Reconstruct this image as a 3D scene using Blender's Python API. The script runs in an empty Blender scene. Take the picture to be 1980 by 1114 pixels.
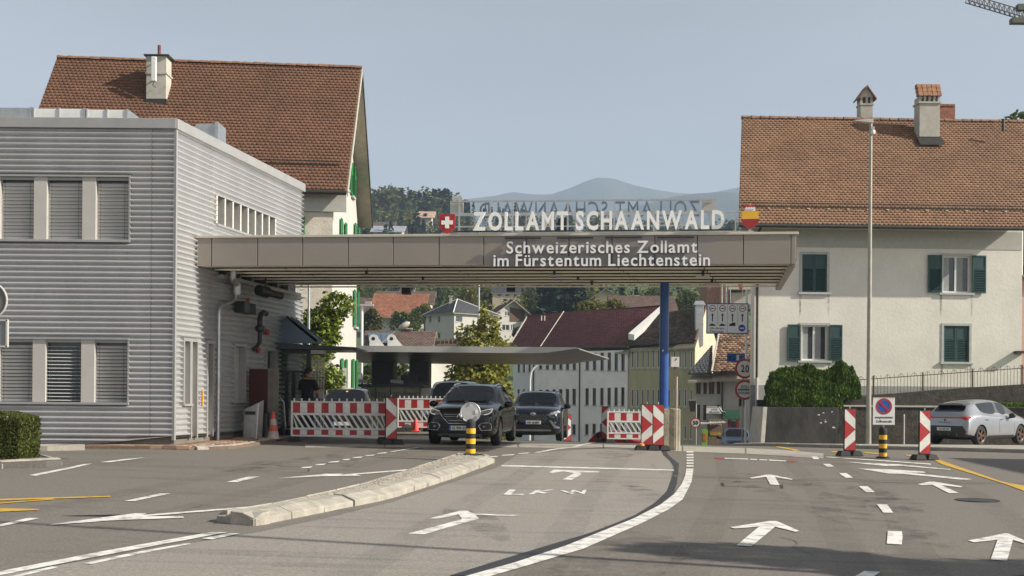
import bpy, bmesh, math, random
import numpy as np
from mathutils import Vector, Matrix
from mathutils.bvhtree import BVHTree

# ------------------------------------------------------------------ camera, sky, sun, exposure
random.seed(7); np.random.seed(7)
SC = bpy.context.scene
COL = SC.collection
R = math.radians
FPX, CPX, CPY, EYE, ROLL = 2300.0, 990.0, 760.0, 1.5, R(.45)   # focal length and principal point for a 1980 px wide frame
cam_d = bpy.data.cameras.new('camera'); cam = bpy.data.objects.new('camera', cam_d); COL.objects.link(cam)
cam_d.sensor_width = 36; cam_d.lens = FPX / 1980 * 36; cam_d.shift_y = (CPY - 557) / 1980
cam_d.clip_start = .1; cam_d.clip_end = 20000
cam.matrix_world = Matrix.Translation((0, 0, EYE)) @ Matrix.Rotation(R(90), 4, 'X') @ Matrix.Rotation(ROLL, 4, 'Z')
SC.camera = cam
SUN_EL, SUN_AZ = R(31), R(14)                                   # from the right, a little behind the camera
SUN_DIR = Vector((math.cos(SUN_EL) * math.cos(SUN_AZ), -math.cos(SUN_EL) * math.sin(SUN_AZ), math.sin(SUN_EL)))
world = bpy.data.worlds.new('World'); SC.world = world; world.use_nodes = True
wn = world.node_tree
sky = wn.nodes.new('ShaderNodeTexSky'); sky.sky_type = 'NISHITA'; sky.sun_disc = False
sky.sun_elevation = SUN_EL; sky.sun_rotation = R(104); sky.altitude = 450
sky.air_density = 1.0; sky.dust_density = 1.6; sky.ozone_density = 1.6
hsv = wn.nodes.new('ShaderNodeHueSaturation'); hsv.inputs['Saturation'].default_value = .22
wn.links.new(sky.outputs[0], hsv.inputs['Color']); 
wtc = wn.nodes.new('ShaderNodeTexCoord'); wmp = wn.nodes.new('ShaderNodeMapping'); wmp.inputs['Scale'].default_value = (1, 1, 4); wno = wn.nodes.new('ShaderNodeTexNoise'); wno.inputs['Scale'].default_value = 2.6; wno.inputs['Detail'].default_value = 5
wmr = wn.nodes.new('ShaderNodeMapRange'); wmr.inputs[1].default_value = .35; wmr.inputs[2].default_value = .68; wmr.inputs[3].default_value = .94; wmr.inputs[4].default_value = 1.10      # faint veil of high cloud
wmx = wn.nodes.new('ShaderNodeMix'); wmx.data_type = 'RGBA'; wmx.blend_type = 'MULTIPLY'; wmx.inputs['Factor'].default_value = 1
for q_, r_ in ((wtc.outputs['Generated'], wmp.inputs[0]), (wmp.outputs[0], wno.inputs[0]), (wno.outputs['Fac'], wmr.inputs[0]), (hsv.outputs[0], wmx.inputs['A']), (wmr.outputs[0], wmx.inputs['B']), (wmx.outputs['Result'], wn.nodes['Background'].inputs[0])): wn.links.new(q_, r_)
wn.nodes['Background'].inputs[1].default_value = .086
sun_d = bpy.data.lights.new('sun', 'SUN'); sun = bpy.data.objects.new('sun', sun_d); COL.objects.link(sun)
sun_d.energy = 5.0; sun_d.angle = R(.5); sun_d.color = (1, .93, .82)
sun.rotation_euler = SUN_DIR.to_track_quat('Z', 'Y').to_euler()
SC.view_settings.view_transform = 'Standard'; SC.view_settings.look = 'None'
SC.view_settings.exposure = .66; SC.view_settings.gamma = 1; SC.view_settings.use_curve_mapping = False
SC.render.engine = 'CYCLES'
SC.cycles.use_denoising = True
try: SC.cycles.denoiser = 'OPENIMAGEDENOISE'
except Exception: pass
SC.cycles.max_bounces = 8; SC.cycles.volume_bounces = 0; SC.cycles.transparent_max_bounces = 12
SC.cycles.sample_clamp_indirect = 6

# ------------------------------------------------------------------ terrain and pixel helpers
_TY = np.array([-60, 14, 20, 25, 29, 33, 39, 45, 52, 60, 68, 85, 105, 125, 150, 190, 240, 330, 450, 600, 700, 900, 1500, 6000.])
_TZ = np.array([0, 0, .02, .08, .15, .12, -.04, -.36, -.85, -1.45, -2.1, -3.0, -3.5, -3.3, -1, 8.6, 15, 28, 52, 86, 88, 40, 0, -20.])
def gz(x, y):
    b = float(np.interp(y, _TY, _TZ))
    t = max(-7.5, min(7.0, x)) * -.02
    k = 1 if y < 60 else max(0, 1 - (y - 60) / 30)
    if y > 130: b *= max(.35, 1 - max(0, x) / (y * .9)) if x > 0 else 1
    return b + t * k
def unroll(x, y):
    dx, dy = x - CPX, CPY - y
    c, s = math.cos(ROLL), math.sin(ROLL)
    return dx * c - dy * s, dx * s + dy * c
def at(x, y, Y):
    u, v = unroll(x, y)
    return Vector((u * Y / FPX, Y, EYE + v * Y / FPX))
def gp(x, y, lift=0.0):
    u, v = unroll(x, y)
    lo, hi, st = 3.0, None, 3.0
    Y = 3.0
    while Y < 400:
        if EYE + v * Y / FPX < gz(u * Y / FPX, Y): hi = Y; break
        lo = Y; Y += .25
    if hi is None: hi = 60
    for _ in range(22):
        m = (lo + hi) / 2
        if EYE + v * m / FPX < gz(u * m / FPX, m): hi = m
        else: lo = m
    X = u * hi / FPX
    return Vector((X, hi, gz(X, hi) + lift))
def sx(px, Y): return (px - CPX) * Y / FPX

# ------------------------------------------------------------------ materials
MATS = {}
def mat(name, col, rough=.7, metal=0.0, var=.12, scale=6.0, bump=0.0, bscale=None, spec=None, emit=None, coat=0.0, attr=None, stretch=(1, 1, 1), fine=0.0, coord='Object', trans=0.0, col2=None):
    if name in MATS: return MATS[name]
    m = bpy.data.materials.new(name); m.use_nodes = True
    nt = m.node_tree; n = nt.nodes; L = nt.links
    b = n['Principled BSDF']; b.inputs['Roughness'].default_value = rough; b.inputs['Metallic'].default_value = metal
    if spec is not None: b.inputs['Specular IOR Level'].default_value = spec
    if coat: b.inputs['Coat Weight'].default_value = coat; b.inputs['Coat Roughness'].default_value = .086
    tc = n.new('ShaderNodeTexCoord'); mp = n.new('ShaderNodeMapping'); mp.inputs['Scale'].default_value = stretch
    L.new(tc.outputs[coord], mp.inputs['Vector'])
    c = tuple(col) + (1,)
    if var > 0 or attr:
        t = n.new('ShaderNodeTexNoise'); t.inputs['Scale'].default_value = scale; t.inputs['Detail'].default_value = 6; t.inputs['Roughness'].default_value = .62
        L.new(mp.outputs[0], t.inputs['Vector'])
        r = n.new('ShaderNodeValToRGB')
        r.color_ramp.elements[0].position = .3; r.color_ramp.elements[1].position = .72
        lo = tuple(max(0, k * (1 - var)) for k in col) + (1,); hi = tuple(min(1, k * (1 + var)) for k in col) + (1,)
        if col2: hi = tuple(col2) + (1,)
        r.color_ramp.elements[0].color = lo; r.color_ramp.elements[1].color = hi
        L.new(t.outputs['Fac'], r.inputs['Fac']); out = r.outputs['Color']
        if attr:
            a = n.new('ShaderNodeAttribute'); a.attribute_name = 'rnd'
            r2 = n.new('ShaderNodeValToRGB'); els = r2.color_ramp.elements
            for i, (p, cc) in enumerate(attr):
                e = els[i] if i < 2 else els.new(p)
                e.position = p; e.color = tuple(cc) + (1,)
            L.new(a.outputs['Fac'], r2.inputs['Fac'])
            mx = n.new('ShaderNodeMix'); mx.data_type = 'RGBA'; mx.blend_type = 'MULTIPLY'; mx.inputs['Factor'].default_value = 1
            L.new(out, mx.inputs['A']); L.new(r2.outputs['Color'], mx.inputs['B']); out = mx.outputs['Result']
        if fine:
            t2 = n.new('ShaderNodeTexNoise'); t2.inputs['Scale'].default_value = scale * 25; t2.inputs['Detail'].default_value = 3
            L.new(mp.outputs[0], t2.inputs['Vector'])
            mr = n.new('ShaderNodeMapRange'); mr.inputs[1].default_value = .3; mr.inputs[2].default_value = .7; mr.inputs[3].default_value = 1 - fine; mr.inputs[4].default_value = 1 + fine
            L.new(t2.outputs['Fac'], mr.inputs[0])
            mx = n.new('ShaderNodeMix'); mx.data_type = 'RGBA'; mx.blend_type = 'MULTIPLY'; mx.inputs['Factor'].default_value = 1
            L.new(out, mx.inputs['A']); L.new(mr.outputs[0], mx.inputs['B']); out = mx.outputs['Result']
        L.new(out, b.inputs['Base Color'])
    else: b.inputs['Base Color'].default_value = c
    if bump:
        t3 = n.new('ShaderNodeTexNoise'); t3.inputs['Scale'].default_value = bscale or scale * 4; t3.inputs['Detail'].default_value = 5
        L.new(mp.outputs[0], t3.inputs['Vector'])
        bp = n.new('ShaderNodeBump'); bp.inputs['Strength'].default_value = bump; bp.inputs['Distance'].default_value = .02
        L.new(t3.outputs['Fac'], bp.inputs['Height']); L.new(bp.outputs[0], b.inputs['Normal'])
    if trans:
        tr = n.new('ShaderNodeBsdfTranslucent'); ms = n.new('ShaderNodeMixShader'); ms.inputs[0].default_value = trans
        if var > 0 or attr: L.new(out, tr.inputs['Color'])
        else: tr.inputs['Color'].default_value = c
        L.new(b.outputs[0], ms.inputs[1]); L.new(tr.outputs[0], ms.inputs[2]); L.new(ms.outputs[0], n['Material Output'].inputs[0])
    if emit: b.inputs['Emission Color'].default_value = tuple(emit[0]) + (1,); b.inputs['Emission Strength'].default_value = emit[1]
    MATS[name] = m
    return m
def glass(name, tint=(.25, .28, .28), rough=.02):
    if name in MATS: return MATS[name]
    m = bpy.data.materials.new(name); m.use_nodes = True; n = m.node_tree.nodes; L = m.node_tree.links
    n.remove(n['Principled BSDF'])
    t = n.new('ShaderNodeBsdfTransparent'); t.inputs[0].default_value = tuple(tint) + (1,)
    g = n.new('ShaderNodeBsdfGlossy'); g.inputs['Roughness'].default_value = rough
    f = n.new('ShaderNodeFresnel'); f.inputs[0].default_value = 1.52
    ms = n.new('ShaderNodeMixShader'); L.new(f.outputs[0], ms.inputs[0]); L.new(t.outputs[0], ms.inputs[1]); L.new(g.outputs[0], ms.inputs[2])
    L.new(ms.outputs[0], n['Material Output'].inputs[0]); MATS[name] = m
    return m

# ------------------------------------------------------------------ mesh builder
def wmat(o):
    m = Matrix.Identity(4)
    while o is not None:
        m = o.matrix_basis @ m; o = o.parent
    return m
class MB:
    def __init__(s): s.v = []; s.f = []; s.m = []
    def add(s, vs, fs, m=0, M=None):
        k = len(s.v)
        if M is not None: vs = [tuple(M @ Vector(p)) for p in vs]
        s.v += [tuple(p) for p in vs]; s.f += [tuple(i + k for i in f) for f in fs]; s.m += [m] * len(fs)
        return s
    def box(s, x0, x1, y0, y1, z0, z1, m=0, M=None):
        vs = [(x, y, z) for z in (z0, z1) for y in (y0, y1) for x in (x0, x1)]
        return s.add(vs, [(0, 2, 3, 1), (4, 5, 7, 6), (0, 1, 5, 4), (2, 6, 7, 3), (0, 4, 6, 2), (1, 3, 7, 5)], m, M)
    def hexa(s, b, t, m=0):                       # four bottom corners, four top corners
        return s.add(list(b) + list(t), [(3, 2, 1, 0), (4, 5, 6, 7), (0, 1, 5, 4), (1, 2, 6, 5), (2, 3, 7, 6), (3, 0, 4, 7)], m)
    def prism(s, pts, o, d, m=0):                 # 3-D polygon pts + thickness vector d
        o = Vector(o); d = Vector(d); n = len(pts)
        a = [Vector(p) + o for p in pts]; b = [p + d for p in a]
        fs = [tuple(range(n)), tuple(reversed(range(n, 2 * n)))] + [(i, i + n, (i + 1) % n + n, (i + 1) % n) for i in range(n)]
        return s.add(a + b, fs, m)
    def tube(s, pts, r, n=8, m=0, cap=True):
        pts = [Vector(p) for p in pts]; N = len(pts)
        rs = r if isinstance(r, (list, tuple)) else [r] * N
        vs = []; up = None
        for i, p in enumerate(pts):
            t = (pts[min(i + 1, N - 1)] - pts[max(i - 1, 0)]).normalized()
            if up is None:
                up = Vector((0, 0, 1)) if abs(t.z) < .9 else Vector((1, 0, 0))
            a = t.cross(up).normalized(); b = a.cross(t).normalized(); up = b
            for k in range(n):
                w = 2 * math.pi * k / n
                vs.append(p + (a * math.cos(w) + b * math.sin(w)) * rs[i])
        fs = [(i * n + k, i * n + (k + 1) % n, (i + 1) * n + (k + 1) % n, (i + 1) * n + k) for i in range(N - 1) for k in range(n)]
        if cap: fs += [tuple(reversed(range(n))), tuple(range((N - 1) * n, N * n))]
        return s.add(vs, fs, m)
    def lathe(s, prof, n=16, m=0, M=None, cap=True):   # (r, z) profile around z
        vs = [(r * math.cos(2 * math.pi * k / n), r * math.sin(2 * math.pi * k / n), z) for r, z in prof for k in range(n)]
        fs = [(i * n + k, i * n + (k + 1) % n, (i + 1) * n + (k + 1) % n, (i + 1) * n + k) for i in range(len(prof) - 1) for k in range(n)]
        if cap: fs += [tuple(reversed(range(n))), tuple(range((len(prof) - 1) * n, len(prof) * n))]
        return s.add(vs, fs, m, M)
    def build(s, name, mats, parent=None, world=False, smooth=None, bevel=0, loc=None):
        me = bpy.data.meshes.new(name)
        vs = s.v
        if world and parent is not None:
            Mi = wmat(parent).inverted(); vs = [tuple(Mi @ Vector(p)) for p in vs]
        me.from_pydata(vs, [], s.f)
        if not isinstance(mats, (list, tuple)): mats = [mats]
        for q in mats: me.materials.append(q)
        if len(mats) > 1: me.polygons.foreach_set('material_index', s.m)
        me.update()
        return link(name, me, parent, smooth, bevel, loc)
def link(name, me, parent=None, smooth=None, bevel=0, loc=None):
    o = bpy.data.objects.new(name, me); COL.objects.link(o); o.parent = parent
    if loc is not None: o.location = loc
    if smooth is not None:
        me.polygons.foreach_set('use_smooth', [True] * len(me.polygons))
        me.set_sharp_from_angle(angle=R(smooth))
    if bevel:
        b = o.modifiers.new('bevel', 'BEVEL'); b.width = bevel; b.segments = 2; b.limit_method = 'ANGLE'; b.angle_limit = R(40)
    return o
def tag(o, label, cat=None, group=None, kind=None):
    if label: o['label'] = label
    if cat: o['category'] = cat
    if group: o['group'] = group
    if kind: o['kind'] = kind
    return o
def thing(name, label, cat, loc=(0, 0, 0), rz=0, group=None):
    o = bpy.data.objects.new(name, None); COL.objects.link(o); o.location = loc; o.rotation_euler = (0, 0, rz); o.empty_display_size = .2
    o.matrix_basis = Matrix.Translation(loc) @ Matrix.Rotation(rz, 4, 'Z')
    return tag(o, label, cat, group)
def clone(root, loc, rz=0, label=None, parent=None):
    c = root.copy(); COL.objects.link(c); c.location = loc; c.rotation_euler = (0, 0, rz); c.parent = parent
    if label: c['label'] = label
    for ch in list(root.children):
        d = ch.copy(); COL.objects.link(d); d.parent = c
        for g in list(ch.children):
            e = g.copy(); COL.objects.link(e); e.parent = d
    return c
def dup(o, loc=None, M=None, parent=None):
    c = o.copy(); COL.objects.link(c)
    if parent is not None: c.parent = parent
    if M is not None: c.matrix_basis = M
    elif loc is not None: c.location = loc
    return c
def quads_mesh(name, V, Q, rnd, m, parent=None, world=False):
    """big numpy mesh: V (n,3), Q (k,4), rnd per face -> point attribute"""
    me = bpy.data.meshes.new(name)
    if world and parent is not None:
        Mi = np.array(wmat(parent).inverted()); V = V @ Mi[:3, :3].T + Mi[:3, 3]
    k = Q.shape[1]
    me.vertices.add(len(V)); me.vertices.foreach_set('co', V.astype(np.float32).ravel())
    me.loops.add(Q.size); me.loops.foreach_set('vertex_index', Q.astype(np.int32).ravel())
    me.polygons.add(len(Q)); me.polygons.foreach_set('loop_start', np.arange(0, Q.size, k, dtype=np.int32))
    a = me.attributes.new('rnd', 'FLOAT', 'FACE'); a.data.foreach_set('value', rnd.astype(np.float32))
    me.materials.append(m); me.update(calc_edges=True); me.validate()
    return link(name, me, parent)

# ------------------------------------------------------------------ lettering
_GL = {}
def glyph(ch, weight=0.0):
    """outline of a character, cap height 1, flat mesh in x/z, left edge at 0"""
    if (ch, weight) in _GL: return _GL[(ch, weight)]
    cu = bpy.data.curves.new('g', 'FONT'); cu.body = ch; cu.size = 1; cu.offset = weight; cu.resolution_u = 3; cu.fill_mode = 'FRONT'
    ob = bpy.data.objects.new('g', cu); COL.objects.link(ob)
    dg = bpy.context.evaluated_depsgraph_get(); me = bpy.data.meshes.new_from_object(ob.evaluated_get(dg))
    vs = [(v.co.x, v.co.y) for v in me.vertices]; fs = [tuple(p.vertices) for p in me.polygons]
    bpy.data.objects.remove(ob); bpy.data.curves.remove(cu); bpy.data.meshes.remove(me)
    _GL[(ch, weight)] = (vs, fs)
    return vs, fs
_h = glyph('H'); CAP = max(v[1] for v in _h[0]) - min(v[1] for v in _h[0])
def layout(text, cap, width=None, weight=0.0, gap=.16, space=.42):
    """list of (char, verts (x,z), faces); scaled to cap height and, if given, to the total width"""
    x = 0; out = []
    for ch in text:
        if ch == ' ': x += space; continue
        vs, fs = glyph(ch, weight)
        x0 = min(v[0] for v in vs) / CAP; x1 = max(v[0] for v in vs) / CAP
        out.append([ch, [(v[0] / CAP - x0 + x, v[1] / CAP) for v in vs], fs]); x += x1 - x0 + gap
    tot = x - gap; kx = cap if width is None else width / tot
    for o in out: o[1] = [(a * kx, b * cap) for a, b in o[1]]
    return out, tot * kx
def solid(vs2, fs, depth, place):
    """extrude a flat glyph: place(x, z, d) -> 3-D; faces: 0 front, 1 sides/back"""
    n = len(vs2); mb = MB()
    front = [place(a, b, 0) for a, b in vs2]; back = [place(a, b, depth) for a, b in vs2]
    mb.add(front + back, list(fs), 0)
    cnt = {}
    for f in fs:
        for i in range(len(f)):
            e = (f[i], f[(i + 1) % len(f)]); cnt[e] = 1
    for (a, b) in cnt:
        if (b, a) not in cnt: mb.f.append((b, a, a + n, b + n)); mb.m.append(1)
    for f in fs: mb.f.append(tuple(i + n for i in reversed(f))); mb.m.append(1)
    return mb
def print_text(text, parent, place, cap, x, z, m, width=None, weight=0.01, name='lettering', align='c', gap=.14):
    """flat print as one part, 2 mm thick: place(x, z, d)"""
    ls, w = layout(text, cap, width, weight, gap)
    ox = x - (w / 2 if align == 'c' else 0)
    mb = MB()
    for ch, vs, fs in ls:
        q = solid([(a + ox, b + z) for a, b in vs], fs, .003, place); mb.add(q.v, q.f)
    return mb.build(name, m, parent)

# ------------------------------------------------------------------ palette
def worn_paint(name, col, lo=.33, hi=.52):
    m = mat(name, col, .6, var=.1, scale=9, fine=.12); n = m.node_tree.nodes; L = m.node_tree.links; b = n['Principled BSDF']; src = b.inputs['Base Color'].links[0].from_socket
    tc = n.new('ShaderNodeTexCoord'); t = n.new('ShaderNodeTexNoise'); t.inputs['Scale'].default_value = 5; t.inputs['Detail'].default_value = 12; t.inputs['Roughness'].default_value = .75; L.new(tc.outputs['Object'], t.inputs[0])
    r = n.new('ShaderNodeMapRange'); r.inputs[1].default_value = lo; r.inputs[2].default_value = hi; L.new(t.outputs['Fac'], r.inputs[0])
    mx = n.new('ShaderNodeMix'); mx.data_type = 'RGBA'; mx.inputs['A'].default_value = (.15, .135, .115, 1); L.new(r.outputs[0], mx.inputs['Factor']); L.new(src, mx.inputs['B']); L.new(mx.outputs['Result'], b.inputs['Base Color']); return m
M_paint = worn_paint('road_paint_white', (.70, .685, .64))
M_yel = worn_paint('road_paint_yellow', (.56, .34, .03), .30, .48)
M_redp = mat('road_paint_red', (.42, .03, .03), .6, var=.2, scale=9)
M_tar = mat('tar_seam', (.028, .028, .030), .45, var=.3, scale=20, bump=.3)
M_conc = mat('pale_concrete', (.33, .305, .255), .85, var=.22, scale=3, fine=.12, bump=.25)
M_kerb = mat('granite_kerb', (.33, .305, .255), .8, var=.28, scale=4, fine=.18, bump=.35, bscale=30)
M_gravel = mat('gravel_top', (.34, .31, .26), .95, var=.3, scale=40, fine=.35, bump=.9, bscale=90)
M_grass = mat('meadow', (.085, .125, .035), .9, var=.4, scale=.08, fine=.3)
M_white = mat('white_plaster', (.50, .48, .435), .85, var=.08, scale=1.2, fine=.06, bump=.25, bscale=14)
M_cream = mat('cream_plaster', (.68, .65, .575), .88, var=.08, scale=.7, fine=.05, bump=.3, bscale=9)
M_black = mat('black_rubber', (.018, .018, .018), .75, var=.2, scale=8)
M_dark = mat('dark_frame', (.02, .021, .024), .4, var=.15, scale=5)
M_steel = mat('galvanised_steel', (.52, .53, .53), .42, metal=.85, var=.15, scale=7)
M_whitemetal = mat('white_enamel', (.72, .72, .70), .45, var=.08, scale=6)
M_red = mat('traffic_red', (.38, .026, .028), .5, var=.25, scale=7, fine=.08)
M_refl = mat('reflective_white', (.66, .65, .61), .45, var=.16, scale=6, fine=.06)
M_yb = mat('traffic_yellow', (.80, .42, .02), .42, var=.08, scale=8)
M_bluesign = mat('sign_blue', (.02, .09, .36), .4, var=.06, scale=6)
M_blk = mat('print_black', (.015, .015, .016), .5, var=0)
M_glassd = mat('dark_window_glass', (.035, .045, .05), .06, var=.35, scale=1.5, spec=.8)

def asphalt(name, lo, mid, hi, streak=(.25, 1.6, 1)):
    m = bpy.data.materials.new(name); m.use_nodes = True; n = m.node_tree.nodes; L = m.node_tree.links
    b = n['Principled BSDF']; b.inputs['Roughness'].default_value = .82
    tc = n.new('ShaderNodeTexCoord')
    def noise(sc, stretch, det=6, ro=.6):
        mp = n.new('ShaderNodeMapping'); mp.inputs['Scale'].default_value = stretch; L.new(tc.outputs['Object'], mp.inputs[0])
        t = n.new('ShaderNodeTexNoise'); t.inputs['Scale'].default_value = sc; t.inputs['Detail'].default_value = det; t.inputs['Roughness'].default_value = ro
        L.new(mp.outputs[0], t.inputs[0]); return t.outputs['Fac']
    def math_(op, a, b_):
        q = n.new('ShaderNodeMath'); q.operation = op
        for i, z in enumerate((a, b_)):
            if isinstance(z, (int, float)): q.inputs[i].default_value = z
            else: L.new(z, q.inputs[i])
        return q.outputs[0]
    a = math_('MULTIPLY', noise(.22, (1, 1, 1)), .45); c = math_('MULTIPLY', noise(1.3, streak, 5), .42); d = math_('MULTIPLY', noise(38, (1, 1, 1), 4, .8), .34)
    f = math_('ADD', math_('ADD', a, c), d)
    r = n.new('ShaderNodeValToRGB'); e = r.color_ramp.elements
    e[0].position = .42; e[0].color = lo + (1,); e[1].position = .58; e[1].color = hi + (1,)
    q = e.new(.5); q.color = mid + (1,)
    L.new(f, r.inputs[0])
    # fine cracks and pale grit
    v = n.new('ShaderNodeTexVoronoi'); v.inputs['Scale'].default_value = 26; L.new(tc.outputs['Object'], v.inputs['Vector'])
    g = n.new('ShaderNodeMapRange'); g.inputs[1].default_value = .02; g.inputs[2].default_value = .09; g.inputs[3].default_value = 1.35; g.inputs[4].default_value = 1
    L.new(v.outputs['Distance'], g.inputs[0])
    mx = n.new('ShaderNodeMix'); mx.data_type = 'RGBA'; mx.blend_type = 'MULTIPLY'; mx.inputs['Factor'].default_value = .8
    L.new(r.outputs[0], mx.inputs['A']); L.new(g.outputs[0], mx.inputs['B']); L.new(mx.outputs['Result'], b.inputs['Base Color'])
    g2 = n.new('ShaderNodeMapRange'); g2.inputs[1].default_value = .34; g2.inputs[2].default_value = .66; g2.inputs[3].default_value = .72; g2.inputs[4].default_value = 1.28; L.new(noise(34, (1, 1, 1), 2, .9), g2.inputs[0])
    m2 = n.new('ShaderNodeMix'); m2.data_type = 'RGBA'; m2.blend_type = 'MULTIPLY'; m2.inputs['Factor'].default_value = 1; L.new(mx.outputs['Result'], m2.inputs['A']); L.new(g2.outputs[0], m2.inputs['B']); L.new(m2.outputs['Result'], b.inputs['Base Color'])
    bp = n.new('ShaderNodeBump'); bp.inputs['Strength'].default_value = .35; bp.inputs['Distance'].default_value = .01
    L.new(noise(120, (1, 1, 1), 3), bp.inputs['Height']); L.new(bp.outputs[0], b.inputs['Normal'])
    MATS[name] = m
    return m
M_asph = asphalt('asphalt', (.080, .072, .062), (.114, .102, .087), (.152, .136, .116))
M_asph2 = asphalt('old_pale_asphalt', (.105, .095, .088), (.178, .161, .143), (.24, .218, .192), (.12, 2.6, 1))
M_asph3 = asphalt('new_dark_asphalt', (.060, .056, .052), (.080, .074, .068), (.10, .093, .085))

# ------------------------------------------------------------------ ground and road sheets
def sheet(name, xs, ys, lift, m, parent=None, zf=gz):
    V = [(x, y, zf(x, y) + lift) for y in ys for x in xs]; nx = len(xs)
    mb = MB(); mb.add(V, [(j * nx + i, j * nx + i + 1, (j + 1) * nx + i + 1, (j + 1) * nx + i) for j in range(len(ys) - 1) for i in range(nx - 1)])
    return mb.build(name, m, parent, smooth=60)
gx = sorted(set([-4200, -2500, -1500, -900, -600, -400, -280, -200, -150, -110, -80, -60, -40, -30, -20, -12, -7.5, -4, 0, 4, 7, 12, 20, 30, 45, 60, 80, 110, 150, 200, 280, 400, 600, 900, 1500, 2500, 4200]))
gy = sorted(set(list(_TY.astype(int)) + [0, 60, 95, 115, 137, 165, 177, 205, 220, 260, 290, 370, 410, 500, 550, 650, 800, 1100, 2500, 4200]))
ground = tag(sheet('ground', gx, gy, -.03, M_grass), 'green meadow and hillside behind the houses', kind='structure')
road = tag(sheet('road', [i * .5 for i in range(-60, 81)], list(range(-20, 106)), 0, M_asph), 'grey asphalt road leading to the customs canopy', kind='structure')

def flat_poly(name, pts, m, lift, parent, thick=0.0, seg=.6):
    """polygon on the terrain from world (x, y) points"""
    bm = bmesh.new(); vs = [bm.verts.new((p[0], p[1], 0)) for p in pts]
    f = bm.faces.new(vs); f.normal_update()
    if f.normal.z < 0 or sum((pts[i][0] * pts[(i + 1) % len(pts)][1] - pts[(i + 1) % len(pts)][0] * pts[i][1]) for i in range(len(pts))) < 0: f.normal_flip()
    bmesh.ops.triangulate(bm, faces=bm.faces[:])
    for _ in range(6):
        es = [e for e in bm.edges if e.calc_length() > seg]
        if not es or len(bm.faces) > 6000: break
        bmesh.ops.subdivide_edges(bm, edges=es, cuts=1); bmesh.ops.triangulate(bm, faces=bm.faces[:])
    if thick:
        r = bmesh.ops.extrude_face_region(bm, geom=bm.faces[:])
        top = set(v for v in r['geom'] if isinstance(v, bmesh.types.BMVert))
        for v in bm.verts: v.co.z = gz(v.co.x, v.co.y) + (lift + thick if v in top else lift - .05)
    else:
        for v in bm.verts: v.co.z = gz(v.co.x, v.co.y) + lift
    bmesh.ops.recalc_face_normals(bm, faces=bm.faces[:])
    if not thick:
        for f in bm.faces:
            if f.normal.z < 0: f.normal_flip()
    me = bpy.data.meshes.new(name); bm.to_mesh(me); bm.free(); me.materials.append(m)
    return link(name, me, parent)
def Z3(pts, ox, oy, k=3.0): return [(ox + a / k, oy + b / k) for a, b in pts]
def mark(name, pts, m=None, lift=.009, seg=.6): return flat_poly(name, [gp(*p)[:2] for p in pts], m or M_paint, lift, road, seg=seg)

# old pale lane between the island and the curved line, tar seam, concrete channel
flat_poly('pale_lane_surface', [gp(*p)[:2] for p in [(0, 1113), (300, 1063), (505, 1029), (650, 998), (760, 971), (862, 937), (962, 904), (1000, 880), (1170, 868), (1282, 870), (1300, 900), (1296, 945), (1240, 995), (1120, 1050), (970, 1090), (870, 1114), (860, 1300), (-300, 1300)]], M_asph2, .004, road)
tar = flat_poly('tar_seam', [gp(*p)[:2] for p in Z3([(630, 762), (860, 690), (1180, 592), (1450, 512), (1700, 412), (1830, 332), (1888, 270), (1908, 215), (1925, 170), (1932, 125), (1900, 90), (1868, 62), (1850, 30), (1880, 30), (1892, 55), (1925, 85), (1958, 110), (1955, 160), (1946, 225), (1928, 285), (1848, 348), (1700, 430), (1500, 508), (1300, 591), (1000, 694), (745, 764)], 660, 860)], M_tar, .006, road)
for i, (xa, xb, t0, t1, b0, b1) in enumerate([(590, 742, 860, 859, 866, 866), (745, 1000, 859, 858.5, 866, 866), (1003, 1165, 858.5, 860, 866, 867.5), (1168, 1318, 860, 863, 867.5, 873.5), (1321, 1440, 863, 867, 873.5, 878), (1443, 1592, 867, 877, 878, 887)]):
    flat_poly('channel_slab', [gp(*p)[:2] for p in [(xa, t0), (xb, t1), (xb, b1), (xa, b0)]], M_conc, .007, road)
flat_poly('new_surface', [gp(*p)[:2] for p in [(592, 859), (1000, 857.5), (1320, 861), (1430, 857), (1250, 852), (900, 850), (600, 853)]], M_asph3, .004, road)

# lane markings, right-hand lanes
o5 = (1320, 820)
for k in ([(812, 233), (853, 233), (880, 250), (838, 250)], [(906, 287), (950, 287), (988, 314), (944, 314)], [(1021, 363), (1072, 363), (1115, 398), (1064, 398)],
          [(1126, 468), (1186, 470), (1222, 518), (1163, 517)], [(1190, 624), (1272, 626), (1276, 662), (1270, 703), (1184, 699)], [(1052, 858), (1150, 862), (1000, 960), (880, 960)]):
    mark('lane_dash', Z3(k, *o5))
for k in ([(388, 314), (490, 296), (512, 296), (640, 321), (632, 326), (536, 310), (562, 356), (508, 354), (484, 309), (400, 319)],
          [(277, 602), (505, 566), (545, 566), (676, 624), (655, 629), (536, 600), (400, 713), (312, 708), (443, 599), (298, 611)],
          [(1362, 352), (1430, 337), (1460, 337), (1622, 364), (1615, 370), (1500, 357), (1600, 402), (1545, 404), (1450, 355), (1385, 358)],
          [(1656, 680), (1870, 638), (1890, 640), (2010, 690), (1985, 697), (1916, 676), (1882, 797), (1786, 792), (1826, 676), (1690, 690)],
          [(942, 222), (1180, 233), (1260, 236), (1550, 264), (1556, 269), (1260, 244), (1180, 246)],
          [(1015, 260), (1200, 265), (1400, 278), (1410, 286), (1310, 284), (1680, 322), (1640, 328), (1270, 291), (1200, 290)]):
    mark('lane_arrow', Z3(k, *o5))
mark('stop_line', Z3([(830, 190), (1100, 208), (1440, 232), (1440, 238), (1100, 213), (830, 194)], *o5))
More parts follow.
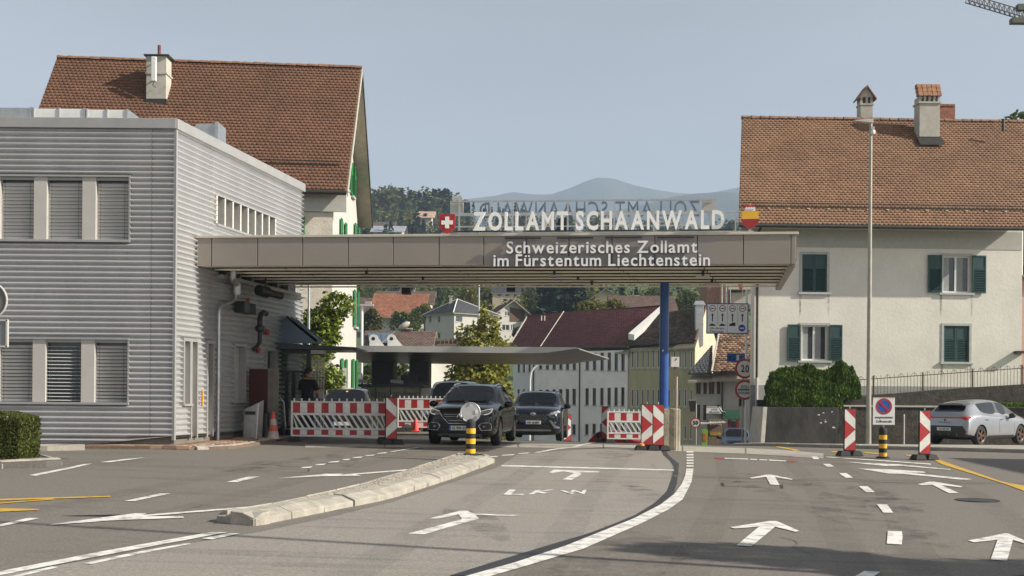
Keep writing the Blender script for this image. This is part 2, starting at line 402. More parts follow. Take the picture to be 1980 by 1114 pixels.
for k in ([(745, 188), (778, 188), (792, 206), (758, 206)],): mark('lane_dash', Z3(k, *o5))
for k, m in (([(180, 197), (240, 198), (240, 203), (200, 203)], M_redp), ([(604, 215), (668, 217), (650, 222), (606, 220)], M_redp), ([(244, 198), (380, 203), (380, 208), (244, 203)], M_paint), ([(392, 204), (432, 205), (432, 211), (392, 209)], M_paint), ([(445, 206), (490, 208), (490, 213), (445, 212)], M_paint), ([(500, 208), (602, 214), (602, 219), (500, 214)], M_paint)):
    mark('painted_stripe', Z3(k, *o5), m)
# the wide curved line and its ladder of bars
Lf = [(860, 1128), (907, 1114), (993, 1090), (1093, 1057), (1160, 1030), (1227, 1003), (1277, 977), (1303, 957), (1318, 937), (1325, 920), (1327, 907)]
Rt = [(908, 1128), (955, 1114), (1027, 1093), (1127, 1063), (1193, 1034), (1243, 1012), (1293, 986), (1320, 966.7), (1337, 933), (1341, 907)]
mark('curved_line', Lf + Rt[::-1])
for i in range(6):
    y = 873 + i * 5.5
    mark('ladder_bar', [(1327.5, y), (1341, y), (1341, y + 3), (1327.5, y + 3)])
# centre lane
o4 = (660, 860)
mark('stop_line', Z3([(930, 120), (1928, 146), (1930, 153), (930, 128)], *o4))
mark('lane_arrow', Z3([(1205, 163), (1235, 147), (1260, 147), (1500, 158), (1490, 163), (1385, 164), (1392, 175), (1335, 207), (1283, 205), (1350, 168), (1290, 157), (1225, 166)], *o4))
mark('lane_arrow', Z3([(508, 432), (690, 387), (730, 387), (765, 403), (1040, 412), (1000, 419), (775, 410), (800, 432), (480, 524), (387, 520), (700, 436), (680, 408), (560, 433)], *o4))
for ch, q in zip('LKW', (((973, 958), (1012, 958), (985, 948)), ((1022, 957), (1066, 955), (1036, 949)), ((1090, 957), (1144, 955.5), (1082, 949.5)))):
    a, b, c = [gp(*p) for p in q]; vs, fs = glyph(ch, .03)
    x0 = min(v[0] for v in vs); x1 = max(v[0] for v in vs); y1 = max(v[1] for v in vs)
    V = []
    for v in vs:
        p = a + (b - a) * ((v[0] - x0) / (x1 - x0)) + (c - a) * (v[1] / y1); V.append((p.x, p.y, gz(p.x, p.y) + .010))
    MB().add(V, fs).build('painted_letter', M_paint, road)
# left-hand lanes
o3 = (0, 860)
for k in ([(718, 331), (925, 287), (990, 286), (780, 331)], [(1310, 220), (1440, 188), (1505, 188), (1375, 220)], [(-60, 482), (165, 428), (232, 430), (10, 478)]):
    mark('lane_dash', Z3(k, *o3))
mark('lane_arrow', Z3([(287, 467), (780, 402), (850, 402), (830, 411), (1600, 350), (1613, 357), (840, 419), (1060, 419), (1068, 427), (640, 444), (310, 469)], *o3))
mark('lane_arrow', [(537, 926), (630, 917), (664, 917), (655, 919), (800, 907.5), (808, 909), (690, 918.5), (698, 921), (620, 922)])
for k in ([(1740, 140), (1755, 133), (1815, 128), (1800, 137)], [(1820, 123), (1838, 116), (1893, 111), (1878, 120)], [(1898, 107), (1915, 101), (1975, 95), (1958, 104)]): mark('lane_dash', Z3(k, *o3))
for k in ([(0, 92), (15, 86), (55, 84), (42, 91)], [(60, 80), (75, 75), (127, 70), (112, 78)], [(132, 68), (145, 63), (197, 59), (184, 66)], [(203, 55), (215, 50), (270, 45), (255, 53)], [(275, 43), (440, 17), (450, 18), (300, 43)],
          [(835, 76), (850, 71), (914, 67), (900, 73)], [(925, 66), (938, 61), (1010, 57), (995, 63)], [(1020, 55), (1032, 51), (1095, 47), (1080, 53)], [(1115, 48), (1340, 14), (1440, -8), (1460, -8), (1370, 16), (1150, 48)]): mark('lane_dash', Z3(k, *o4))
for k in ([(-60, 752), (600, 622), (1220, 512), (1320, 512), (700, 628), (-60, 775)], [(0, 785), (300, 712), (340, 716), (60, 785)], [(480, 695), (800, 625), (1090, 575), (1110, 580), (840, 632), (530, 698)], [(1170, 549), (1330, 518), (1392, 520), (1230, 554)]):
    mark('edge_line', Z3(k, *o3))
for k in ([(-80, 321), (640, 300), (645, 306), (-80, 330)], [(-80, 346), (300, 317), (320, 321), (-80, 352)], [(-80, 371), (220, 377), (228, 382), (-80, 397)]): mark('yellow_line', Z3(k, *o3), M_yel)
for k in ([(165, 180), (480, 116), (535, 112), (470, 128), (210, 183)], [(580, 104), (700, 88), (850, 75), (780, 86), (640, 104)]): mark('edge_line', Z3(k, *o3))
mark('yellow_line', Z3([(1455, 208), (1478, 206), (1700, 283), (1850, 336), (1990, 362), (2200, 420), (2200, 450), (1990, 394), (1860, 347), (1690, 294), (1500, 234)], *o5), M_yel)
for k in ([(530, 133), (560, 131), (680, 156), (650, 158)], [(860, 158), (960, 162), (960, 168), (866, 165)], [(1040, 163), (1140, 170), (1150, 178), (1060, 170)], [(1290, 180), (1370, 184), (1372, 190), (1300, 187)]): mark('yellow_line', Z3(k, *o5), M_yel)
mark('seam', Z3([(0, 305), (1980, 345), (1980, 346.5), (0, 306.5)], *o5), M_asph3, .003)
# a square drain grating set in the right lane
for k in ([(1394, 934), (1400, 934.3), (1401, 941), (1395, 940.6)], [(1508, 938), (1514, 938.3), (1515, 945), (1509, 944.7)], [(1400, 940.6), (1508, 944.5), (1508, 944.8), (1400, 940.9)]): mark('drain_frame', k, M_tar, .005)

# stains, cracks and a repair patch
def stain_mat(name, col, lo, hi, amt):
    m = bpy.data.materials.new(name); m.use_nodes = True; n = m.node_tree.nodes; L = m.node_tree.links; b = n['Principled BSDF']; b.inputs['Base Color'].default_value = col + (1,); b.inputs['Roughness'].default_value = .7
    tc = n.new('ShaderNodeTexCoord'); t = n.new('ShaderNodeTexNoise'); t.inputs['Scale'].default_value = 2.2; t.inputs['Detail'].default_value = 9; t.inputs['Roughness'].default_value = .7; L.new(tc.outputs['Object'], t.inputs[0])
    r = n.new('ShaderNodeMapRange'); r.inputs[1].default_value = lo; r.inputs[2].default_value = hi; r.inputs[4].default_value = amt; L.new(t.outputs['Fac'], r.inputs[0])
    tr = n.new('ShaderNodeBsdfTransparent'); ms = n.new('ShaderNodeMixShader'); L.new(r.outputs[0], ms.inputs[0]); L.new(tr.outputs[0], ms.inputs[1]); L.new(b.outputs[0], ms.inputs[2]); L.new(ms.outputs[0], n['Material Output'].inputs[0]); return m
M_stain = stain_mat('oil_stain', (.035, .032, .030), .46, .72, .38); M_streak = stain_mat('pale_wear', (.30, .27, .235), .50, .74, .4)
rng = random.Random(12)
for i in range(22):
    x, y, w_, l_ = rng.uniform(-6, 6.5), rng.uniform(11, 28), rng.uniform(.25, .8), rng.uniform(.8, 3.2); a0 = rng.uniform(-.25, .25); k_ = 12
    pts = [(x + math.cos(q) * w_ * rng.uniform(.6, 1.1) + math.sin(q) * l_ * math.sin(a0), y + math.sin(q) * l_ * rng.uniform(.6, 1.1)) for q in [2 * math.pi * j / k_ for j in range(k_)]]
    if -3.6 + (y - 13) * .16 < x < -.2 and x > -3.5 and -.9 < (x + 2.9 - (y - 13) * .2) < 1.2: continue
    flat_poly('surface_stain', pts, M_stain if i % 3 else M_streak, .0075 if i % 3 else .0065, road, seg=1.5)
for i in range(9):
    x, y = rng.uniform(-5, 6), rng.uniform(11, 25); pts = [(x, y)]; a0 = rng.uniform(0, 6.28)
    for _ in range(9): a0 += rng.uniform(-.5, .5); x += math.cos(a0) * .28; y += math.sin(a0) * .28; pts.append((x, y))
    if any(abs(q[0] + 1.9) < 1.6 for q in pts): continue
    w_ = .009; up = [(q[0] + w_, q[1] + w_) for q in pts]; flat_poly('crack', pts + up[::-1], M_tar, .006, road, seg=1.0)
M_track = stain_mat('tyre_polish', (.055, .051, .047), .34, .72, .15)
for (xa, ya, xb, yb) in ((1.9, 8.5, 4.6, 21), (4.6, 21, 5.9, 29), (3.9, 8.5, 6.9, 19.5), (6.9, 19.5, 8.1, 27), (-4.9, 12, -4.0, 20), (-4.0, 20, -2.4, 30), (-.6, 9, .3, 17), (.3, 17, 1.9, 28)):
    for o_ in (-.75, .75): flat_poly('tyre_track', [(xa + o_ - .2, ya), (xa + o_ + .2, ya), (xb + o_ + .2, yb), (xb + o_ - .2, yb)], M_track, .0078, road, seg=1.5)
cvp = gp(1890, 968); MB().lathe([(.33, .004), (.33, .012), (.29, .012), (.29, .010), (.01, .010)], 28, 0, Matrix.Translation((cvp.x, cvp.y, cvp.z))).build('manhole_cover', M_tar, road)
# ------------------------------------------------------------------ traffic island
isl = thing('traffic_island', 'long granite kerbed traffic island with pebbled top between the lanes', 'traffic island', (-1.6, 18, gz(-1.6, 18)))
def strip_stones(root, line, w, h, ln, name, m, side=1, chamfer=.06):
    """kerb stones along a polyline; width w towards side, top height h"""
    pts = [Vector((a, b, 0)) for a, b in line]; d = [0]
    for i in range(1, len(pts)): d.append(d[-1] + (pts[i] - pts[i - 1]).length)
    def P(t):
        for i in range(1, len(d)):
            if t <= d[i] + 1e-6: return pts[i - 1].lerp(pts[i], max(0, (t - d[i - 1]) / (d[i] - d[i - 1])))
        return pts[-1]
    n = max(1, round(d[-1] / ln)); rng = random.Random(3)
    for i in range(n):
        a, b = P(d[-1] * i / n), P(d[-1] * (i + 1) / n); t = (b - a).normalized(); nn = Vector((-t.y, t.x, 0)) * side
        a = a + t * .012; b = b - t * .012; o = nn * rng.uniform(-.012, .012); dh = rng.uniform(-.008, .008)
        mb = MB(); prof = [(0, -.12), (0, h * .55), (chamfer, h - .02), (chamfer + .05, h), (w, h + .01), (w, -.12)]
        vs = []
        for p in (a, b):
            for u, z in prof:
                q = p + o + nn * u; vs.append((q.x, q.y, gz(q.x, q.y) + z + (dh if z > 0 else 0)))
        k = len(prof)
        fs = [tuple(reversed(range(k))), tuple(range(k, 2 * k))] + [(j, (j + 1) % k, (j + 1) % k + k, j + k) for j in range(k)]
        mb.add(vs, fs).build(name, m, root, world=True, bevel=.008)
right = [(-2.74, 12.72), (-2.1, 14.8), (-1.63, 16.3), (-1.1, 19.5), (-.34, 24.2)]
tip = [(-.34, 24.2), (-.42, 24.8), (-.75, 25.2), (-1.2, 24.95)]
left = [(-1.2, 24.95), (-1.8, 20.5), (-2.35, 16.4), (-3.0, 13.6), (-3.22, 12.98)]
near = [(-3.22, 12.98), (-3.06, 12.74), (-2.74, 12.72)]
strip_stones(isl, right, .31, .135, .82, 'kerb_stone', M_kerb, 1, .11)
strip_stones(isl, tip, .2, .13, .5, 'kerb_stone', M_kerb, 1, .07)
strip_stones(isl, left, .13, .13, 1.0, 'kerb_stone', M_kerb, 1, .04)
strip_stones(isl, near, .28, .13, .6, 'kerb_stone', M_kerb, 1, .10)
def inset_poly(name, pts, m, h, parent, seg=.5):
    o = flat_poly(name, pts, m, h, None, seg=seg); o.parent = parent
    Mi = wmat(parent).inverted(); o.data.transform(Mi); return o
inset_poly('pebble_surface', [(-3.0, 13.1), (-2.4, 15.0), (-1.95, 16.4), (-1.40, 19.6), (-.66, 24.2), (-.75, 25.05), (-1.15, 24.85), (-1.75, 20.4), (-2.28, 16.3), (-2.95, 13.5)], M_gravel, .125, isl)
N = 2600; rs = np.random.RandomState(5); t = rs.rand(N); u = rs.rand(N)
Lx = np.interp(t, [0, .25, .6, 1], [-2.75, -2.2, -1.68, -1.1]); Ly = np.interp(t, [0, .25, .6, 1], [13.7, 16.3, 20.4, 24.7])
Rx = np.interp(t, [0, .25, .6, 1], [-2.62, -1.99, -1.42, -.74]); Ry = np.interp(t, [0, .25, .6, 1], [14.3, 16.4, 19.8, 24.3])
px_, py_ = Lx + (Rx - Lx) * u, Ly + (Ry - Ly) * u; pz_ = np.array([gz(a, b) for a, b in zip(px_, py_)]) + .122
c = np.stack([px_, py_, pz_], 1); r = rs.uniform(.010, .024, N)[:, None]
off = np.array([[-1, -1, 0], [1, -1, 0], [1, 1, 0], [-1, 1, 0], [0, 0, 1.1]])
V = (c[:, None, :] + off[None] * r[:, :, None]).reshape(-1, 3); base = np.arange(N)[:, None] * 5
T = np.concatenate([base + np.array([[0, 1, 4]]), base + np.array([[1, 2, 4]]), base + np.array([[2, 3, 4]]), base + np.array([[3, 0, 4]])])
M_peb = mat('pebbles', (.38, .35, .30), .9, var=.2, scale=20, attr=[(0, (.55, .55, .55)), (1, (1.15, 1.1, 1.05))])
o = quads_mesh('pebbles', V, T, np.tile(rs.rand(N), 4), M_peb, isl, True); o['kind'] = 'stuff'

# ------------------------------------------------------------------ pavements
def pavement(name, label, outline, h, m, kerb_line=None, kw=.14, kl=1.0, km=None):
    p = flat_poly(name, outline, m, 0, None, thick=h, seg=1.0); tag(p, label, kind='structure')
    if kerb_line: strip_stones(p, kerb_line, kw, h + .015, kl, 'kerb_stone', km or M_kerb, 1, .02)
    return p
M_pavebase = mat('paver_bed', (.16, .11, .08), .9, var=.2, scale=8)
pl = pavement('pavement', 'brown block paved pavement beside the corrugated customs building', [(-9.2, 25.38), (-6.9, 25.5), (-6.2, 26.0), (-5.95, 27.0), (-5.75, 29.5), (-5.5, 34), (-5.3, 42), (-8, 42), (-8, 26.3), (-9.2, 26.3)], .06, M_pavebase,
              [(-6.75, 25.52), (-6.45, 25.72), (-6.2, 26.0), (-5.98, 27.0), (-5.78, 29.5), (-5.53, 34), (-5.33, 42)])
M_paver = [mat('paver_%d' % i, c, .88, var=.2, scale=12, fine=.12) for i, c in enumerate([(.30, .19, .13), (.36, .24, .16), (.24, .15, .11), (.40, .30, .22)])]
pm = []
for m in M_paver:
    pm.append(MB().box(-.142, .142, -.092, .092, -.05, .022).build('paving_block', m, pl))
first = dict.fromkeys(range(4), True); rng = random.Random(2); cnt = 0
def inpav(x, y):
    xr = np.interp(y, [25.38, 25.5, 26.0, 27, 29.5, 34], [-6.95, -6.93, -6.40, -6.15, -5.95, -5.7]); xl = -9.1 if y < 25.85 else -7.32 + .172 * (y - 26) + .02
    return xl + .15 < x < xr - .14
rot = R(12)
for j in range(60):
    y = 25.55 + j * .19
    if y > 31.5: break
    for i in range(14):
        x = -9.1 + i * .295 + (j % 2) * .147
        if not inpav(x, y) or cnt >= 296: continue
        k = rng.choice([0, 0, 1, 1, 2, 3]); Mx = Matrix.Translation((x, y, gz(x, y) + .055 + rng.uniform(-.004, .006))) @ Matrix.Rotation(rng.uniform(-.02, .02), 4, 'Z')
        if first[k]: pm[k].matrix_basis = Mx; first[k] = False
        else: dup(pm[k], M=Mx)
        cnt += 1
pavement('pavement', 'small kerbed pavement corner under the clipped hedge', [(-12, 19.2), (-9.0, 19.55), (-7.9, 20.2), (-7.75, 20.9), (-8.6, 21.6), (-12, 21.6)], .11, M_asph3, [(-12, 19.2), (-9.0, 19.55), (-7.9, 20.2), (-7.75, 20.9), (-8.4, 21.6)], .16, 1.1)
pavement('pavement', 'pale concrete kerb strip in front of the corrugated facade', [(-13, 24.4), (-9.6, 24.6), (-8.95, 24.95), (-9.1, 25.3), (-13, 25.3)], .10, M_conc, [(-13, 24.4), (-9.6, 24.6), (-8.95, 24.95)], .2, 1.2)
pr = pavement('pavement', 'pale pavement in front of the dark retaining wall', [(7.6, 41), (8.6, 38.6), (10.3, 35.8), (12, 33.2), (14, 32.0), (30, 31), (30, 46), (7.6, 46)], .10, M_conc, [(7.6, 41), (8.6, 38.6), (10.3, 35.8), (12, 33.2), (14, 32.0), (30, 31)], .16, 1.5)

# ------------------------------------------------------------------ corrugated customs building
M_corr = mat('corrugated_aluminium', (.56, .56, .56), .30, metal=.5, var=.08, scale=1.5, stretch=(1, 1, .3), fine=.04)
M_flash = mat('grey_flashing', (.36, .36, .35), .45, metal=.3, var=.08, scale=3)
M_panel = mat('grey_window_panel', (.46, .44, .41), .5, var=.06, scale=2)
M_slat = mat('blind_slat', (.60, .60, .59), .5, metal=.2, var=.06, scale=5)
M_core = mat('building_core', (.10, .10, .10), .9, var=.1)
M_plinth = mat('concrete_plinth', (.17, .15, .125), .9, var=.3, scale=3, bump=.3)
M_duct = mat('white_duct', (.66, .66, .64), .5, var=.12, scale=4)
M_dpan0 = mat('seam_grey', (.25, .245, .235), .5, metal=.3); C0 = Vector((-7.40, 26.0, 0)); dS = Vector((.1698, .9855, 0)); nS = Vector((.9855, -.1698, 0)); TOP = 7.40
office = thing('customs_office', 'grey corrugated metal customs building with blinds on the left', 'building', (-8.5, 28, .1))
PITCH, AMP = .122, .042
def corrugated(name, P0, d, n, U, z0f, z1, openings, m=M_corr):
    us = sorted(set([0, U] + [o[0] for o in openings] + [o[1] for o in openings])); zmin = min(z0f(0), z0f(U))
    zs = sorted(set([zmin, z1] + [o[2] for o in openings] + [o[3] for o in openings])); mb = MB()
    for i in range(len(us) - 1):
        for j in range(len(zs) - 1):
            ua, ub, za, zb = us[i], us[i + 1], zs[j], zs[j + 1]
            if any(o[0] - 1e-6 <= ua and ub <= o[1] + 1e-6 and o[2] - 1e-6 <= za and zb <= o[3] + 1e-6 for o in openings): continue
            k0 = math.ceil(za / PITCH * 8 + .01); zz = [za] + [k * PITCH / 8 for k in range(k0, int(zb / PITCH * 8) + 1) if za < k * PITCH / 8 < zb - 1e-4] + [zb]
            vs = []
            for z in zz:
                off = AMP * math.sin(2 * math.pi * z / PITCH)
                for u in (ua, ub):
                    p = P0 + d * u + n * off; vs.append((p.x, p.y, max(z, z0f(u))))
            mb.add(vs, [(2 * k, 2 * k + 1, 2 * k + 3, 2 * k + 2) for k in range(len(zz) - 1)])
    return mb.build(name, m, office, world=True, smooth=75)
def obox(mb, P, d, n, u0, u1, o0, o1, z0, z1, m=0):
    """box in wall coordinates: along d, outward n, height"""
    b = [P + d * u + n * o for u, o in ((u0, o0), (u1, o0), (u1, o1), (u0, o1))]
    mb.hexa([(p.x, p.y, z0) for p in b], [(p.x, p.y, z1) for p in b], m); return mb
dF = Vector((-1, 0, 0)); nF = Vector((0, -1, 0)); UF = 6.0
bandsF = [(1.0, UF, 4.77, 6.15), (1.0, UF, 1.22, 2.60)]
corrugated('front_cladding', C0, dF, nF, UF, lambda u: .50 - .115 * u, TOP - .2, bandsF)
sideop = [(2.16, 5.95, 5.45, 6.12), (.43, .76, 1.2, 2.62), (.82, 1.13, .42, 2.62), (1.67, 2.0, .42, 2.62), (3.25, 3.96, 1.25, 2.62), (5.35, 6.05, .2, 2.58), (2.3, 8.0, 4.26, 4.92)]
US = 8.13
corrugated('side_cladding', C0, dS, nS, US, lambda u: .46, TOP - .2, sideop)
for us_, P_, d_, n_, z_ in ((.5, C0, dF, nF, .45), (1.85, C0, dS, nS, .46), (4.9, C0, dS, nS, 2.7), (6.9, C0, dS, nS, .46)): corrugated('sheet_seam', P_ + d_ * us_ + n_ * .003, d_, n_, .012, lambda u: z_, (TOP - .2) if us_ < 2 else 4.1, [], M_dpan0)
# the solid core behind the cladding, roof deck, plinth
mb = MB(); ci = [C0 + Vector((-.2, .22, 0)), C0 + dS * (US - .1) - nS * .22, Vector((-14, 36, 0)), Vector((-14, 26.22, 0))]
mb.hexa([(p.x, p.y, -.2) for p in ci], [(p.x, p.y, TOP - .25) for p in ci]); mb.build('core_wall', M_core, office, world=True)
mb = MB(); obox(mb, C0, dF, nF, -.01, UF, -.25, -.035, -.2, .56)
mb.build('plinth', M_plinth, office, world=True)
mb = MB(); obox(mb, C0, dS, nS, .03, US, -.25, -.035, -.2, .55); mb.build('plinth', M_plinth, office, world=True)
ce = [C0 + Vector((-.02, -.03, 0)) + nS * .03, C0 + dS * US + nS * .04, C0 + dS * US - nS * .5, C0 + Vector((-7, .5, 0)), C0 + Vector((-7, -.04, 0))]
mb = MB(); e0 = Vector((C0.x + .045, C0.y - .05, 0)); e1 = C0 + dS * (US + .02) + nS * .05
obox(mb, e0, (e1 - e0).normalized(), nS, 0, (e1 - e0).length, -.28, .02, TOP - .2, TOP + .03); mb.build('roof_flashing', M_flash, office, world=True, bevel=.01)
mb = MB(); obox(mb, Vector((e0.x - .3, e0.y, 0)), dF, nF, -.285, UF, -.3, .015, TOP - .19, TOP + .035); mb.build('roof_flashing', M_flash, office, world=True, bevel=.01)
mb = MB(); mb.hexa([(p.x, p.y, TOP - .245) for p in ci], [(p.x, p.y, TOP - .1) for p in ci]); mb.build('roof_deck', M_flash, office, world=True)
mb = MB(); obox(mb, C0, dS, nS, -.035, .035, -.03, .05, .40, TOP - .2); mb.build('corner_trim', M_flash, office, world=True, bevel=.01)
for z in (4.77, 1.22):
    obox(MB(), C0, dF, nF, 0, 1, 0, 1, 0, 1)
    mb = MB(); obox(mb, C0, dF, nF, .96, UF, -.2, .07, z - .05, z + .004); mb.build('window_sill', M_flash, office, world=True, bevel=.006)
    mb = MB(); obox(mb, C0, dF, nF, .97, UF, -.03, .035, z + 1.38, z + 1.42); mb.build('window_lintel', M_flash, office, world=True)
    mb = MB(); obox(mb, C0, dF, nF, .965, 1.0, -.2, .035, z, z + 1.38); mb.build('window_jamb', M_flash, office, world=True)
slat0 = None
def blind_window(uc0, uc1, z0, z1, tilt, closed, seed):
    global slat0
    mb = MB(); obox(mb, C0, dF, nF, uc0, uc1, -.19, -.15, z0, z1)
    w = mb.build('window', M_glassd, office, world=True)
    mb = MB(); obox(mb, C0, dF, nF, uc0, uc1, -.145, -.04, z1 - .07, z1); mb.build('blind_box', M_flash, w, world=True)
    for uu in (uc0 + .09, uc1 - .09):
        a = C0 + dF * uu + nF * -.045; MB().tube([(a.x, a.y, z0), (a.x, a.y, z1)], .004, 5).build('blind_cord', M_dark, w, world=True)
    k = 0; z = z0 + .035
    while z < z1 - .09:
        if slat0 is None:
            prof = [(-.036, 0), (-.018, .007), (0, .009), (.018, .007), (.036, 0)]; vs = []
            for xx in (-.345, .345):
                for o_, h in prof: vs.append((xx, o_, h))
            s = MB(); s.add(vs, [(i, i + 1, i + 6, i + 5) for i in range(4)]); slat0 = s.build('slat', M_slat, w, smooth=60); o = slat0
        else: o = dup(slat0, parent=w)
        p = C0 + dF * ((uc0 + uc1) / 2) + nF * -.09
        o.matrix_basis = wmat(w).inverted() @ Matrix.Translation((p.x, p.y, z)) @ Matrix.Rotation(R(tilt + random.uniform(-3, 3)), 4, 'X') @ Matrix.Scale((uc1 - uc0 - .03) / .69, 4, (1, 0, 0))
        z += .078; k += 1
wins = [(1.02, 1.73), (2.03, 2.80), (3.09, 3.82), (4.1, 4.85)]
for i, (a, b) in enumerate(wins):
    blind_window(a, b, 4.78, 6.15, -60, 1, i)
    blind_window(a, b, 1.23, 2.60, 12 if i == 1 else -52, 1, i + 9)
    if i < 3:
        for z in (4.774, 1.224):
            mb = MB(); obox(mb, C0, dF, nF, b, wins[i + 1][0], -.2, -.005, z, z + 1.376); mb.build('window_panel', M_panel, office, world=True, bevel=.006)
# side wall openings
mb = MB(); obox(mb, C0, dS, nS, 2.16, 5.95, -.2, -.17, 5.45, 6.12); cw = mb.build('clerestory_window', M_glassd, office, world=True)
for i in range(9):
    u = 2.16 + i * .474
    mb = MB(); obox(mb, C0, dS, nS, u - .04, u + .04, -.168, .03, 5.45, 6.12); mb.build('fin', M_white, cw, world=True, bevel=.005)
mb = MB(); obox(mb, C0, dS, nS, 2.1, 6.0, -.2, .08, 5.40, 5.449); mb.build('window_sill', M_flash, cw, world=True)
mb = MB(); obox(mb, C0, dS, nS, 2.1, 6.0, -.2, .035, 6.121, 6.16); mb.build('window_lintel', M_flash, cw, world=True)
M_dpan = mat('grey_door_panel', (.38, .37, .35), .55, var=.08, scale=3)
def side_open(name, o, glass_, m):
    mb = MB(); obox(mb, C0, dS, nS, o[0], o[1], -.2, -.14, o[2], o[3]); w = mb.build(name, m, office, world=True)
    mb = MB()
    obox(mb, C0, dS, nS, o[0] - .03, o[0] + .03, -.138, .05, o[2], o[3]); obox(mb, C0, dS, nS, o[1] - .03, o[1] + .03, -.138, .05, o[2], o[3]); obox(mb, C0, dS, nS, o[0] - .03, o[1] + .03, -.137, .048, o[3] - .02, o[3] + .05)
    mb.build('frame', M_flash, w, world=True)
    if glass_: mb = MB(); obox(mb, C0, dS, nS, o[0] - .06, o[1] + .06, -.136, .09, o[2] - .05, o[2] + .002); mb.build('sill', M_flash, w, world=True)
side_open('window', sideop[1], 1, M_panel); side_open('door', sideop[2], 0, M_panel); side_open('door', sideop[3], 0, M_panel); side_open('window', sideop[4], 1, M_dpan); side_open('door', sideop[5], 0, M_dark)
mb = MB(); obox(mb, C0, dS, nS, 2.3, 8.0, -.2, -.17, 4.26, 4.92); rc = mb.build('vent_recess', M_dark, office, world=True)
for u in (2.9, 3.7, 4.5, 5.4, 6.3, 7.1, 7.7):
    mb = MB(); obox(mb, C0, dS, nS, u - .07, u + .07, -.168, -.02, 4.26, 4.92); mb.build('post', M_flash, rc, world=True)
mb = MB(); obox(mb, C0, dS, nS, 2.2, 8.12, -.2, .16, 4.16, 4.255); mb.build('ledge', M_flash, office, world=True, bevel=.01)
def wp(u, o, z): p = C0 + dS * u + nS * o; return (p.x, p.y, z)
# downpipe with hopper
dp = MB().tube([wp(2.14, .1, .25), wp(2.14, .1, 3.32), wp(2.17, .1, 3.42), wp(2.27, .1, 3.5), wp(3.0, .1, 3.68), wp(3.12, .1, 3.8), wp(3.12, .1, 3.86)], .045, 10).build('downpipe', M_steel, office, world=True, smooth=50)
h = Vector(wp(3.12, .12, 0)); MB().lathe([(.10, 3.84), (.12, 3.9), (.12, 4.12)], 10, 0, Matrix.Translation((h.x, h.y, 0))).build('hopper', M_steel, dp, world=True, smooth=40)
MB().tube([wp(3.1, .14, 4.10), wp(2.45, .3, 4.16), wp(2.38, .34, 4.2), wp(2.38, .34, 4.34)], .075, 10).build('hopper_pipe', M_steel, dp, world=True, smooth=50)
# black wall fittings: fan box with beacon, bent flue, small red signs
fan = thing('wall_fan', 'dark ribbed fan box with a small orange lamp on the corrugated wall', 'fan box', wp(3.5, .2, 3.5))
mb = MB(); obox(mb, C0, dS, nS, 3.2, 3.55, .03, .3, 3.42, 3.7); mb.build('housing', M_dark, fan, world=True, bevel=.01)
for i in range(9):
    mb = MB(); obox(mb, C0, dS, nS, 3.56 + i * .05, 3.585 + i * .05, .03, .28, 3.42, 3.68); mb.build('fin', M_dark, fan, world=True)
q = Vector(wp(3.75, .16, 3.68)); MB().lathe([(.05, 0), (.05, .1), (.02, .14)], 10, 0, Matrix.Translation(q)).build('warning_lamp', mat('orange_lens', (.35, .08, .02), .3, var=.1), fan, world=True, smooth=40)
flue = thing('exhaust_flue', 'black bent exhaust flue rising up the corrugated wall', 'flue', wp(4.4, .15, 2.6))
MB().tube([wp(4.25, .1, 2.55), wp(4.35, .16, 2.62), wp(4.5, .18, 2.75), wp(4.5, .18, 3.0)], .055, 8).build('lower_pipe', M_dark, flue, world=True, smooth=50)
q = Vector(wp(4.5, .18, 3.0)); MB().lathe([(.06, 0), (.12, .06), (.12, .14), (.06, .2)], 12, 0, Matrix.Translation(q)).build('joint', M_dark, flue, world=True, smooth=40)
MB().tube([wp(4.5, .18, 3.2), wp(4.5, .18, 3.36), wp(4.55, .19, 3.46), wp(4.68, .2, 3.52), wp(4.85, .22, 3.5)], .07, 8).build('upper_pipe', M_dark, flue, world=True, smooth=50)
for u, z, lb in ((5.35, 3.05, 'small red warning plate high on the corrugated wall'), (4.75, 2.55, 'small red fire alarm box under the black flue')):
    t = thing('warning_plate', lb, 'sign', wp(u, .05, z)); mb = MB(); obox(mb, C0, dS, nS, u - .1, u + .1, .03, .07, z - .07, z + .07); mb.build('plate', M_red, t, world=True); mb = MB(); obox(mb, C0, dS, nS, u - .11, u + .11, .02, .03, z - .08, z + .08); mb.build('backing', M_dark, t, world=True)
yel = thing('height_marker', 'narrow yellow strip fixed beside the corrugated wall door', 'marker', wp(1.4, .05, 1.2)); mb = MB(); obox(mb, C0, dS, nS, 1.385, 1.415, .03, .06, 1.15, 1.5); mb.build('strip', M_yb, yel, world=True); mb = MB(); obox(mb, C0, dS, nS, 1.375, 1.425, .025, .03, 1.13, 1.52); mb.build('backing', M_dark, yel, world=True)
tm = thing('ticket_machine', 'red box of a ticket machine, coloured as in canopy shade, beside the corrugated wall', 'ticket machine', wp(4.15, .35, gz(-6.3, 30) + .1))
mb = MB(); obox(mb, C0, dS, nS, 3.95, 4.3, .12, .62, .95, 2.05); mb.build('cabinet', mat('shaded_red_paint', (.055, .008, .008), .45, var=.12), tm, world=True, bevel=.015)  # canopy shade is put into the cabinet's red
mb = MB(); obox(mb, C0, dS, nS, 3.93, 4.32, .625, .78, .95, 2.08); mb.build('side_rail', M_plinth, tm, world=True, bevel=.01)  # white rail given a darker tone for the canopy shade
mb = MB(); obox(mb, C0, dS, nS, 4.05, 4.2, .3, .5, .2, .95); mb.build('pedestal', M_dark, tm, world=True)
bi = thing('litter_bin', 'stainless steel litter bin with slanted top beside the red machine', 'litter bin', wp(3.45, .45, gz(-6.3, 29) + .1))
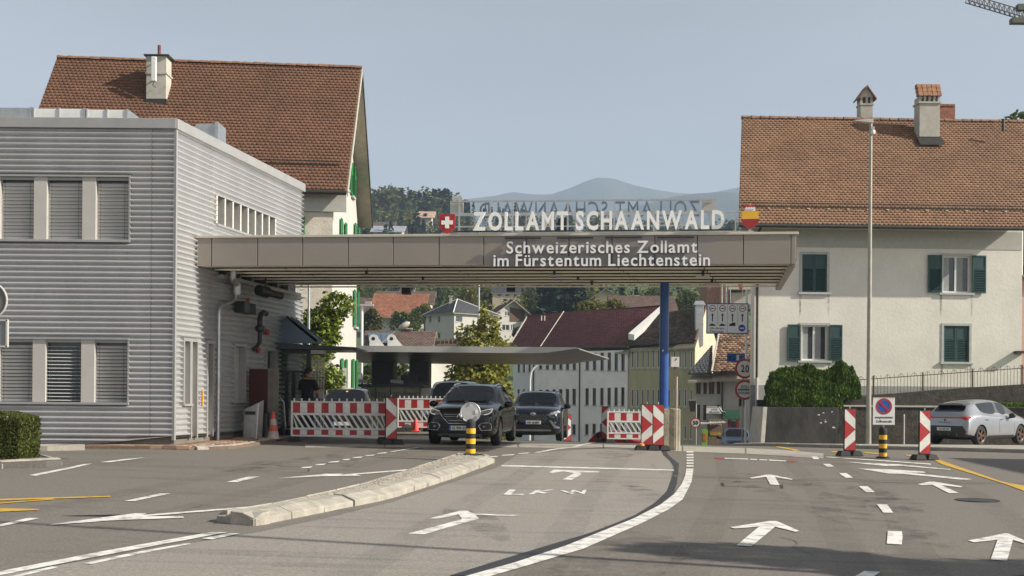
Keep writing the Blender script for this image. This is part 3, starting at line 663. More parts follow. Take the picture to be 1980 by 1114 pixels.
b0 = [wp(3.25, .25, .28), wp(3.25, .62, .28), wp(3.62, .62, .28), wp(3.62, .25, .28)]; b1 = [wp(3.28, .28, 1.05), wp(3.28, .66, 1.22), wp(3.62, .66, 1.28), wp(3.62, .28, 1.1)]
MB().hexa(b0, b1).build('body', M_steel, bi, world=True, bevel=.02)
mb = MB(); obox(mb, C0, dS, nS, 3.235, 3.26, .32, .58, .92, 1.0); mb.build('slot', M_dark, bi, world=True)
tr = thing('luggage_trolley', 'small wheeled trolley parked at the end of the paving', 'trolley', wp(5.0, .8, gz(-6, 31) + .1))
z0 = gz(-5.8, 31) + .12
MB().tube([wp(5.0, .7, z0 + .18), wp(4.95, .66, z0 + .85), wp(4.85, .6, z0 + .95)], .025, 8).build('handle', M_steel, tr, world=True, smooth=50)
for o_ in (.62, .95): MB().tube([wp(5.0, o_, z0 + .15), wp(5.0, o_ + .05, z0 + .15)], .13, 14).build('wheel', M_black, tr, world=True, smooth=40)
MB().tube([wp(5.0, .62, z0 + .15), wp(5.0, 1.0, z0 + .15)], .02, 8).build('axle', M_steel, tr, world=True)
# roof plant
for nm, xa, xb, ya, yb, lb in (('roof_duct', 65, 163, 210, 228, 'left of the two pale duct boxes on the corrugated building roof'), ('roof_duct', 168, 245, 212, 230, 'right of the two pale duct boxes on the corrugated building roof'), ('roof_duct', -10, 60, 208, 226, 'dark grey duct box at the left edge of the corrugated roof')):
    a = at(xa, ya, 27.5); b = at(xb, yb, 27.5); t = thing(nm, lb, 'duct', (a.x, 27.5, TOP - .1), group=None)
    mm = M_duct if xa > 0 else M_steel
    MB().box(a.x, b.x, 27.5, 28.3, TOP - .1, a.z).build('casing', mm, t, world=True, bevel=.01)
    n = max(1, round((b.x - a.x) / .6))
    for i in range(n + 1):
        x = a.x + (b.x - a.x) * i / n; MB().box(x - .02, x + .02, 27.48, 28.32, TOP - .1, a.z + .02).build('flange', M_steel, t, world=True)
a = at(372, 240, 29.5); b = at(421, 268, 29.5); t = thing('roof_vent', 'silver curved vent hood on the corrugated roof edge', 'vent', (a.x, 29.5, TOP - .1))
pts = [(a.x, 0, TOP - .1), (a.x, 0, a.z - .12), (a.x + .1, 0, a.z), (b.x - .06, 0, a.z + .02), (b.x - .06, 0, TOP - .1)]
MB().prism(pts, (0, 29.5, 0), (0, .7, 0)).build('hood', M_steel, t, world=True); MB().box(b.x - .06, b.x + .02, 29.45, 30.25, TOP - .1, a.z + .05).build('flange', M_steel, t, world=True)

# ------------------------------------------------------------------ entrance kiosk with blue lean-to roof
kk = thing('entrance_kiosk', 'dark glazed entrance kiosk with slanted blue roof at the end of the corrugated wall', 'kiosk', (-6.0, 34.8, gz(-6, 35)))
M_bluer = mat('blue_grey_sheet', (.11, .16, .22), .35, metal=.3, var=.08, scale=2); M_pale = mat('pale_roof_glass', (.30, .36, .42), .15, metal=.2, var=.1, scale=2)
yk = 32.3; K = lambda x, y, Y=yk: at(x, y, Y)
zr = K(600, 664).z; gk = gz(-6, 34)
p = [K(545, 617), K(578, 619), K(622, 664), K(528, 664)]
MB().prism([(q.x, 0, q.z) for q in (p[0], p[1], p[2], p[3])], (0, yk, 0), (0, .04, 0)).build('gable_sheet', M_bluer, kk, world=True)
for i in range(2):
    t0, t1 = i / 2 + .02, (i + 1) / 2 - .02
    y0, y1 = yk - .9 + 0, yk + .0
    a0, a1 = K(553, 616), K(612, 664)
    dy0, dy1 = .05 + t0 * 1.3, .05 + t1 * 1.3
    MB().prism([(a0.x, yk + dy0, a0.z + .03), (a0.x, yk + dy1, a0.z + .03), (a1.x, yk + dy1, a1.z + .03), (a1.x, yk + dy0, a1.z + .03)], (0, 0, 0), (.02, 0, .03)).build('roof_glass', M_pale, kk, world=True)
a0, a1 = K(553, 616), K(612, 664)
for dy in (.0, .66, 1.32): MB().hexa([(a0.x, yk + dy, a0.z + .02), (a0.x, yk + dy + .06, a0.z + .02), (a1.x, yk + dy + .06, a1.z + .02), (a1.x, yk + dy, a1.z + .02)], [(a0.x + .02, yk + dy, a0.z + .09), (a0.x + .02, yk + dy + .06, a0.z + .09), (a1.x + .02, yk + dy + .06, a1.z + .09), (a1.x + .02, yk + dy, a1.z + .09)]).build('glazing_bar', M_dark, kk, world=True)
a, b = K(534, 664), K(690, 677)
MB().hexa([(a.x, yk - .25, b.z), (b.x, yk - .1, b.z), (b.x, yk + 2.2, b.z), (a.x, yk + 2.2, b.z)], [(a.x, yk - .25, zr), (b.x, yk - .1, zr - .1), (b.x, yk + 2.2, zr - .1), (a.x, yk + 2.2, zr)]).build('flat_canopy', mat('navy_steel', (.015, .02, .035), .35, var=.1), kk, world=True, bevel=.01)
xl, xr_ = K(541, 700).x, K(592, 700).x; zt = K(560, 684).z; zb = gk + .1
def kbar(x0, x1, z0_, z1_, nm='door_frame', m=M_dark, y0=0, y1=.08): return MB().box(x0, x1, yk + y0, yk + y1, z0_, z1_).build(nm, m, kk, world=True)
kbar(xl - .1, xl, zb, b.z); kbar(xr_, xr_ + .12, zb, b.z); kbar(xl, xr_, zt, b.z); kbar(xl, xr_, K(0, 712).z - .05, K(0, 712).z)
for xx in (560, 573): kbar(K(xx, 0).x - .05, K(xx, 0).x + .05, zb, K(0, 712).z - .05)
kbar(xl, xr_, zb, zb + .25)
M_kg = glass('kiosk_glass', (.55, .58, .52)); kbar(xl, xr_, zb + .25, zt, 'glazing', M_kg, .03, .045)
for i in range(14): z = zb + .3 + i * .13; kbar(xl + .02, K(559, 0).x, z, z + .05, 'door_blind_slat', M_slat, .12, .14)
MB().box(xl - .5, xr_ + .1, yk + 2.2, yk + 2.24, zb, zb + 1.0).build('rear_wall', M_dark, kk, world=True)
# white lattice screen
la, lb_ = K(593, 690), K(626, 690); zl0, zl1 = gk + .3, K(0, 687).z
lat = thing('lattice_screen', 'white lattice screen beside the dark kiosk door', 'screen', (la.x, yk + .05, gk))
for i in range(7):
    x = la.x + (lb_.x - la.x) * i / 6; MB().box(x - .012, x + .012, yk + .05, yk + .075, zl0, zl1).build('upright', M_white, lat, world=True)
for i in range(15):
    z = zl0 + .9 + (zl1 - zl0 - .9) * i / 14; MB().box(la.x, lb_.x, yk + .08, yk + .1, z - .014, z + .014).build('slat', M_white, lat, world=True)
MB().box(la.x, lb_.x, yk + .02, yk + .049, zl0 + .8, zl0 + 1.02).build('rail', M_white, lat, world=True)
bx = K(602, 675); b2 = K(628, 687); hl = thing('notice_box', 'small pale box hanging under the kiosk canopy', 'box', (bx.x, yk - .1, b2.z)); MB().box(bx.x, b2.x, yk - .12, yk + .3, b2.z, b.z - .01).build('case', M_panel, hl, world=True, bevel=.01); MB().box(bx.x - .01, b2.x + .01, yk - .135, yk - .12, b2.z - .01, b2.z + .03).build('rim', M_dark, hl, world=True)

# ------------------------------------------------------------------ main canopy
A = Vector((-7.22, 27.1, 0)); B = Vector((6.11, 25.7, 0)); f = (B - A).normalized(); LEN = (B - A).length; nC = Vector((f.y, -f.x, 0)); dC = Vector((.1698, .9855, 0))
ZB, ZT, DEP = 4.33, 5.0, 6.3
can = thing('customs_canopy', 'long beige metal canopy spanning the road with a louvred underside', 'canopy', (3.9, 30.7, gz(3.9, 30.7)))
M_fas = mat('beige_fascia', (.30, .262, .225), .42, metal=.15, var=.05, scale=1.2, fine=.02); M_edge = mat('pale_edge_trim', (.60, .55, .45), .5, metal=.2, var=.1, scale=3)
M_sof = mat('soffit_sheet', (.86, .81, .70), .25, metal=.25, var=.12, scale=1.3, stretch=(.3, 1, 1))
def tpx(x, off=0.0):                                  # length along the fascia of a picture column, on a plane set back by off
    q = (x - CPX) / FPX; P = A - nC * off
    return (q * P.y - P.x) / (f.x - q * f.y)
def cp(u, o, z): p = A + f * u - nC * o; return Vector((p.x, p.y, z))   # o: set back from the fascia plane
joints = [0] + [tpx(x) for x in (407, 496, 583, 671, 758, 847, 933, 1015, 1098, 1181, 1264, 1346, 1435, 1527)] + [LEN]
def cbox(u0, u1, o0, o1, z0, z1):
    b = [cp(u0, o0, 0), cp(u1, o0, 0), cp(u1, o1, 0), cp(u0, o1, 0)]; mb = MB(); mb.hexa([(p.x, p.y, z0) for p in b], [(p.x, p.y, z1) for p in b]); return mb
for i in range(len(joints) - 1):
    u0, u1 = joints[i] + .009, joints[i + 1] - .009
    cbox(u0, u1, .0 + random.uniform(-.004, .004), .03, ZB, ZT - .03).build('fascia_panel', M_fas, can, world=True, bevel=.006)
cbox(0, LEN, .035, .2, ZB + .02, ZT - .04).build('fascia_frame', M_dark, can, world=True)
cbox(-.02, LEN + .05, -.035, .25, ZT - .028, ZT + .03).build('top_trim', M_edge, can, world=True, bevel=.008)
def dp_(u, v, z): p = A + f * u + dC * v; return (p.x, p.y, z)            # canopy plan coordinates (parallelogram)
mb = MB(); mb.hexa([dp_(.03, .25, ZT - .3), dp_(LEN - .1, .25, ZT - .3), dp_(LEN - .1, DEP, ZT - .3), dp_(.03, DEP, ZT - .3)], [dp_(.03, .25, ZT - .04), dp_(LEN - .1, .25, ZT - .04), dp_(LEN - .1, DEP, ZT - .04), dp_(.03, DEP, ZT - .04)]); mb.build('roof_slab', mat('canopy_roof', (.3, .29, .27), .8), can, world=True)
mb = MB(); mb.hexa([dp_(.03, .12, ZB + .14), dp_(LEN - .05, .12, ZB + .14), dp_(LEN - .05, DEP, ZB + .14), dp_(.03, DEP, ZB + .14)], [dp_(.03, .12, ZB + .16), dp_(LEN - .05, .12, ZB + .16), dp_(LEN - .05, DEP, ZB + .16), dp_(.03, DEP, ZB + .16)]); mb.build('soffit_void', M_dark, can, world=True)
NR = 8
for r in range(NR):
    v0 = .12 + r * (DEP - .2) / NR; v1 = v0 + (DEP - .2) / NR * .88
    for i in range(7):
        sh = .35 * (r % 7) * .0 + r * .06
        u0 = max(.05, i * 1.93 - .2 + sh) + .01; u1 = min(LEN - .04 - r * .0, (i + 1) * 1.93 - .2 + sh) - .01
        if u1 - u0 < .1: continue
        mb = MB(); mb.hexa([dp_(u0, v0, ZB - .005), dp_(u1, v0, ZB - .005), dp_(u1, v1, ZB + .055), dp_(u0, v1, ZB + .055)], [dp_(u0, v0, ZB + .035), dp_(u1, v0, ZB + .035), dp_(u1, v1, ZB + .085), dp_(u0, v1, ZB + .085)]); mb.build('soffit_panel', M_sof, can, world=True)
    mb = MB(); mb.hexa([dp_(LEN - .14, v0, ZB - .03), dp_(LEN + .0, v0, ZB - .03), dp_(LEN + .0, v1, ZB - .03), dp_(LEN - .14, v1, ZB - .03)], [dp_(LEN - .14, v0, ZB + .1), dp_(LEN + .0, v0, ZB + .1), dp_(LEN + .0, v1, ZB + .1), dp_(LEN - .14, v1, ZB + .1)]); mb.build('soffit_end_cap', M_fas, can, world=True)
mb = MB(); mb.hexa([dp_(LEN - .03, .03, ZB + .1), dp_(LEN + .02, .03, ZB + .1), dp_(LEN + .02, DEP, ZB + .1), dp_(LEN - .03, DEP, ZB + .1)], [dp_(LEN - .03, .03, ZT - .03), dp_(LEN + .02, .03, ZT - .03), dp_(LEN + .02, DEP, ZT - .03), dp_(LEN - .03, DEP, ZT - .03)]); mb.build('end_fascia', M_fas, can, world=True)
for i in range(2): u = LEN - 1.0 - .02; 
for (u, v, wd) in ((3.6, 1.2, 'leftmost'), (4.6, 2.6, 'second from the left'), (8.0, 1.3, 'middle front'), (8.4, 2.6, 'centre'), (8.6, 3.9, 'middle rear'), (11.4, 1.6, 'right front'), (11.6, 3.4, 'right rear')):
    q = Vector(dp_(u, v, ZB)); lt = thing('canopy_lamp', None, 'lamp', q); lt['label'] = 'flat lamp under the canopy soffit, ' + wd + ' one of seven'; lt['group'] = 'lamps under the canopy soffit'
    MB().box(q.x - .16, q.x + .16, q.y - .06, q.y + .06, ZB - .12, ZB - .09).build('lamp_head', M_panel, lt, world=True); MB().box(q.x - .03, q.x + .03, q.y - .03, q.y + .03, ZB - .09, ZB + .02).build('bracket', M_dark, lt, world=True)
for (x, y, lb) in ((786, 562, 'black camera box under the far left of the canopy edge'), (988, 557, 'black camera box under the middle of the far canopy edge')):
    q = at(x, y, 32.6); c_ = thing('camera_box', lb, 'camera', (q.x, 32.6, q.z)); MB().box(q.x - .12, q.x + .12, 32.4, 32.8, q.z - .1, q.z + .08).build('housing', M_dark, c_, world=True, bevel=.01); MB().box(q.x - .03, q.x + .03, 32.55, 32.65, q.z + .08, ZB + .05).build('bracket', M_dark, c_, world=True)
sp = thing('floodlight', 'black cylindrical floodlight under the canopy near the corrugated wall', 'floodlight', wp(3.9, .8, 4.0)); q0 = Vector(wp(3.6, .5, 4.0)); q1 = Vector(wp(4.5, .75, 3.92))
MB().tube([q0, q0.lerp(q1, .35), q0.lerp(q1, .4), q1], [.14, .15, .1, .09], 12).build('barrel', M_dark, sp, world=True, smooth=40); MB().tube([q0.lerp(q1, .3), q0.lerp(q1, .3) + Vector((0, 0, .4))], .025, 6).build('bracket', M_dark, sp, world=True)
# blue post and its concrete foot
M_bluep = mat('blue_post_paint', (.016, .075, .29), .36, var=.22, scale=2.5, fine=.08, coat=.3)
PX, PY = at(1284, 700, 30.7).x, 30.7; pz = gz(PX, PY)
MB().tube([(PX, PY, pz + 1.0), (PX, PY, ZB + .1)], .122, 24).build('post', M_bluep, can, world=True, smooth=40)
pb = at(1298, 790, 30.7)
foot = MB(); foot.box(PX - .12, PX + .40, PY - .26, PY + .3, pz - .1, pb.z); foot.build('concrete_foot', mat('rough_concrete', (.36, .32, .24), .92, var=.35, scale=3.5, fine=.15, bump=.6, bscale=22), can, world=True, bevel=.03)
MB().box(PX - .06, PX - .03, PY - .13, PY - .12, 2.6, 2.64).build('post_plate', M_whitemetal, can, world=True)

# ------------------------------------------------------------------ lettering and emblems on the canopy
M_letter = mat('letter_white', (.90, .89, .86), .4, var=.04, scale=5); M_lside = mat('letter_blue_side', (.03, .12, .42), .4, var=.1, scale=5); M_lback = mat('letter_back_steel', (.20, .24, .30), .35, metal=.4, var=.15, scale=4)
def sign(text, x0, x1, ybase, cap, set_back, depth, root, m, weight, mirror=False, zb=None, lname='letter'):
    u0, u1 = tpx(x0, set_back), tpx(x1, set_back)
    if zb is None:
        Y = cp((u0 + u1) / 2, set_back, 0).y; zb = at((x0 + x1) / 2, ybase, Y).z
    ls, w = layout(text, cap, abs(u1 - u0), weight, .23 if cap > .3 else .16, .46)
    for ch, vs, fs in ls:
        if not mirror: pl_ = lambda a, b, d: tuple(cp(u0 + a, set_back + d, zb + b))
        else: pl_ = lambda a, b, d: tuple(cp(u1 - a, set_back - d, zb + b))
        solid(vs, fs, depth, pl_).build(lname, m, root, world=True)
    return zb
rs_ = thing('roof_lettering', 'white capital letters ZOLLAMT SCHAANWALD on a rack above the canopy', 'sign', cp(6, .35, ZT))
zb1 = sign('ZOLLAMT SCHAANWALD', 912, 1398, 443, .385, .30, .07, rs_, [M_letter, M_letter], .028)
u0, u1 = tpx(850, .4), tpx(1455, .4)
def bar(root, u0, u1, o, z, w=.03): cbox(u0, u1, o, o + w, z, z + w).build('rail', M_steel, root, world=True)
bar(rs_, u0, u1, .40, zb1 - .075); bar(rs_, u0, tpx(1400, .4), .40, zb1 + .33)
for i in range(12):
    u = u0 + (u1 - u0) * (i + .3) / 12; cbox(u, u + .03, .44, .47, ZT - .03, zb1 + .36).build('rack_post', M_steel, rs_, world=True)
for i in range(4):
    xa = (880, 1010, 1150, 1310)[i]; ua = tpx(xa, .1); cbox(ua, ua + 1.15, -.06, -.02, ZT + .06, ZT + .09).build('light_bar', M_dark, rs_, world=True)
    cbox(ua + .5, ua + .53, -.05, .2, ZT + .03, ZT + .06).build('light_bracket', M_steel, rs_, world=True)
r2 = thing('rear_roof_lettering', 'steel backs of the rear facing roof letters seen mirrored above the front row', 'sign', cp(6, 4.2, ZT))
Yb = cp(6.4, 4.2, 0).y; zt2 = at(1140, 391.5, Yb).z
sign('ZOLLAMT SCHAANWALD', 925, 1350, 0, .385, 4.3, .06, r2, [M_letter, M_lback], .0, True, zt2 - .40)
u0, u1 = tpx(868, 4.2), tpx(1381, 4.2)
cbox(u0, u1, 4.16, 4.20, zt2 - .01, zt2 + .03).build('rail', M_steel, r2, world=True); cbox(u0, tpx(1432, 4.2), 4.16, 4.20, zt2 - .33, zt2 - .29).build('rail', M_steel, r2, world=True); cbox(u0, u1, 4.16, 4.20, zt2 - .66, zt2 - .63).build('rail', M_steel, r2, world=True)
for x in (885, 945, 988, 1095, 1185, 1262, 1376):
    u = tpx(x, 4.1); cbox(u - .02, u + .02, 4.11, 4.15, ZT - .05, zt2 + .02).build('rack_post', M_steel, r2, world=True)
for x in (868, 1355):
    u = tpx(x, 4.25); cbox(u, u + .34, 4.22, 4.28, zt2 - .30, zt2 - .01).build('emblem_back', M_panel, r2, world=True)
for x in (876, 886):
    c_ = cp(tpx(x, 4.25), 4.25, zt2 + .1); MB().tube([c_, c_ + nC * -.05], .075, 14).build('crown_back', M_panel, r2, world=True)
fs_ = thing('fascia_lettering', 'two lines of white letters with blue sides on the canopy fascia', 'sign', cp(9, -.1, ZB))
sign('Schweizerisches Zollamt', 977, 1346, 489, .255, -.10, .07, fs_, [M_letter, M_lside], .016)
sign('im Fürstentum Liechtenstein', 952, 1371, 514, .255, -.10, .07, fs_, [M_letter, M_lside], .016)
for i in range(4):
    ua = tpx((975, 1075, 1168, 1268)[i], 0); cbox(ua, ua + .8, -.13, -.09, ZT - .10, ZT - .07).build('light_bar', M_dark, fs_, world=True)
    for q in (.15, .65): cbox(ua + q, ua + q + .02, -.09, 0, ZT - .095, ZT - .075).build('light_arm', M_steel, fs_, world=True)
def shield(cx, y0, y1, w, root, fills, ob=.18):
    Y = cp(tpx(cx, ob), ob, 0).y; z1 = at(cx, y0, Y).z; z0 = at(cx, y1, Y).z; u = tpx(cx, ob); hw = w / 2; zm = z0 + (z1 - z0) * .30
    def poly(pts, off, dep, m, nm):
        mb = MB(); mb.prism([cp(u + a, ob + off, b) for a, b in pts], (0, 0, 0), -nC * dep); return mb.build(nm, m, root, world=True)
    return poly, hw, z0, z1, zm, u
sw = thing('swiss_emblem', 'red shield with white cross left of the roof lettering', 'emblem', cp(tpx(862, .2), .2, ZT))
poly, hw, z0, z1, zm, u = shield(862, 414, 452, .35, sw, None)
poly([(-hw, z1), (-hw, zm), (-hw * .5, z0 + .05), (0, z0), (hw * .5, z0 + .05), (hw, zm), (hw, z1)], 0, .06, M_red, 'shield')
zc = z1 - .19; c1, c2 = .13, .045
poly([(-c1, zc - c2), (-c2, zc - c2), (-c2, zc - c1), (c2, zc - c1), (c2, zc - c2), (c1, zc - c2), (c1, zc + c2), (c2, zc + c2), (c2, zc + c1), (-c2, zc + c1), (-c2, zc + c2), (-c1, zc + c2)], -.012, .01, M_letter, 'cross')
poly([(-.03, z0 + .1), (.03, z0 + .1), (.03, ZT - .03), (-.03, ZT - .03)], .07, .04, M_steel, 'bracket')
li = thing('crowned_emblem', 'yellow and red shield with a crown at the right of the canopy roof', 'emblem', cp(tpx(1448, .2), .2, ZT))
poly, hw, z0, z1, zm, u = shield(1448, 408, 443, .36, li, None); zm2 = z0 + (z1 - z0) * .56
poly([(-hw, z1), (-hw, zm2), (hw, zm2), (hw, z1)], 0, .06, mat('emblem_yellow', (.80, .45, .03), .4, var=.06), 'upper_field'); poly([(-hw, zm2 - .001), (-hw, zm), (-hw * .5, z0 + .05), (0, z0), (hw * .5, z0 + .05), (hw, zm), (hw, zm2 - .001)], .001, .06, mat('emblem_red', (.30, .025, .03), .45, var=.08), 'lower_field')
poly([(-.115, z1 + .003), (.115, z1 + .003), (.11, z1 + .035), (-.11, z1 + .035)], 0, .05, M_letter, 'crown_band')
for i in range(4): a = -.08 + i * .053; c_ = cp(u + a, .18, z1 + .06); MB().tube([c_ + nC * .01, c_ - nC * .04], .026, 10).build('crown_pearl', M_letter, li, world=True)
poly([(-.10, z1 + .075), (.10, z1 + .075), (.12, z1 + .11), (.06, z1 + .135), (0, z1 + .12), (-.06, z1 + .135), (-.12, z1 + .11)], .01, .04, M_red, 'crown_cap')
poly([(-.01, z1 + .12), (.01, z1 + .12), (.01, z1 + .17), (-.01, z1 + .17)], .01, .03, M_yb, 'crown_cross')
poly([(-.03, z0 + .1), (.03, z0 + .1), (.03, ZT - .03), (-.03, ZT - .03)], .07, .04, M_steel, 'bracket')

# ------------------------------------------------------------------ house kit
_TT = np.array([(-.495, 1.32, 0), (.495, 1.32, 0), (.495, .2, .9), (.30, .05, 1), (0, 0, 1), (-.30, .05, 1), (-.495, .2, .9), (.495, .2, .2), (.30, .05, .2), (0, 0, .2), (-.30, .05, .2), (-.495, .2, .2)])
_TF = np.array([(0, 1, 2), (0, 2, 6), (6, 2, 3), (6, 3, 5), (5, 3, 4), (2, 7, 8), (2, 8, 3), (3, 8, 9), (3, 9, 4), (4, 9, 10), (4, 10, 5), (5, 10, 11), (5, 11, 6)])[:, ::-1]
def tile_slope(root, e0, e1, r0, r1, pitch, expo, m, h=.03, seed=1, name='roof_tiles', holes=()):
    """overlapping plain tiles between an eave e0-e1 and a ridge r0-r1"""
    e0, e1, r0, r1 = [np.array(p) for p in (e0, e1, r0, r1)]
    W = np.linalg.norm(e1 - e0); S = np.linalg.norm((r0 + r1) / 2 - (e0 + e1) / 2); nr = max(2, round(S / expo)); nc = max(2, round(W / pitch))
    N = np.cross(e1 - e0, r0 - e0); N = N / np.linalg.norm(N)
    if N[2] < 0: N = -N
    rs = np.random.RandomState(seed); cs = []
    for j in range(nr):
        for i in range(nc + (j % 2)):
            u = (i + (.5 if j % 2 == 0 else 0)) / nc
            cs.append((u, j / nr))
    cs = np.array(cs); n = len(cs); rnd = rs.rand(n)
    a = _TT[None, :, 0] / nc + cs[:, None, 0] + rs.uniform(-.015, .015, (n, 1)) / nc; b = np.minimum(_TT[None, :, 1] / nr + cs[:, None, 1] + rs.uniform(-.04, .04, (n, 1)) / nr, 1.0)
    a = np.clip(a, 0, 1); hh = _TT[None, :, 2] * h + .012 + rs.uniform(-.002, .004, (n, 1))
    P = (e0 * (1 - b[..., None]) + r0 * b[..., None]) * (1 - a[..., None]) + (e1 * (1 - b[..., None]) + r1 * b[..., None]) * a[..., None] + N * hh[..., None]
    V = P.reshape(-1, 3); F = (np.arange(n)[:, None, None] * 12 + _TF[None]).reshape(-1, 3)
    o = quads_mesh(name, V, F, np.repeat(rnd, 13), m, root, True); o['kind'] = 'stuff'
    return o
def slab(root, name, pts, th, m):
    mb = MB(); mb.prism([Vector(p) for p in pts], (0, 0, 0), (0, 0, -th)); return mb.build(name, m, root, world=True)
def ridge_tiles(root, r0, r1, ln, m, rad=.13):
    r0, r1 = Vector(r0), Vector(r1); n = max(1, round((r1 - r0).length / ln)); d = (r1 - r0) / n; up = Vector((0, 0, 1)); a = d.normalized().cross(up)
    for i in range(n):
        p = r0 + d * i; q = r0 + d * (i + 1.06); vs = []
        for k, (c_, rr) in enumerate(((p, rad), (q, rad * .88))):
            for j in range(7):
                w = math.pi * j / 6; vs.append(c_ + a * math.cos(w) * rr + up * (math.sin(w) * rr * .8 - .02 + random.uniform(-.012, .012)))
        MB().add(vs, [(j, j + 1, j + 8, j + 7) for j in range(6)] + [(6, 5, 4, 3, 2, 1, 0), tuple(range(7, 14))]).build('ridge_tile', m, root, world=True, smooth=50)
def wall(root, P0, P1, z0, z1, openings, m, name='wall', rev=.16, z1b=None):
    """outer wall face with real openings and reveals; openings (u0, u1, z0, z1) from P0"""
    P0, P1 = Vector((P0[0], P0[1], 0)), Vector((P1[0], P1[1], 0)); d = (P1 - P0).normalized(); n = Vector((d.y, -d.x, 0)); U = (P1 - P0).length
    us = sorted(set([0, U] + [k for o in openings for k in o[:2]])); zs = sorted(set([z0, z1] + [k for o in openings for k in o[2:4]])); mb = MB()
    def P(u, z, o=0): q = P0 + d * u + n * o; return (q.x, q.y, z)
    for i in range(len(us) - 1):
        for j in range(len(zs) - 1):
            uc, zc = (us[i] + us[i + 1]) / 2, (zs[j] + zs[j + 1]) / 2
            if any(o[0] < uc < o[1] and o[2] < zc < o[3] for o in openings): continue
            mb.add([P(us[i], zs[j]), P(us[i + 1], zs[j]), P(us[i + 1], zs[j + 1]), P(us[i], zs[j + 1])], [(0, 1, 2, 3)])
    for (a, b, c, e) in [o[:4] for o in openings]:
        q = [(a, c), (b, c), (b, e), (a, e)]
        for i in range(4):
            (u, z), (u2, z2) = q[i], q[(i + 1) % 4]; mb.add([P(u, z), P(u2, z2), P(u2, z2, -rev), P(u, z, -rev)], [(3, 2, 1, 0)])
    mb.build(name, m, root, world=True)
    return P0, d, n
M_frame = mat('white_window_frame', (.70, .69, .66), .5, var=.05, scale=4); M_surr = mat('grey_stone_surround', (.42, .42, .40), .7, var=.12, scale=6)
M_curt = mat('net_curtain', (.30, .31, .30), .9, var=.25, scale=18, stretch=(6, 6, .3))
def casement(root, P0, d, n, u0, u1, z0, z1, panes=2, fm=None, dep=.13, curtain=False, fw=.06):
    fm = fm or M_frame
    mb = MB(); obox(mb, P0, d, n, u0, u1, -dep - .03, -dep, z0, z1); w = mb.build('window', M_glassd, root, world=True)
    mb = MB()
    obox(mb, P0, d, n, u0, u0 + fw, -dep, -dep + .05, z0, z1); obox(mb, P0, d, n, u1 - fw, u1, -dep, -dep + .05, z0, z1); obox(mb, P0, d, n, u0 + fw, u1 - fw, -dep, -dep + .049, z0, z0 + fw); obox(mb, P0, d, n, u0 + fw, u1 - fw, -dep, -dep + .049, z1 - fw, z1)
    for k in range(1, panes):
        u = u0 + (u1 - u0) * k / panes; obox(mb, P0, d, n, u - fw * .7, u + fw * .7, -dep, -dep + .055, z0 + fw, z1 - fw)
    mb.build('frame', fm, w, world=True)
    if curtain:
        for k in range(panes):
            a = u0 + (u1 - u0) * k / panes + fw; b = u0 + (u1 - u0) * (k + .55) / panes; mb = MB(); obox(mb, P0, d, n, a, b, -dep, -dep + .006, z0 + fw, z1 - fw); mb.build('curtain', M_curt, w, world=True)
    return w
def shutter(root, P0, d, n, u0, u1, z0, z1, m, off=.03, th=.04):
    """a leaf: frame, solid upper field, louvres below"""
    zs = z0 + (z1 - z0) * .64; mb = MB(); fw = .055
    obox(mb, P0, d, n, u0, u0 + fw, off, off + th, z0, z1); obox(mb, P0, d, n, u1 - fw, u1, off, off + th, z0, z1)
    for a, b in ((z0, z0 + fw), (zs - fw / 2, zs + fw / 2), (z1 - fw, z1)): obox(mb, P0, d, n, u0 + fw, u1 - fw, off, off + th - .002, a, b)
    obox(mb, P0, d, n, u0 + fw, u1 - fw, off + .01, off + .022, zs + fw / 2, z1 - fw)
    o = mb.build('shutter', m, root, world=True)
    mb = MB(); k = max(4, int((zs - z0 - 2 * fw) / .065))
    for i in range(k):
        z = z0 + fw + (zs - z0 - 1.5 * fw) * (i + .2) / k; b = [P0 + d * u + n * q for u, q in ((u0 + fw, off + .045), (u1 - fw, off + .045), (u1 - fw, off + .006), (u0 + fw, off + .006))]
        mb.hexa([(b[0].x, b[0].y, z), (b[1].x, b[1].y, z), (b[2].x, b[2].y, z + .035), (b[3].x, b[3].y, z + .035)], [(b[0].x, b[0].y, z + .012), (b[1].x, b[1].y, z + .012), (b[2].x, b[2].y, z + .047), (b[3].x, b[3].y, z + .047)])
    q = mb.build('louvres', m, o, world=True); q['kind'] = 'stuff'
    mb = MB(); obox(mb, P0, d, n, u0 + fw * .5, u1 - fw * .5, off - .012, off - .006, z0 + .02, z1 - .02); mb.build('backing', m, o, world=True)
    return o
def V3(p, z): return (p[0], p[1], z)
def lerp2(a, b, t): return (a[0] + (b[0] - a[0]) * t, a[1] + (b[1] - a[1]) * t)
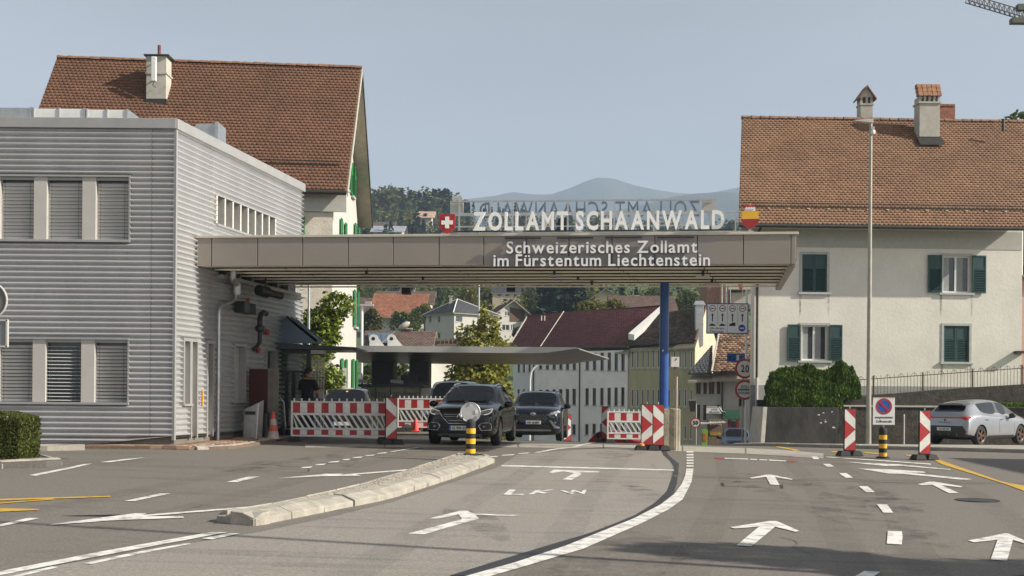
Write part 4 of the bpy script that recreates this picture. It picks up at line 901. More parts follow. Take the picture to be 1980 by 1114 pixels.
def gable_roof(root, FL, FR, BR, BL, ze, zr, oe, og, m_tile, m_under, pitch=.18, expo=.165, back=True, th=.12, h=.045, seed=1, ridge=True, rlen=.4, rm=None, rad=.16, m_back=None):
    """ridge parallel to FL-FR; ze: height of the wall plate, oe/og: overhangs"""
    L0, L1 = lerp2(FL, BL, .5), lerp2(FR, BR, .5)
    du = Vector((L1[0] - L0[0], L1[1] - L0[1], 0)).normalized()
    RL, RR = Vector(V3(L0, zr)) - du * og, Vector(V3(L1, zr)) + du * og; out = []
    for (a, b, sgn) in ((FL, FR, 1), (BL, BR, -1)):
        a, b = Vector(V3(a, ze)), Vector(V3(b, ze)); k0 = (a - Vector(V3(L0, zr))); k1 = (b - Vector(V3(L1, zr)))
        g = oe / Vector((k0.x, k0.y, 0)).length
        a = a + k0 * g - du * og; b = b + k1 * g + du * og; out.append((a, b))
        slab(root, 'roof_slope', [a, b, RR, RL], th, m_under)
        if sgn == 1 or back: tile_slope(root, a, b, RL, RR, pitch, expo, (m_tile if sgn == 1 or m_back is None else m_back), h, seed + sgn)
    if ridge: ridge_tiles(root, RL, RR, rlen, rm or m_tile, rad)
    return RL, RR, out
def gable_tri(root, a, b, z, zr, m, name='gable'):
    mid = lerp2(a, b, .5); MB().add([V3(a, z), V3(b, z), V3(mid, zr)], [(0, 1, 2)]).build(name, m, root, world=True)
def snow_guard(root, a, b, hgt, m, step=.07):
    a, b = Vector(a), Vector(b); mb = MB(); n = int((b - a).length / step)
    for z in (.02, hgt): mb.tube([a + Vector((0, 0, z)), b + Vector((0, 0, z))], .012, 5)
    for i in range(n + 1):
        p = a.lerp(b, i / n); mb.box(p.x - .006, p.x + .006, p.y - .006, p.y + .006, p.z + .02, p.z + hgt)
    mb.build('snow_guard', m, root, world=True)
M_tileR = mat('brown_clay_tile', (.205, .113, .063), .85, var=.22, scale=.6, attr=[(0, (.86, .86, .86)), (.5, (1, 1, 1)), (1, (1.12, 1.1, 1.08))], fine=.1)
M_tileL = mat('red_brown_clay_tile', (.142, .069, .039), .85, var=.22, scale=.6, attr=[(0, (.86, .86, .86)), (.5, (1, 1, 1)), (1, (1.12, 1.1, 1.08))], fine=.1)
M_ridge = mat('ridge_clay', (.20, .105, .062), .85, var=.35, scale=5)
M_under = mat('roof_boarding', (.33, .29, .22), .8, var=.2, scale=3)
M_gutter = mat('dark_copper_gutter', (.05, .05, .042), .5, metal=.4, var=.2, scale=5)
M_greenS = mat('bright_green_shutter', (.025, .21, .055), .5, var=.12, scale=5)
M_tealS = mat('dark_teal_shutter', (.020, .058, .055), .5, var=.25, scale=8)
M_rough = mat('grey_roughcast', (.30, .30, .29), .95, var=.15, scale=4, bump=1.0, bscale=28)
M_chim = mat('chimney_render', (.44, .42, .36), .9, var=.15, scale=3, bump=.3)

M_rain = stain_mat('rain_stain', (.20, .185, .155), .38, .7, .40)
# ------------------------------------------------------------------ right house
rh = thing('cream_house', 'cream rendered house with dark teal shutters and brown tiled roof on the right', 'house', (15, 50, gz(15, 48)))
FL, FR = (9.60, 48.0), (20.72, 48.4); BL, BR = (11.75, 58.4), (25.2, 58.8); zg = -.75; ze = 8.1; zr = 13.88
def ux(x, P0=Vector((9.60, 48, 0)), d=(Vector((20.72, 48.4, 0)) - Vector((9.6, 48, 0))).normalized()):
    q = (x - CPX) / FPX; return (q * P0.y - P0.x) / (d.x - q * d.y)
def uz(x, y): u = ux(x); P = 48 + .036 * u; return at(x, y, P).z
W4 = []
for (xa, xb, y0, y1, xo) in ((1549, 1597, 492, 565, 0), (1821, 1874, 495, 566, 1), (1549, 1599, 629, 697, 1), (1824, 1873, 630, 700, 0)):
    W4.append((ux(xa), ux(xb), uz((xa + xb) / 2, y1), uz((xa + xb) / 2, y0), xo))
P0, d, n = wall(rh, FL, FR, zg, ze + .95, [w[:4] for w in W4], M_cream)
for (a, b, c, e, op) in W4:
    w = casement(rh, P0, d, n, a, b, c, e, 2, None, .14, True)
    mb = MB(); sw_ = .10
    obox(mb, P0, d, n, a - sw_, a, -.02, .025, c - .02, e + sw_); obox(mb, P0, d, n, b, b + sw_, -.02, .025, c - .02, e + sw_); obox(mb, P0, d, n, a, b, -.02, .024, e, e + sw_)
    mb.build('surround', M_surr, w, world=True)
    mb = MB(); obox(mb, P0, d, n, a - .16, b + .16, -.1, .09, c - .10, c - .004); mb.build('sill', M_surr, w, world=True, bevel=.01)
    for us_ in (a - .12, b + .02):
        q = P0 + d * us_ + n * .004; MB().prism([(q.x, q.y, c - .11), (q.x + .10, q.y, c - .11), (q.x + .085, q.y, c - .75), (q.x + .04, q.y, c - 1.0)], (0, 0, 0), (0, .001, 0)).build('rain_stain', M_rain, w, world=True)
    hw = (b - a) / 2
    if op:
        shutter(rh, P0, d, n, a - hw - .06, a - .06, c - .02, e + .02, M_tealS, .05); shutter(rh, P0, d, n, b + .06, b + hw + .06, c - .02, e + .02, M_tealS, .05)
    else:
        shutter(rh, P0, d, n, a + .01, a + hw - .005, c + .01, e - .01, M_tealS, -.06); shutter(rh, P0, d, n, a + hw + .005, b - .01, c + .01, e - .01, M_tealS, -.06)
wall(rh, BL, FL, zg, ze + .95, [], M_cream); wall(rh, FR, BR, zg, ze + .95, [], M_cream)
gable_tri(rh, BL, FL, ze + .95, zr - .1, M_cream); gable_tri(rh, FR, BR, ze + .95, zr - .1, M_cream)
mb = MB(); obox(mb, P0, d, n, .01, 11.1, -.1, .03, zg, 1.9); mb.build('plinth', M_rough, rh, world=True)
mb = MB(); obox(mb, P0, d, n, 0, 11.1, -.1, .02, ze - .62, ze + .1); mb.build('frieze', mat('grey_frieze', (.42, .42, .38), .85, var=.08), rh, world=True)
RL, RR, eav = gable_roof(rh, FL, FR, BR, BL, ze + 1.14, zr, 1.15, .5, M_tileR, M_under, .175, .185, True, rm=M_ridge, rlen=.42)
a, b = eav[0]; dr = (RL - a).normalized()
MB().tube([a + Vector((0, -.05, -.06)), b + Vector((0, -.05, -.06))], .075, 8).build('gutter', M_gutter, rh, world=True, smooth=50)
snow_guard(rh, a.lerp(RL, .135) + Vector((.1, -.05, .05)), b.lerp(RR, .135) + Vector((-.1, -.05, .05)), .17, M_gutter)
for i in range(15):
    p = a.lerp(RL, .12).lerp(b.lerp(RR, .12), (i + .5) / 15); MB().box(p.x - .05, p.x + .05, p.y - .06, p.y + .02, p.z + .05, p.z + .09).build('guard_hook', M_edge, rh, world=True)
dpx = P0 + d * ux(1462) + n * .08
dw = MB().tube([(dpx.x, dpx.y, 2.2), (dpx.x, dpx.y, ze - .1), (dpx.x, dpx.y - .5, ze + .05)], .05, 8).build('downpipe', M_gutter, rh, world=True, smooth=50)
MB().tube([(dpx.x, dpx.y, zg + .2), (dpx.x, dpx.y, 2.2)], .062, 8).build('downpipe_foot', M_panel, rh, world=True, smooth=50)
mb = MB(); obox(mb, P0, d, n, ux(1960), ux(1978), 0, .35, uz(1968, 684), uz(1968, 679)); mb.build('awning', M_gutter, rh, world=True)
# chimneys
def chimney(root, name, x0, x1, ytop, ybot, Y, dep, m):
    a, b = at(x0, ytop, Y), at(x1, ybot, Y); return MB().box(a.x, b.x, Y, Y + dep, b.z - 1, a.z).build(name, m, root, world=True, bevel=.01), a, b
ch, a, b = chimney(rh, 'chimney', 1778, 1817, 200, 270, 52.0, .7, M_chim)
MB().box(a.x - .05, b.x + .05, 51.95, 52.75, a.z, a.z + .08).build('ledge', M_chim, ch, world=True); zc = a.z + .08; zk = at(1797, 186, 52.0).z
for i in range(5):
    x = a.x + (b.x - a.x - .09) * i / 4; MB().box(x, x + .09, 52.02, 52.68, zc, zk).build('pier', M_chim, ch, world=True)
M_cap = mat('orange_cap_tile', (.32, .16, .085), .85, var=.4, scale=7)
za, zt_ = zk, at(1797, 160, 52.0).z
for r_ in range(3):
    for i in range(5):
        x = a.x - .07 + i * (b.x - a.x + .14) / 5; z = za + r_ * (zt_ - za) / 3; y = 51.9 + r_ * .1
        MB().hexa([(x, y, z), (x + .2, y, z), (x + .2, y + .35, z), (x, y + .35, z)], [(x, y + .08, z + .19), (x + .2, y + .08, z + .19), (x + .2, y + .35, z + .19), (x, y + .35, z + .19)]).build('cap_tile', M_cap, ch, world=True, bevel=.02)
MB().box(a.x - .02, b.x + .02, 51.96, 52.72, b.z - .35, b.z + .12).build('lead_flashing', M_gutter, ch, world=True)
MB().hexa([(a.x - .1, 51.6, b.z - .32), (b.x + .1, 51.6, b.z - .32), (b.x + .1, 51.96, b.z + .02), (a.x - .1, 51.96, b.z + .02)], [(a.x - .1, 51.6, b.z - .27), (b.x + .1, 51.6, b.z - .27), (b.x + .1, 51.96, b.z + .07), (a.x - .1, 51.96, b.z + .07)]).build('lead_apron', M_gutter, ch, world=True)
c2, a, b = chimney(rh, 'chimney', 1664, 1688, 203, 224, 54.6, .6, M_chim)
MB().box(a.x - .03, b.x + .03, 54.57, 55.23, a.z, a.z + .07).build('ledge', M_chim, c2, world=True); zk = at(1676, 188, 54.6).z; w_ = b.x - a.x
for q in (0, .42, .8): MB().box(a.x + w_ * q, a.x + w_ * q + w_ * .18, 54.62, 55.18, a.z + .07, zk).build('pier', M_chim, c2, world=True)
zt_ = at(1676, 165, 54.6).z
MB().prism([(a.x - .02, 0, zk), (b.x + .02, 0, zk), ((a.x + b.x) / 2, 0, zt_ - .08)], (0, 54.6, 0), (0, .6, 0)).build('cap_gable', M_chim, c2, world=True)
for s_ in (-1, 1):
    xm = (a.x + b.x) / 2; xe = xm + s_ * (w_ / 2 + .14); MB().prism([(xm, 0, zt_), (xe, 0, zk - .06), (xe, 0, zk - .13), (xm, 0, zt_ - .1)], (0, 54.5, 0), (0, .8, 0)).build('cap_slope', M_ridge, c2, world=True)
c3, a, b = chimney(rh, 'chimney', 1817, 1847, 205, 224, 54.4, .6, mat('red_brick_far', (.28, .12, .08), .9, var=.4, scale=9))
for i in range(4): x = a.x + (b.x - a.x) * i / 4; MB().box(x, x + (b.x - a.x) / 4 - .02, 54.37, 55.03, a.z, a.z + .09).build('cap_tile', M_cap, c3, world=True)
q = at(1940, 240, 51.9); MB().tube([(q.x, 51.9, q.z - .3), (q.x, 51.9, q.z + .22)], .07, 8).build('vent_pipe', M_gutter, rh, world=True)

# ------------------------------------------------------------------ left house
lh = thing('tall_gabled_house', 'tall white house with steep red brown roof and green shutters behind the customs office', 'house', (-13, 51, gz(-8, 48)))
FL, FR, BR, BL = (-18.75, 46.6), (-7.24, 47.7), (-7.28, 55.4), (-18.75, 54.3); zg = -1.2; ze = 9.55; zr = 15.55
def gy_(x): return 7.26 * FPX / (CPX - x)
ops = []
for (x, y0, y1) in ((659, 427, 500), (686.5, 436, 505), (686, 563, 632), (662, 694, 753), (684, 695, 755)):
    Y = gy_(x); ops.append((Y - 47.7 - .42, Y - 47.7 + .42, at(x, y1, Y).z, at(x, y0, Y).z))
P0, d, n = wall(lh, FR, BR, zg, ze, ops, M_white)
for (a, b, c, e) in ops:
    casement(lh, P0, d, n, a, b, c, e, 2); shutter(lh, P0, d, n, a - .5, a - .03, c, e, M_greenS, .06); shutter(lh, P0, d, n, b + .03, b + .5, c, e, M_greenS, .06)
    mb = MB(); obox(mb, P0, d, n, a - .1, b + .1, -.1, .12, c - .09, c - .004); mb.build('sill', M_surr, lh, world=True)
gable_tri(lh, FR, BR, ze, zr - .1, M_white)
for Yc in (51.6, 53.6):
    z1_, z0_ = at(682, 320, 53.7).z, at(682, 381, 53.7).z; u = Yc - 47.7
    mb = MB(); obox(mb, P0, d, n, u - .36, u + .36, .0, .02, z0_, z1_); w = mb.build('window', M_glassd, lh, world=True); mb = MB(); obox(mb, P0, d, n, u - .45, u + .45, 0, .12, z0_ - .09, z0_); mb.build('sill', M_surr, w, world=True)
    shutter(lh, P0, d, n, u - .82, u - .36, z0_, z1_, M_greenS, .05); shutter(lh, P0, d, n, u + .36, u + .82, z0_, z1_, M_greenS, .05)
fw_ = [(at(584, 0, 47.7).x + 18.75 - .15, at(596, 0, 47.7).x + 18.75, at(590, 475, 47.7).z, at(590, 419, 47.7).z)]
P0, d, n = wall(lh, FL, FR, zg, ze + .7, [], mat('weathered_cream', (.56, .51, .42), .9, var=.15, scale=2, bump=.8, bscale=14))
a, b, c, e = fw_[0]; shutter(lh, P0, d, n, a - .2, b, c, e, M_greenS, .03); 
mb = MB(); obox(mb, P0, d, n, a - .4, b + .0, 0, .14, c - .1, c - .004); mb.build('sill', M_surr, lh, world=True)
mb = MB(); obox(mb, P0, d, n, 0, 12.1, .0, .12, ze - .85, ze - .05); mb.build('frieze', mat('grey_frieze', (.42, .42, .38), .85, var=.08), lh, world=True)
mb = MB(); obox(mb, P0, d, n, 12.0, 12.16, 0, .03, zg, 2.45); mb.build('corner_band', M_white, lh, world=True)
wall(lh, BR, BL, zg, ze, [], M_white); wall(lh, BL, FL, zg, ze, [], M_white); gable_tri(lh, BL, FL, ze, zr - .1, M_white)
RL, RR, eav = gable_roof(lh, FL, FR, BR, BL, ze + .75, zr, .6, .62, M_tileL, M_under, .175, .175, True, rm=M_ridge, rlen=.45, th=.2, seed=4)
a, b = eav[0]
MB().tube([a + Vector((0, -.06, -.1)), b + Vector((0, -.06, -.1))], .085, 8).build('gutter', M_gutter, lh, world=True, smooth=50)
snow_guard(lh, a.lerp(RL, .17) + Vector((.1, -.05, .06)), b.lerp(RR, .17) + Vector((-.4, -.05, .06)), .2, M_gutter)
# wide soffit board along the rear verge of the gable
k = eav[1][1]; mb = MB(); mb.hexa([RR + Vector((-.62, 0, -.24)), RR + Vector((.02, 0, -.24)), k + Vector((.02, 0, -.24)), k + Vector((-.62, 0, -.24))], [RR + Vector((-.62, 0, -.2)), RR + Vector((.02, 0, -.2)), k + Vector((.02, 0, -.2)), k + Vector((-.62, 0, -.2))]); mb.build('verge_soffit', M_under, lh, world=True)
for q0, q1 in ((RR, b), (RR, k)):
    mb = MB(); mb.hexa([q0 + Vector((.02, 0, -.26)), q0 + Vector((.06, 0, -.26)), q1 + Vector((.06, 0, -.26)), q1 + Vector((.02, 0, -.26))], [q0 + Vector((.02, 0, .02)), q0 + Vector((.06, 0, .02)), q1 + Vector((.06, 0, .02)), q1 + Vector((.02, 0, .02))]); mb.build('verge_board', M_chim if q1 is b else M_gutter, lh, world=True)
ch, a, b = chimney(lh, 'chimney', 283, 321, 108, 196, 49.2, .75, M_chim)
MB().box(a.x - .09, b.x + .12, 49.1, 50.1, a.z, a.z + .05).build('cap', M_gutter, ch, world=True); MB().box(a.x - .04, b.x + .04, 49.16, 50.0, a.z - .75, a.z - .68).build('band', M_chim, ch, world=True)
MB().box(a.x - .02, b.x + .02, 49.16, 50.0, b.z - .6, b.z + .1).build('lead_flashing', M_gutter, ch, world=True)
xx = (a.x + b.x) / 2; MB().tube([(xx, 49.6, a.z), (xx, 49.6, a.z + .18)], .05, 8).build('flue_collar', M_steel, ch, world=True); MB().tube([(xx, 49.6, a.z + .16), (xx, 49.6, a.z + .55)], .07, 8).build('flue_pipe', mat('rust', (.16, .05, .03), .8, var=.3), ch, world=True)
q = at(298, 110, 49.0); an = thing('panel_antenna', 'white panel antenna strapped to the tall house chimney', 'antenna', (q.x, 49.0, q.z - 1)); z0_ = at(298, 158, 49).z
MB().box(q.x - .11, q.x + .11, 48.92, 49.05, z0_, q.z).build('radome', M_whitemetal, an, world=True, bevel=.03); MB().tube([(q.x, 49.0, z0_), (q.x - .04, 48.95, z0_ - .15), (q.x + .03, 49.15, z0_ - .2)], .015, 6).build('cable', M_black, an, world=True)
for z in (z0_ + .15, q.z - .15): MB().box(q.x - .03, q.x + .03, 49.05, 49.21, z - .02, z + .02).build('clamp', M_dark, an, world=True)

# ------------------------------------------------------------------ foliage kit
def leaf_cloud(pts, size, rs, up=.35):
    """pts (n,3): one diamond leaf clump per point, random tilt -> V, Q"""
    n = len(pts); a = rs.normal(size=(n, 3)); a[:, 2] *= up + .3; a /= np.linalg.norm(a, axis=1)[:, None] + 1e-9
    b = rs.normal(size=(n, 3)); b -= (a * b).sum(1)[:, None] * a; b /= np.linalg.norm(b, axis=1)[:, None] + 1e-9
    c = np.cross(a, b); s = size * rs.uniform(.6, 1.35, (n, 1))
    V = np.stack([pts + a * s, pts + b * s * .55 + c * s * .14, pts - a * s * .9, pts - b * s * .55 + c * s * .14], 1).reshape(-1, 3)
    return V, np.arange(4 * n).reshape(n, 4)
def blob_points(n, blobs, rs, shell=.55):
    """points in a union of ellipsoids (cx,cy,cz,rx,ry,rz), denser near the surface"""
    blobs = np.array(blobs); w = blobs[:, 3] * blobs[:, 4] * blobs[:, 5]; w = w ** .75; k = rs.choice(len(blobs), n, p=w / w.sum())
    d = rs.normal(size=(n, 3)); d /= np.linalg.norm(d, axis=1)[:, None]
    r = (shell + (1 - shell) * rs.rand(n)) ** .6; r *= 1 + .12 * rs.normal(size=n)
    return blobs[k, :3] + d * r[:, None] * blobs[k, 3:]
def leafmat(name, col, lo=.5, hi=1.5, col2=None, trans=.28):
    return mat(name, col, .7, var=.3, scale=.8, attr=[(0, (lo, lo, lo * .9)), (.6, (1, 1, 1)), (1, (hi, hi * .96, hi * .7))], trans=trans, col2=col2, spec=.25)
M_bark = mat('bark', (.09, .065, .045), .95, var=.35, scale=8, bump=.6)
L_horn = leafmat('hornbeam_leaves', (.17, .22, .035), .35, 1.7); L_beech = leafmat('yellowing_leaves', (.24, .235, .05), .35, 1.7, trans=.35); L_thuja = leafmat('thuja_leaves', (.085, .14, .026), .38, 1.9); L_hedge = leafmat('box_hedge_leaves', (.085, .10, .025), .4, 1.7)
L_con = leafmat('spruce_needles', (.028, .050, .028), .5, 1.5, trans=.1); L_dec = leafmat('oak_leaves', (.085, .115, .035), .45, 1.6); L_yel = leafmat('ash_leaves', (.16, .155, .035), .45, 1.5); L_wil = leafmat('willow_leaves', (.10, .11, .04), .5, 1.5)
def tree(name, label, base, blobs, n, size, lm, trunk_r=.15, group=None, shell=.5, limbs=5, seed=1, droop=0):
    rs = np.random.RandomState(seed); b = Vector(base); t = thing(name, label, 'tree', b, 0, group)
    bl = np.array(blobs); top = bl[:, 2].max(); mb = MB(); rnd = random.Random(seed)
    p0 = Vector((0, 0, -.3)); mb.tube([p0, Vector((.05, 0, top * .3)), Vector((-.05, .05, top * .65)), Vector((0, 0, top))], [trunk_r * 1.3, trunk_r, trunk_r * .6, trunk_r * .2], 8)
    for i in range(min(limbs, len(bl))):
        q = bl[i]; h = min(q[2] * .7, top * .6); mb.tube([Vector((0, 0, h * .7)), Vector((q[0] * .5, q[1] * .5, h * .9 + q[2] * .08)), Vector((q[0], q[1], q[2]))], [trunk_r * .5, trunk_r * .35, trunk_r * .1], 6)
    mb.build('trunk', M_bark, t, smooth=60)
    pts = blob_points(n, blobs, rs, shell); 
    if droop: pts[:, 2] -= droop * rs.rand(len(pts)) ** 2
    V, Q = leaf_cloud(pts, size, rs); quads_mesh('crown', V, Q, rs.rand(n), lm, t)
    return t
def conifer_pts(n, h, r, rs, base=.05):
    t = rs.rand(n) ** .75; lay = np.floor(t * 14) / 14 + rs.rand(n) * .05; ang = rs.rand(n) * 2 * np.pi; rr = r * (1 - lay * .97) * (.35 + .65 * rs.rand(n) ** .6) * (1 + .22 * np.sin(ang * 5 + lay * 40))
    return np.stack([rr * np.cos(ang), rr * np.sin(ang), h * (base + (1 - base) * (1 - (1 - lay) ** 1.0)) - rr * .25], 1)
def conifer(name, label, base, h, r, n, size, lm, group=None, seed=1):
    rs = np.random.RandomState(seed); t = thing(name, label, 'tree', base, 0, group)
    MB().tube([(0, 0, -.5), (0, 0, h * .97)], [h * .018, .03], 7).build('trunk', M_bark, t, smooth=60)
    V, Q = leaf_cloud(conifer_pts(n, h, r, rs), size, rs, 0); quads_mesh('crown', V, Q, rs.rand(n), lm, t); return t

# ------------------------------------------------------------------ generic houses of the background
M_maroon = mat('maroon_tile', (.135, .042, .040), .7, var=.15, scale=1, attr=[(0, (.75, .75, .75)), (1, (1.2, 1.2, 1.2))])
M_moss = mat('mossy_brown_tile', (.075, .058, .045), .95, var=.5, scale=1.2, attr=[(0, (.55, .55, .55)), (1, (1.5, 1.45, 1.35))], fine=.3)
M_rtile = mat('mottled_tile', (.27, .17, .11), .85, var=.3, scale=3, attr=[(0, (.45, .42, .4)), (.5, (1, 1, 1)), (1, (1.6, 1.5, 1.4))])
M_slate = mat('dark_grey_tile', (.055, .057, .062), .7, var=.2, scale=1, attr=[(0, (.8, .8, .8)), (1, (1.2, 1.2, 1.2))])
M_orange = mat('orange_tile', (.30, .12, .065), .85, var=.3, scale=.8, attr=[(0, (.75, .75, .75)), (1, (1.2, 1.2, 1.2))])
M_browntile = mat('brown_tile', (.13, .085, .065), .85, var=.25, scale=.8, attr=[(0, (.7, .7, .7)), (1, (1.25, 1.25, 1.25))])
M_palegrey = mat('pale_grey_render', (.80, .77, .71), .9, var=.1, scale=.8, bump=.3); M_olive = mat('olive_render', (.40, .375, .22), .9, var=.18, scale=.9, stretch=(1, 1, .25), bump=.3); M_beige = mat('beige_render', (.55, .46, .33), .9, var=.15, scale=.6)
M_wgrey = mat('greenish_white_render', (.48, .50, .44), .9, var=.14, scale=.7); M_wood = mat('brown_boarding', (.10, .055, .035), .85, var=.35, scale=3, stretch=(8, 8, .4)); M_reveal = mat('brown_window_wood', (.14, .09, .06), .8, var=.2)
def wu(P0, d, x): q = (x - CPX) / FPX; return (q * P0.y - P0.x) / (d.x - q * d.y)
def px_wall(root, A2, B2, z0, z1, rects, m, panes=1, fm=None, dep=.12, fw=.06, name='wall'):
    """wall from A2 to B2 (plan) with windows given as picture rectangles (x0, x1, y0, y1)"""
    P0 = Vector((A2[0], A2[1], 0)); d = (Vector((B2[0], B2[1], 0)) - P0).normalized(); ops = []
    for (x0, x1, y0, y1) in rects:
        u0, u1 = wu(P0, d, x0), wu(P0, d, x1); Y = (P0 + d * (u0 + u1) / 2).y; xm = (x0 + x1) / 2; ops.append((u0, u1, at(xm, y1, Y).z, at(xm, y0, Y).z))
    _, d, n = wall(root, A2, B2, z0, z1, ops, m, name, .14)
    for (a, b, c, e) in ops:
        w = casement(root, P0, d, n, a, b, c, e, panes, fm, dep, False, fw)
        mb = MB(); obox(mb, P0, d, n, a - .06, b + .06, -.1, .07, c - .08, c - .003); mb.build('sill', M_surr, w, world=True)
    return P0, d, n
# long white works building with maroon roof
lw = thing('long_white_building', 'long white building with rows of narrow windows under a maroon tiled roof', 'building', (6, 109, gz(6, 108)))
Lc, Cc, Rc = (.1, 121), (2.07, 113.5), (10.12, 104.3); zg = -4.2; ze = 5.35
xs1 = (1045, 1058, 1071, 1084, 1097, 1110, 1135, 1149, 1163.6, 1177.6, 1191, 1204)
rc_ = [(x - 3.4, x + 3.4, y0 + (1204 - x) * .03, y1 - (1204 - x) * .02) for x in xs1 for (y0, y1) in ((681, 717), (749, 785), (818, 842))]
P0, d, n = px_wall(lw, Cc, Rc, zg, ze, rc_, M_palegrey, 1, M_reveal)
px_wall(lw, Lc, Cc, zg, ze, [(x - 2.6, x + 2.6, y0, y1) for x in (1003, 1013, 1024) for (y0, y1) in ((702, 720), (753, 775))], mat('shaded_blue_render', (.56, .58, .58), .9, var=.06), 1, M_reveal)  # bluish shade of this left-turned end wall is painted into its colour
back = Vector((.75, .66, 0)) * 11
BLc, BRc = (Cc[0] + back.x, Cc[1] + back.y), (Rc[0] + back.x, Rc[1] + back.y)
wall(lw, Rc, BRc, zg, ze, [], M_palegrey)
def slope_tiles(root, e0, e1, r0, r1, m, pitch=.36, expo=.36, h=.05, th=.15, um=None, seed=1):
    slab(root, 'roof_slope', [(q[0], q[1], q[2] - .45) for q in (e0, e1, r1, r0)], th, um or M_under); tile_slope(root, e0, e1, r0, r1, pitch, expo, m, h, seed)
def PX(x, y, Y): return tuple(at(x, y, Y))
e0, e1 = PX(984, 672, 121.5), PX(1216, 671, 103.7); r0, r1 = PX(1020, 613, 126), PX(1287, 593, 112.5); mid0, mid1 = PX(1045, 672, 116.6), PX(1090, 604, 122.2)
slope_tiles(lw, e0, mid0, r0, mid1, M_maroon); slope_tiles(lw, mid0, e1, mid1, r1, M_maroon, seed=3)
slab(lw, 'roof_back', [r0, r1, (r1[0] + 5, r1[1] + 5, r1[2] - 5), (r0[0] + 5, r0[1] + 6, r0[2] - 5)], .15, M_maroon)
def strip(root, nm, p, q, w, m, up=.1):
    p, q = Vector(p), Vector(q); MB().tube([p + Vector((0, 0, up)), q + Vector((0, 0, up))], w, 6).build(nm, m, root, world=True)
strip(lw, 'verge_strip', mid0, mid1, .05, M_chim); strip(lw, 'verge_strip', e0, r0, .08, M_chim); strip(lw, 'gutter', e0, e1, .1, M_gutter, -.05); strip(lw, 'ridge_cap', r0, r1, .1, M_maroon)
mb = MB(); q0, q1 = Vector(PX(1215, 656, 103.6)), Vector(PX(1277, 604, 110.5)); mb.hexa([q0, q0 + Vector((.5, -.1, -.1)), q1 + Vector((.5, -.1, -.1)), q1], [q0 + Vector((0, 0, .5)), q0 + Vector((.5, -.1, .4)), q1 + Vector((.5, -.1, .5)), q1 + Vector((0, 0, .6))]); mb.build('fire_wall', mat('pale_zinc', (.55, .55, .52), .6, var=.1), lw, world=True)
for x in (1032, 1121): u = wu(P0, d, x); p = P0 + d * u + n * .06; MB().tube([(p.x, p.y, zg), (p.x, p.y, ze)], .06, 6).build('downpipe', M_gutter, lw, world=True)
for x in (1047, 1053): p = Vector(PX(x, 620, 121)); MB().tube([p, p + Vector((0, 0, .5))], .06, 6).build('vent_pipe', M_edge, lw, world=True)
# olive building
ol = thing('olive_building', 'olive green building with mossy dark roof beside the blue post', 'building', (13, 103, gz(13, 102)))
O1, O2 = (10.25, 104.1), (15.2, 99.0)
rc_ = [(x - 2.6, x + 2.6, y0, y1) for x in (1222, 1232, 1242, 1252, 1262, 1272, 1282.5, 1293, 1303, 1313.6, 1324.6, 1335.5) for (y0, y1) in ((677, 712), (752, 787), (822, 850))]
P0, d, n = px_wall(ol, O1, O2, zg, 5.5, rc_, M_olive, 1, M_frame, .1, .07)
G2 = (18.6, 106.5); px_wall(ol, O2, G2, zg, 5.6, [], M_beige)
e0, e1 = PX(1205, 668, 104.6), PX(1344, 661, 98.6); r0, r1 = PX(1277, 606, 109), PX(1366, 592, 104)
slope_tiles(ol, e0, e1, r0, r1, M_moss, .3, .28, .06); strip(ol, 'gutter', e0, e1, .1, M_gutter, -.05)
mb = MB(); mb.add([V3(O2, 5.5), V3(G2, 4.9), r1], [(0, 1, 2)]); mb.build('gable', M_beige, ol, world=True); slab(ol, 'roof_back', [r0, r1, (r1[0] + 4, r1[1] + 5, r1[2] - 4), (r0[0] + 4, r0[1] + 5, r0[2] - 4)], .15, M_moss)
strip(ol, 'verge_tiles', e1, r1, .1, M_rtile)
a, b = at(1345, 590, 100.5), at(1359, 642, 100.5); c_ = thing('steel_chimney', 'square silver chimney stack standing on the mossy roof verge', 'chimney', (a.x, 100.5, b.z))
MB().box(a.x, b.x, 100.2, 100.9, b.z - 1.2, a.z).build('stack', M_steel, c_, world=True, bevel=.02); MB().hexa([(a.x - .15, 100.1, a.z), (b.x + .15, 100.1, a.z), (b.x + .15, 101, a.z), (a.x - .15, 101, a.z)], [(a.x, 100.3, a.z + .35), (b.x, 100.3, a.z + .35), (b.x, 100.8, a.z + .35), (a.x, 100.8, a.z + .35)]).build('cowl', M_steel, c_, world=True)
for y in (608, 628): z = at(1350, y, 100.5).z; MB().box(a.x - .02, b.x + .02, 100.18, 100.92, z, z + .05).build('band', M_panel, c_, world=True)
# tiled restaurant house
rt = thing('tiled_restaurant_house', 'small pale house with mottled tiled roof and restaurant signs beyond the crest', 'building', (13, 76, gz(13, 75)))
Ya = 75.0; T1, T2, T3 = (sx(1343, Ya), Ya), (sx(1396, Ya), Ya - .3), (sx(1452, Ya - 1), Ya - 1)
zg = -3.6; zt_ = at(1390, 722, Ya).z
P0, d, n = px_wall(rt, T1, T2, zg, zt_, [(1346, 1355, 729, 762), (1360, 1366.5, 729, 762), (1370.5, 1381, 729, 762), (1386, 1392.5, 729, 762), (1348, 1354, 783, 812), (1360, 1366, 783, 812), (1386, 1392, 783, 800)], M_wgrey, 2, M_reveal)
px_wall(rt, T2, T3, zg, zt_, [(1428, 1440, 771, 786)], M_white, 1, M_reveal)
for x in (1396.5,): p = P0 + d * wu(P0, d, x) + n * .07; MB().tube([(p.x, p.y, zg), (p.x, p.y, zt_)], .05, 6).build('downpipe', M_gutter, rt, world=True)
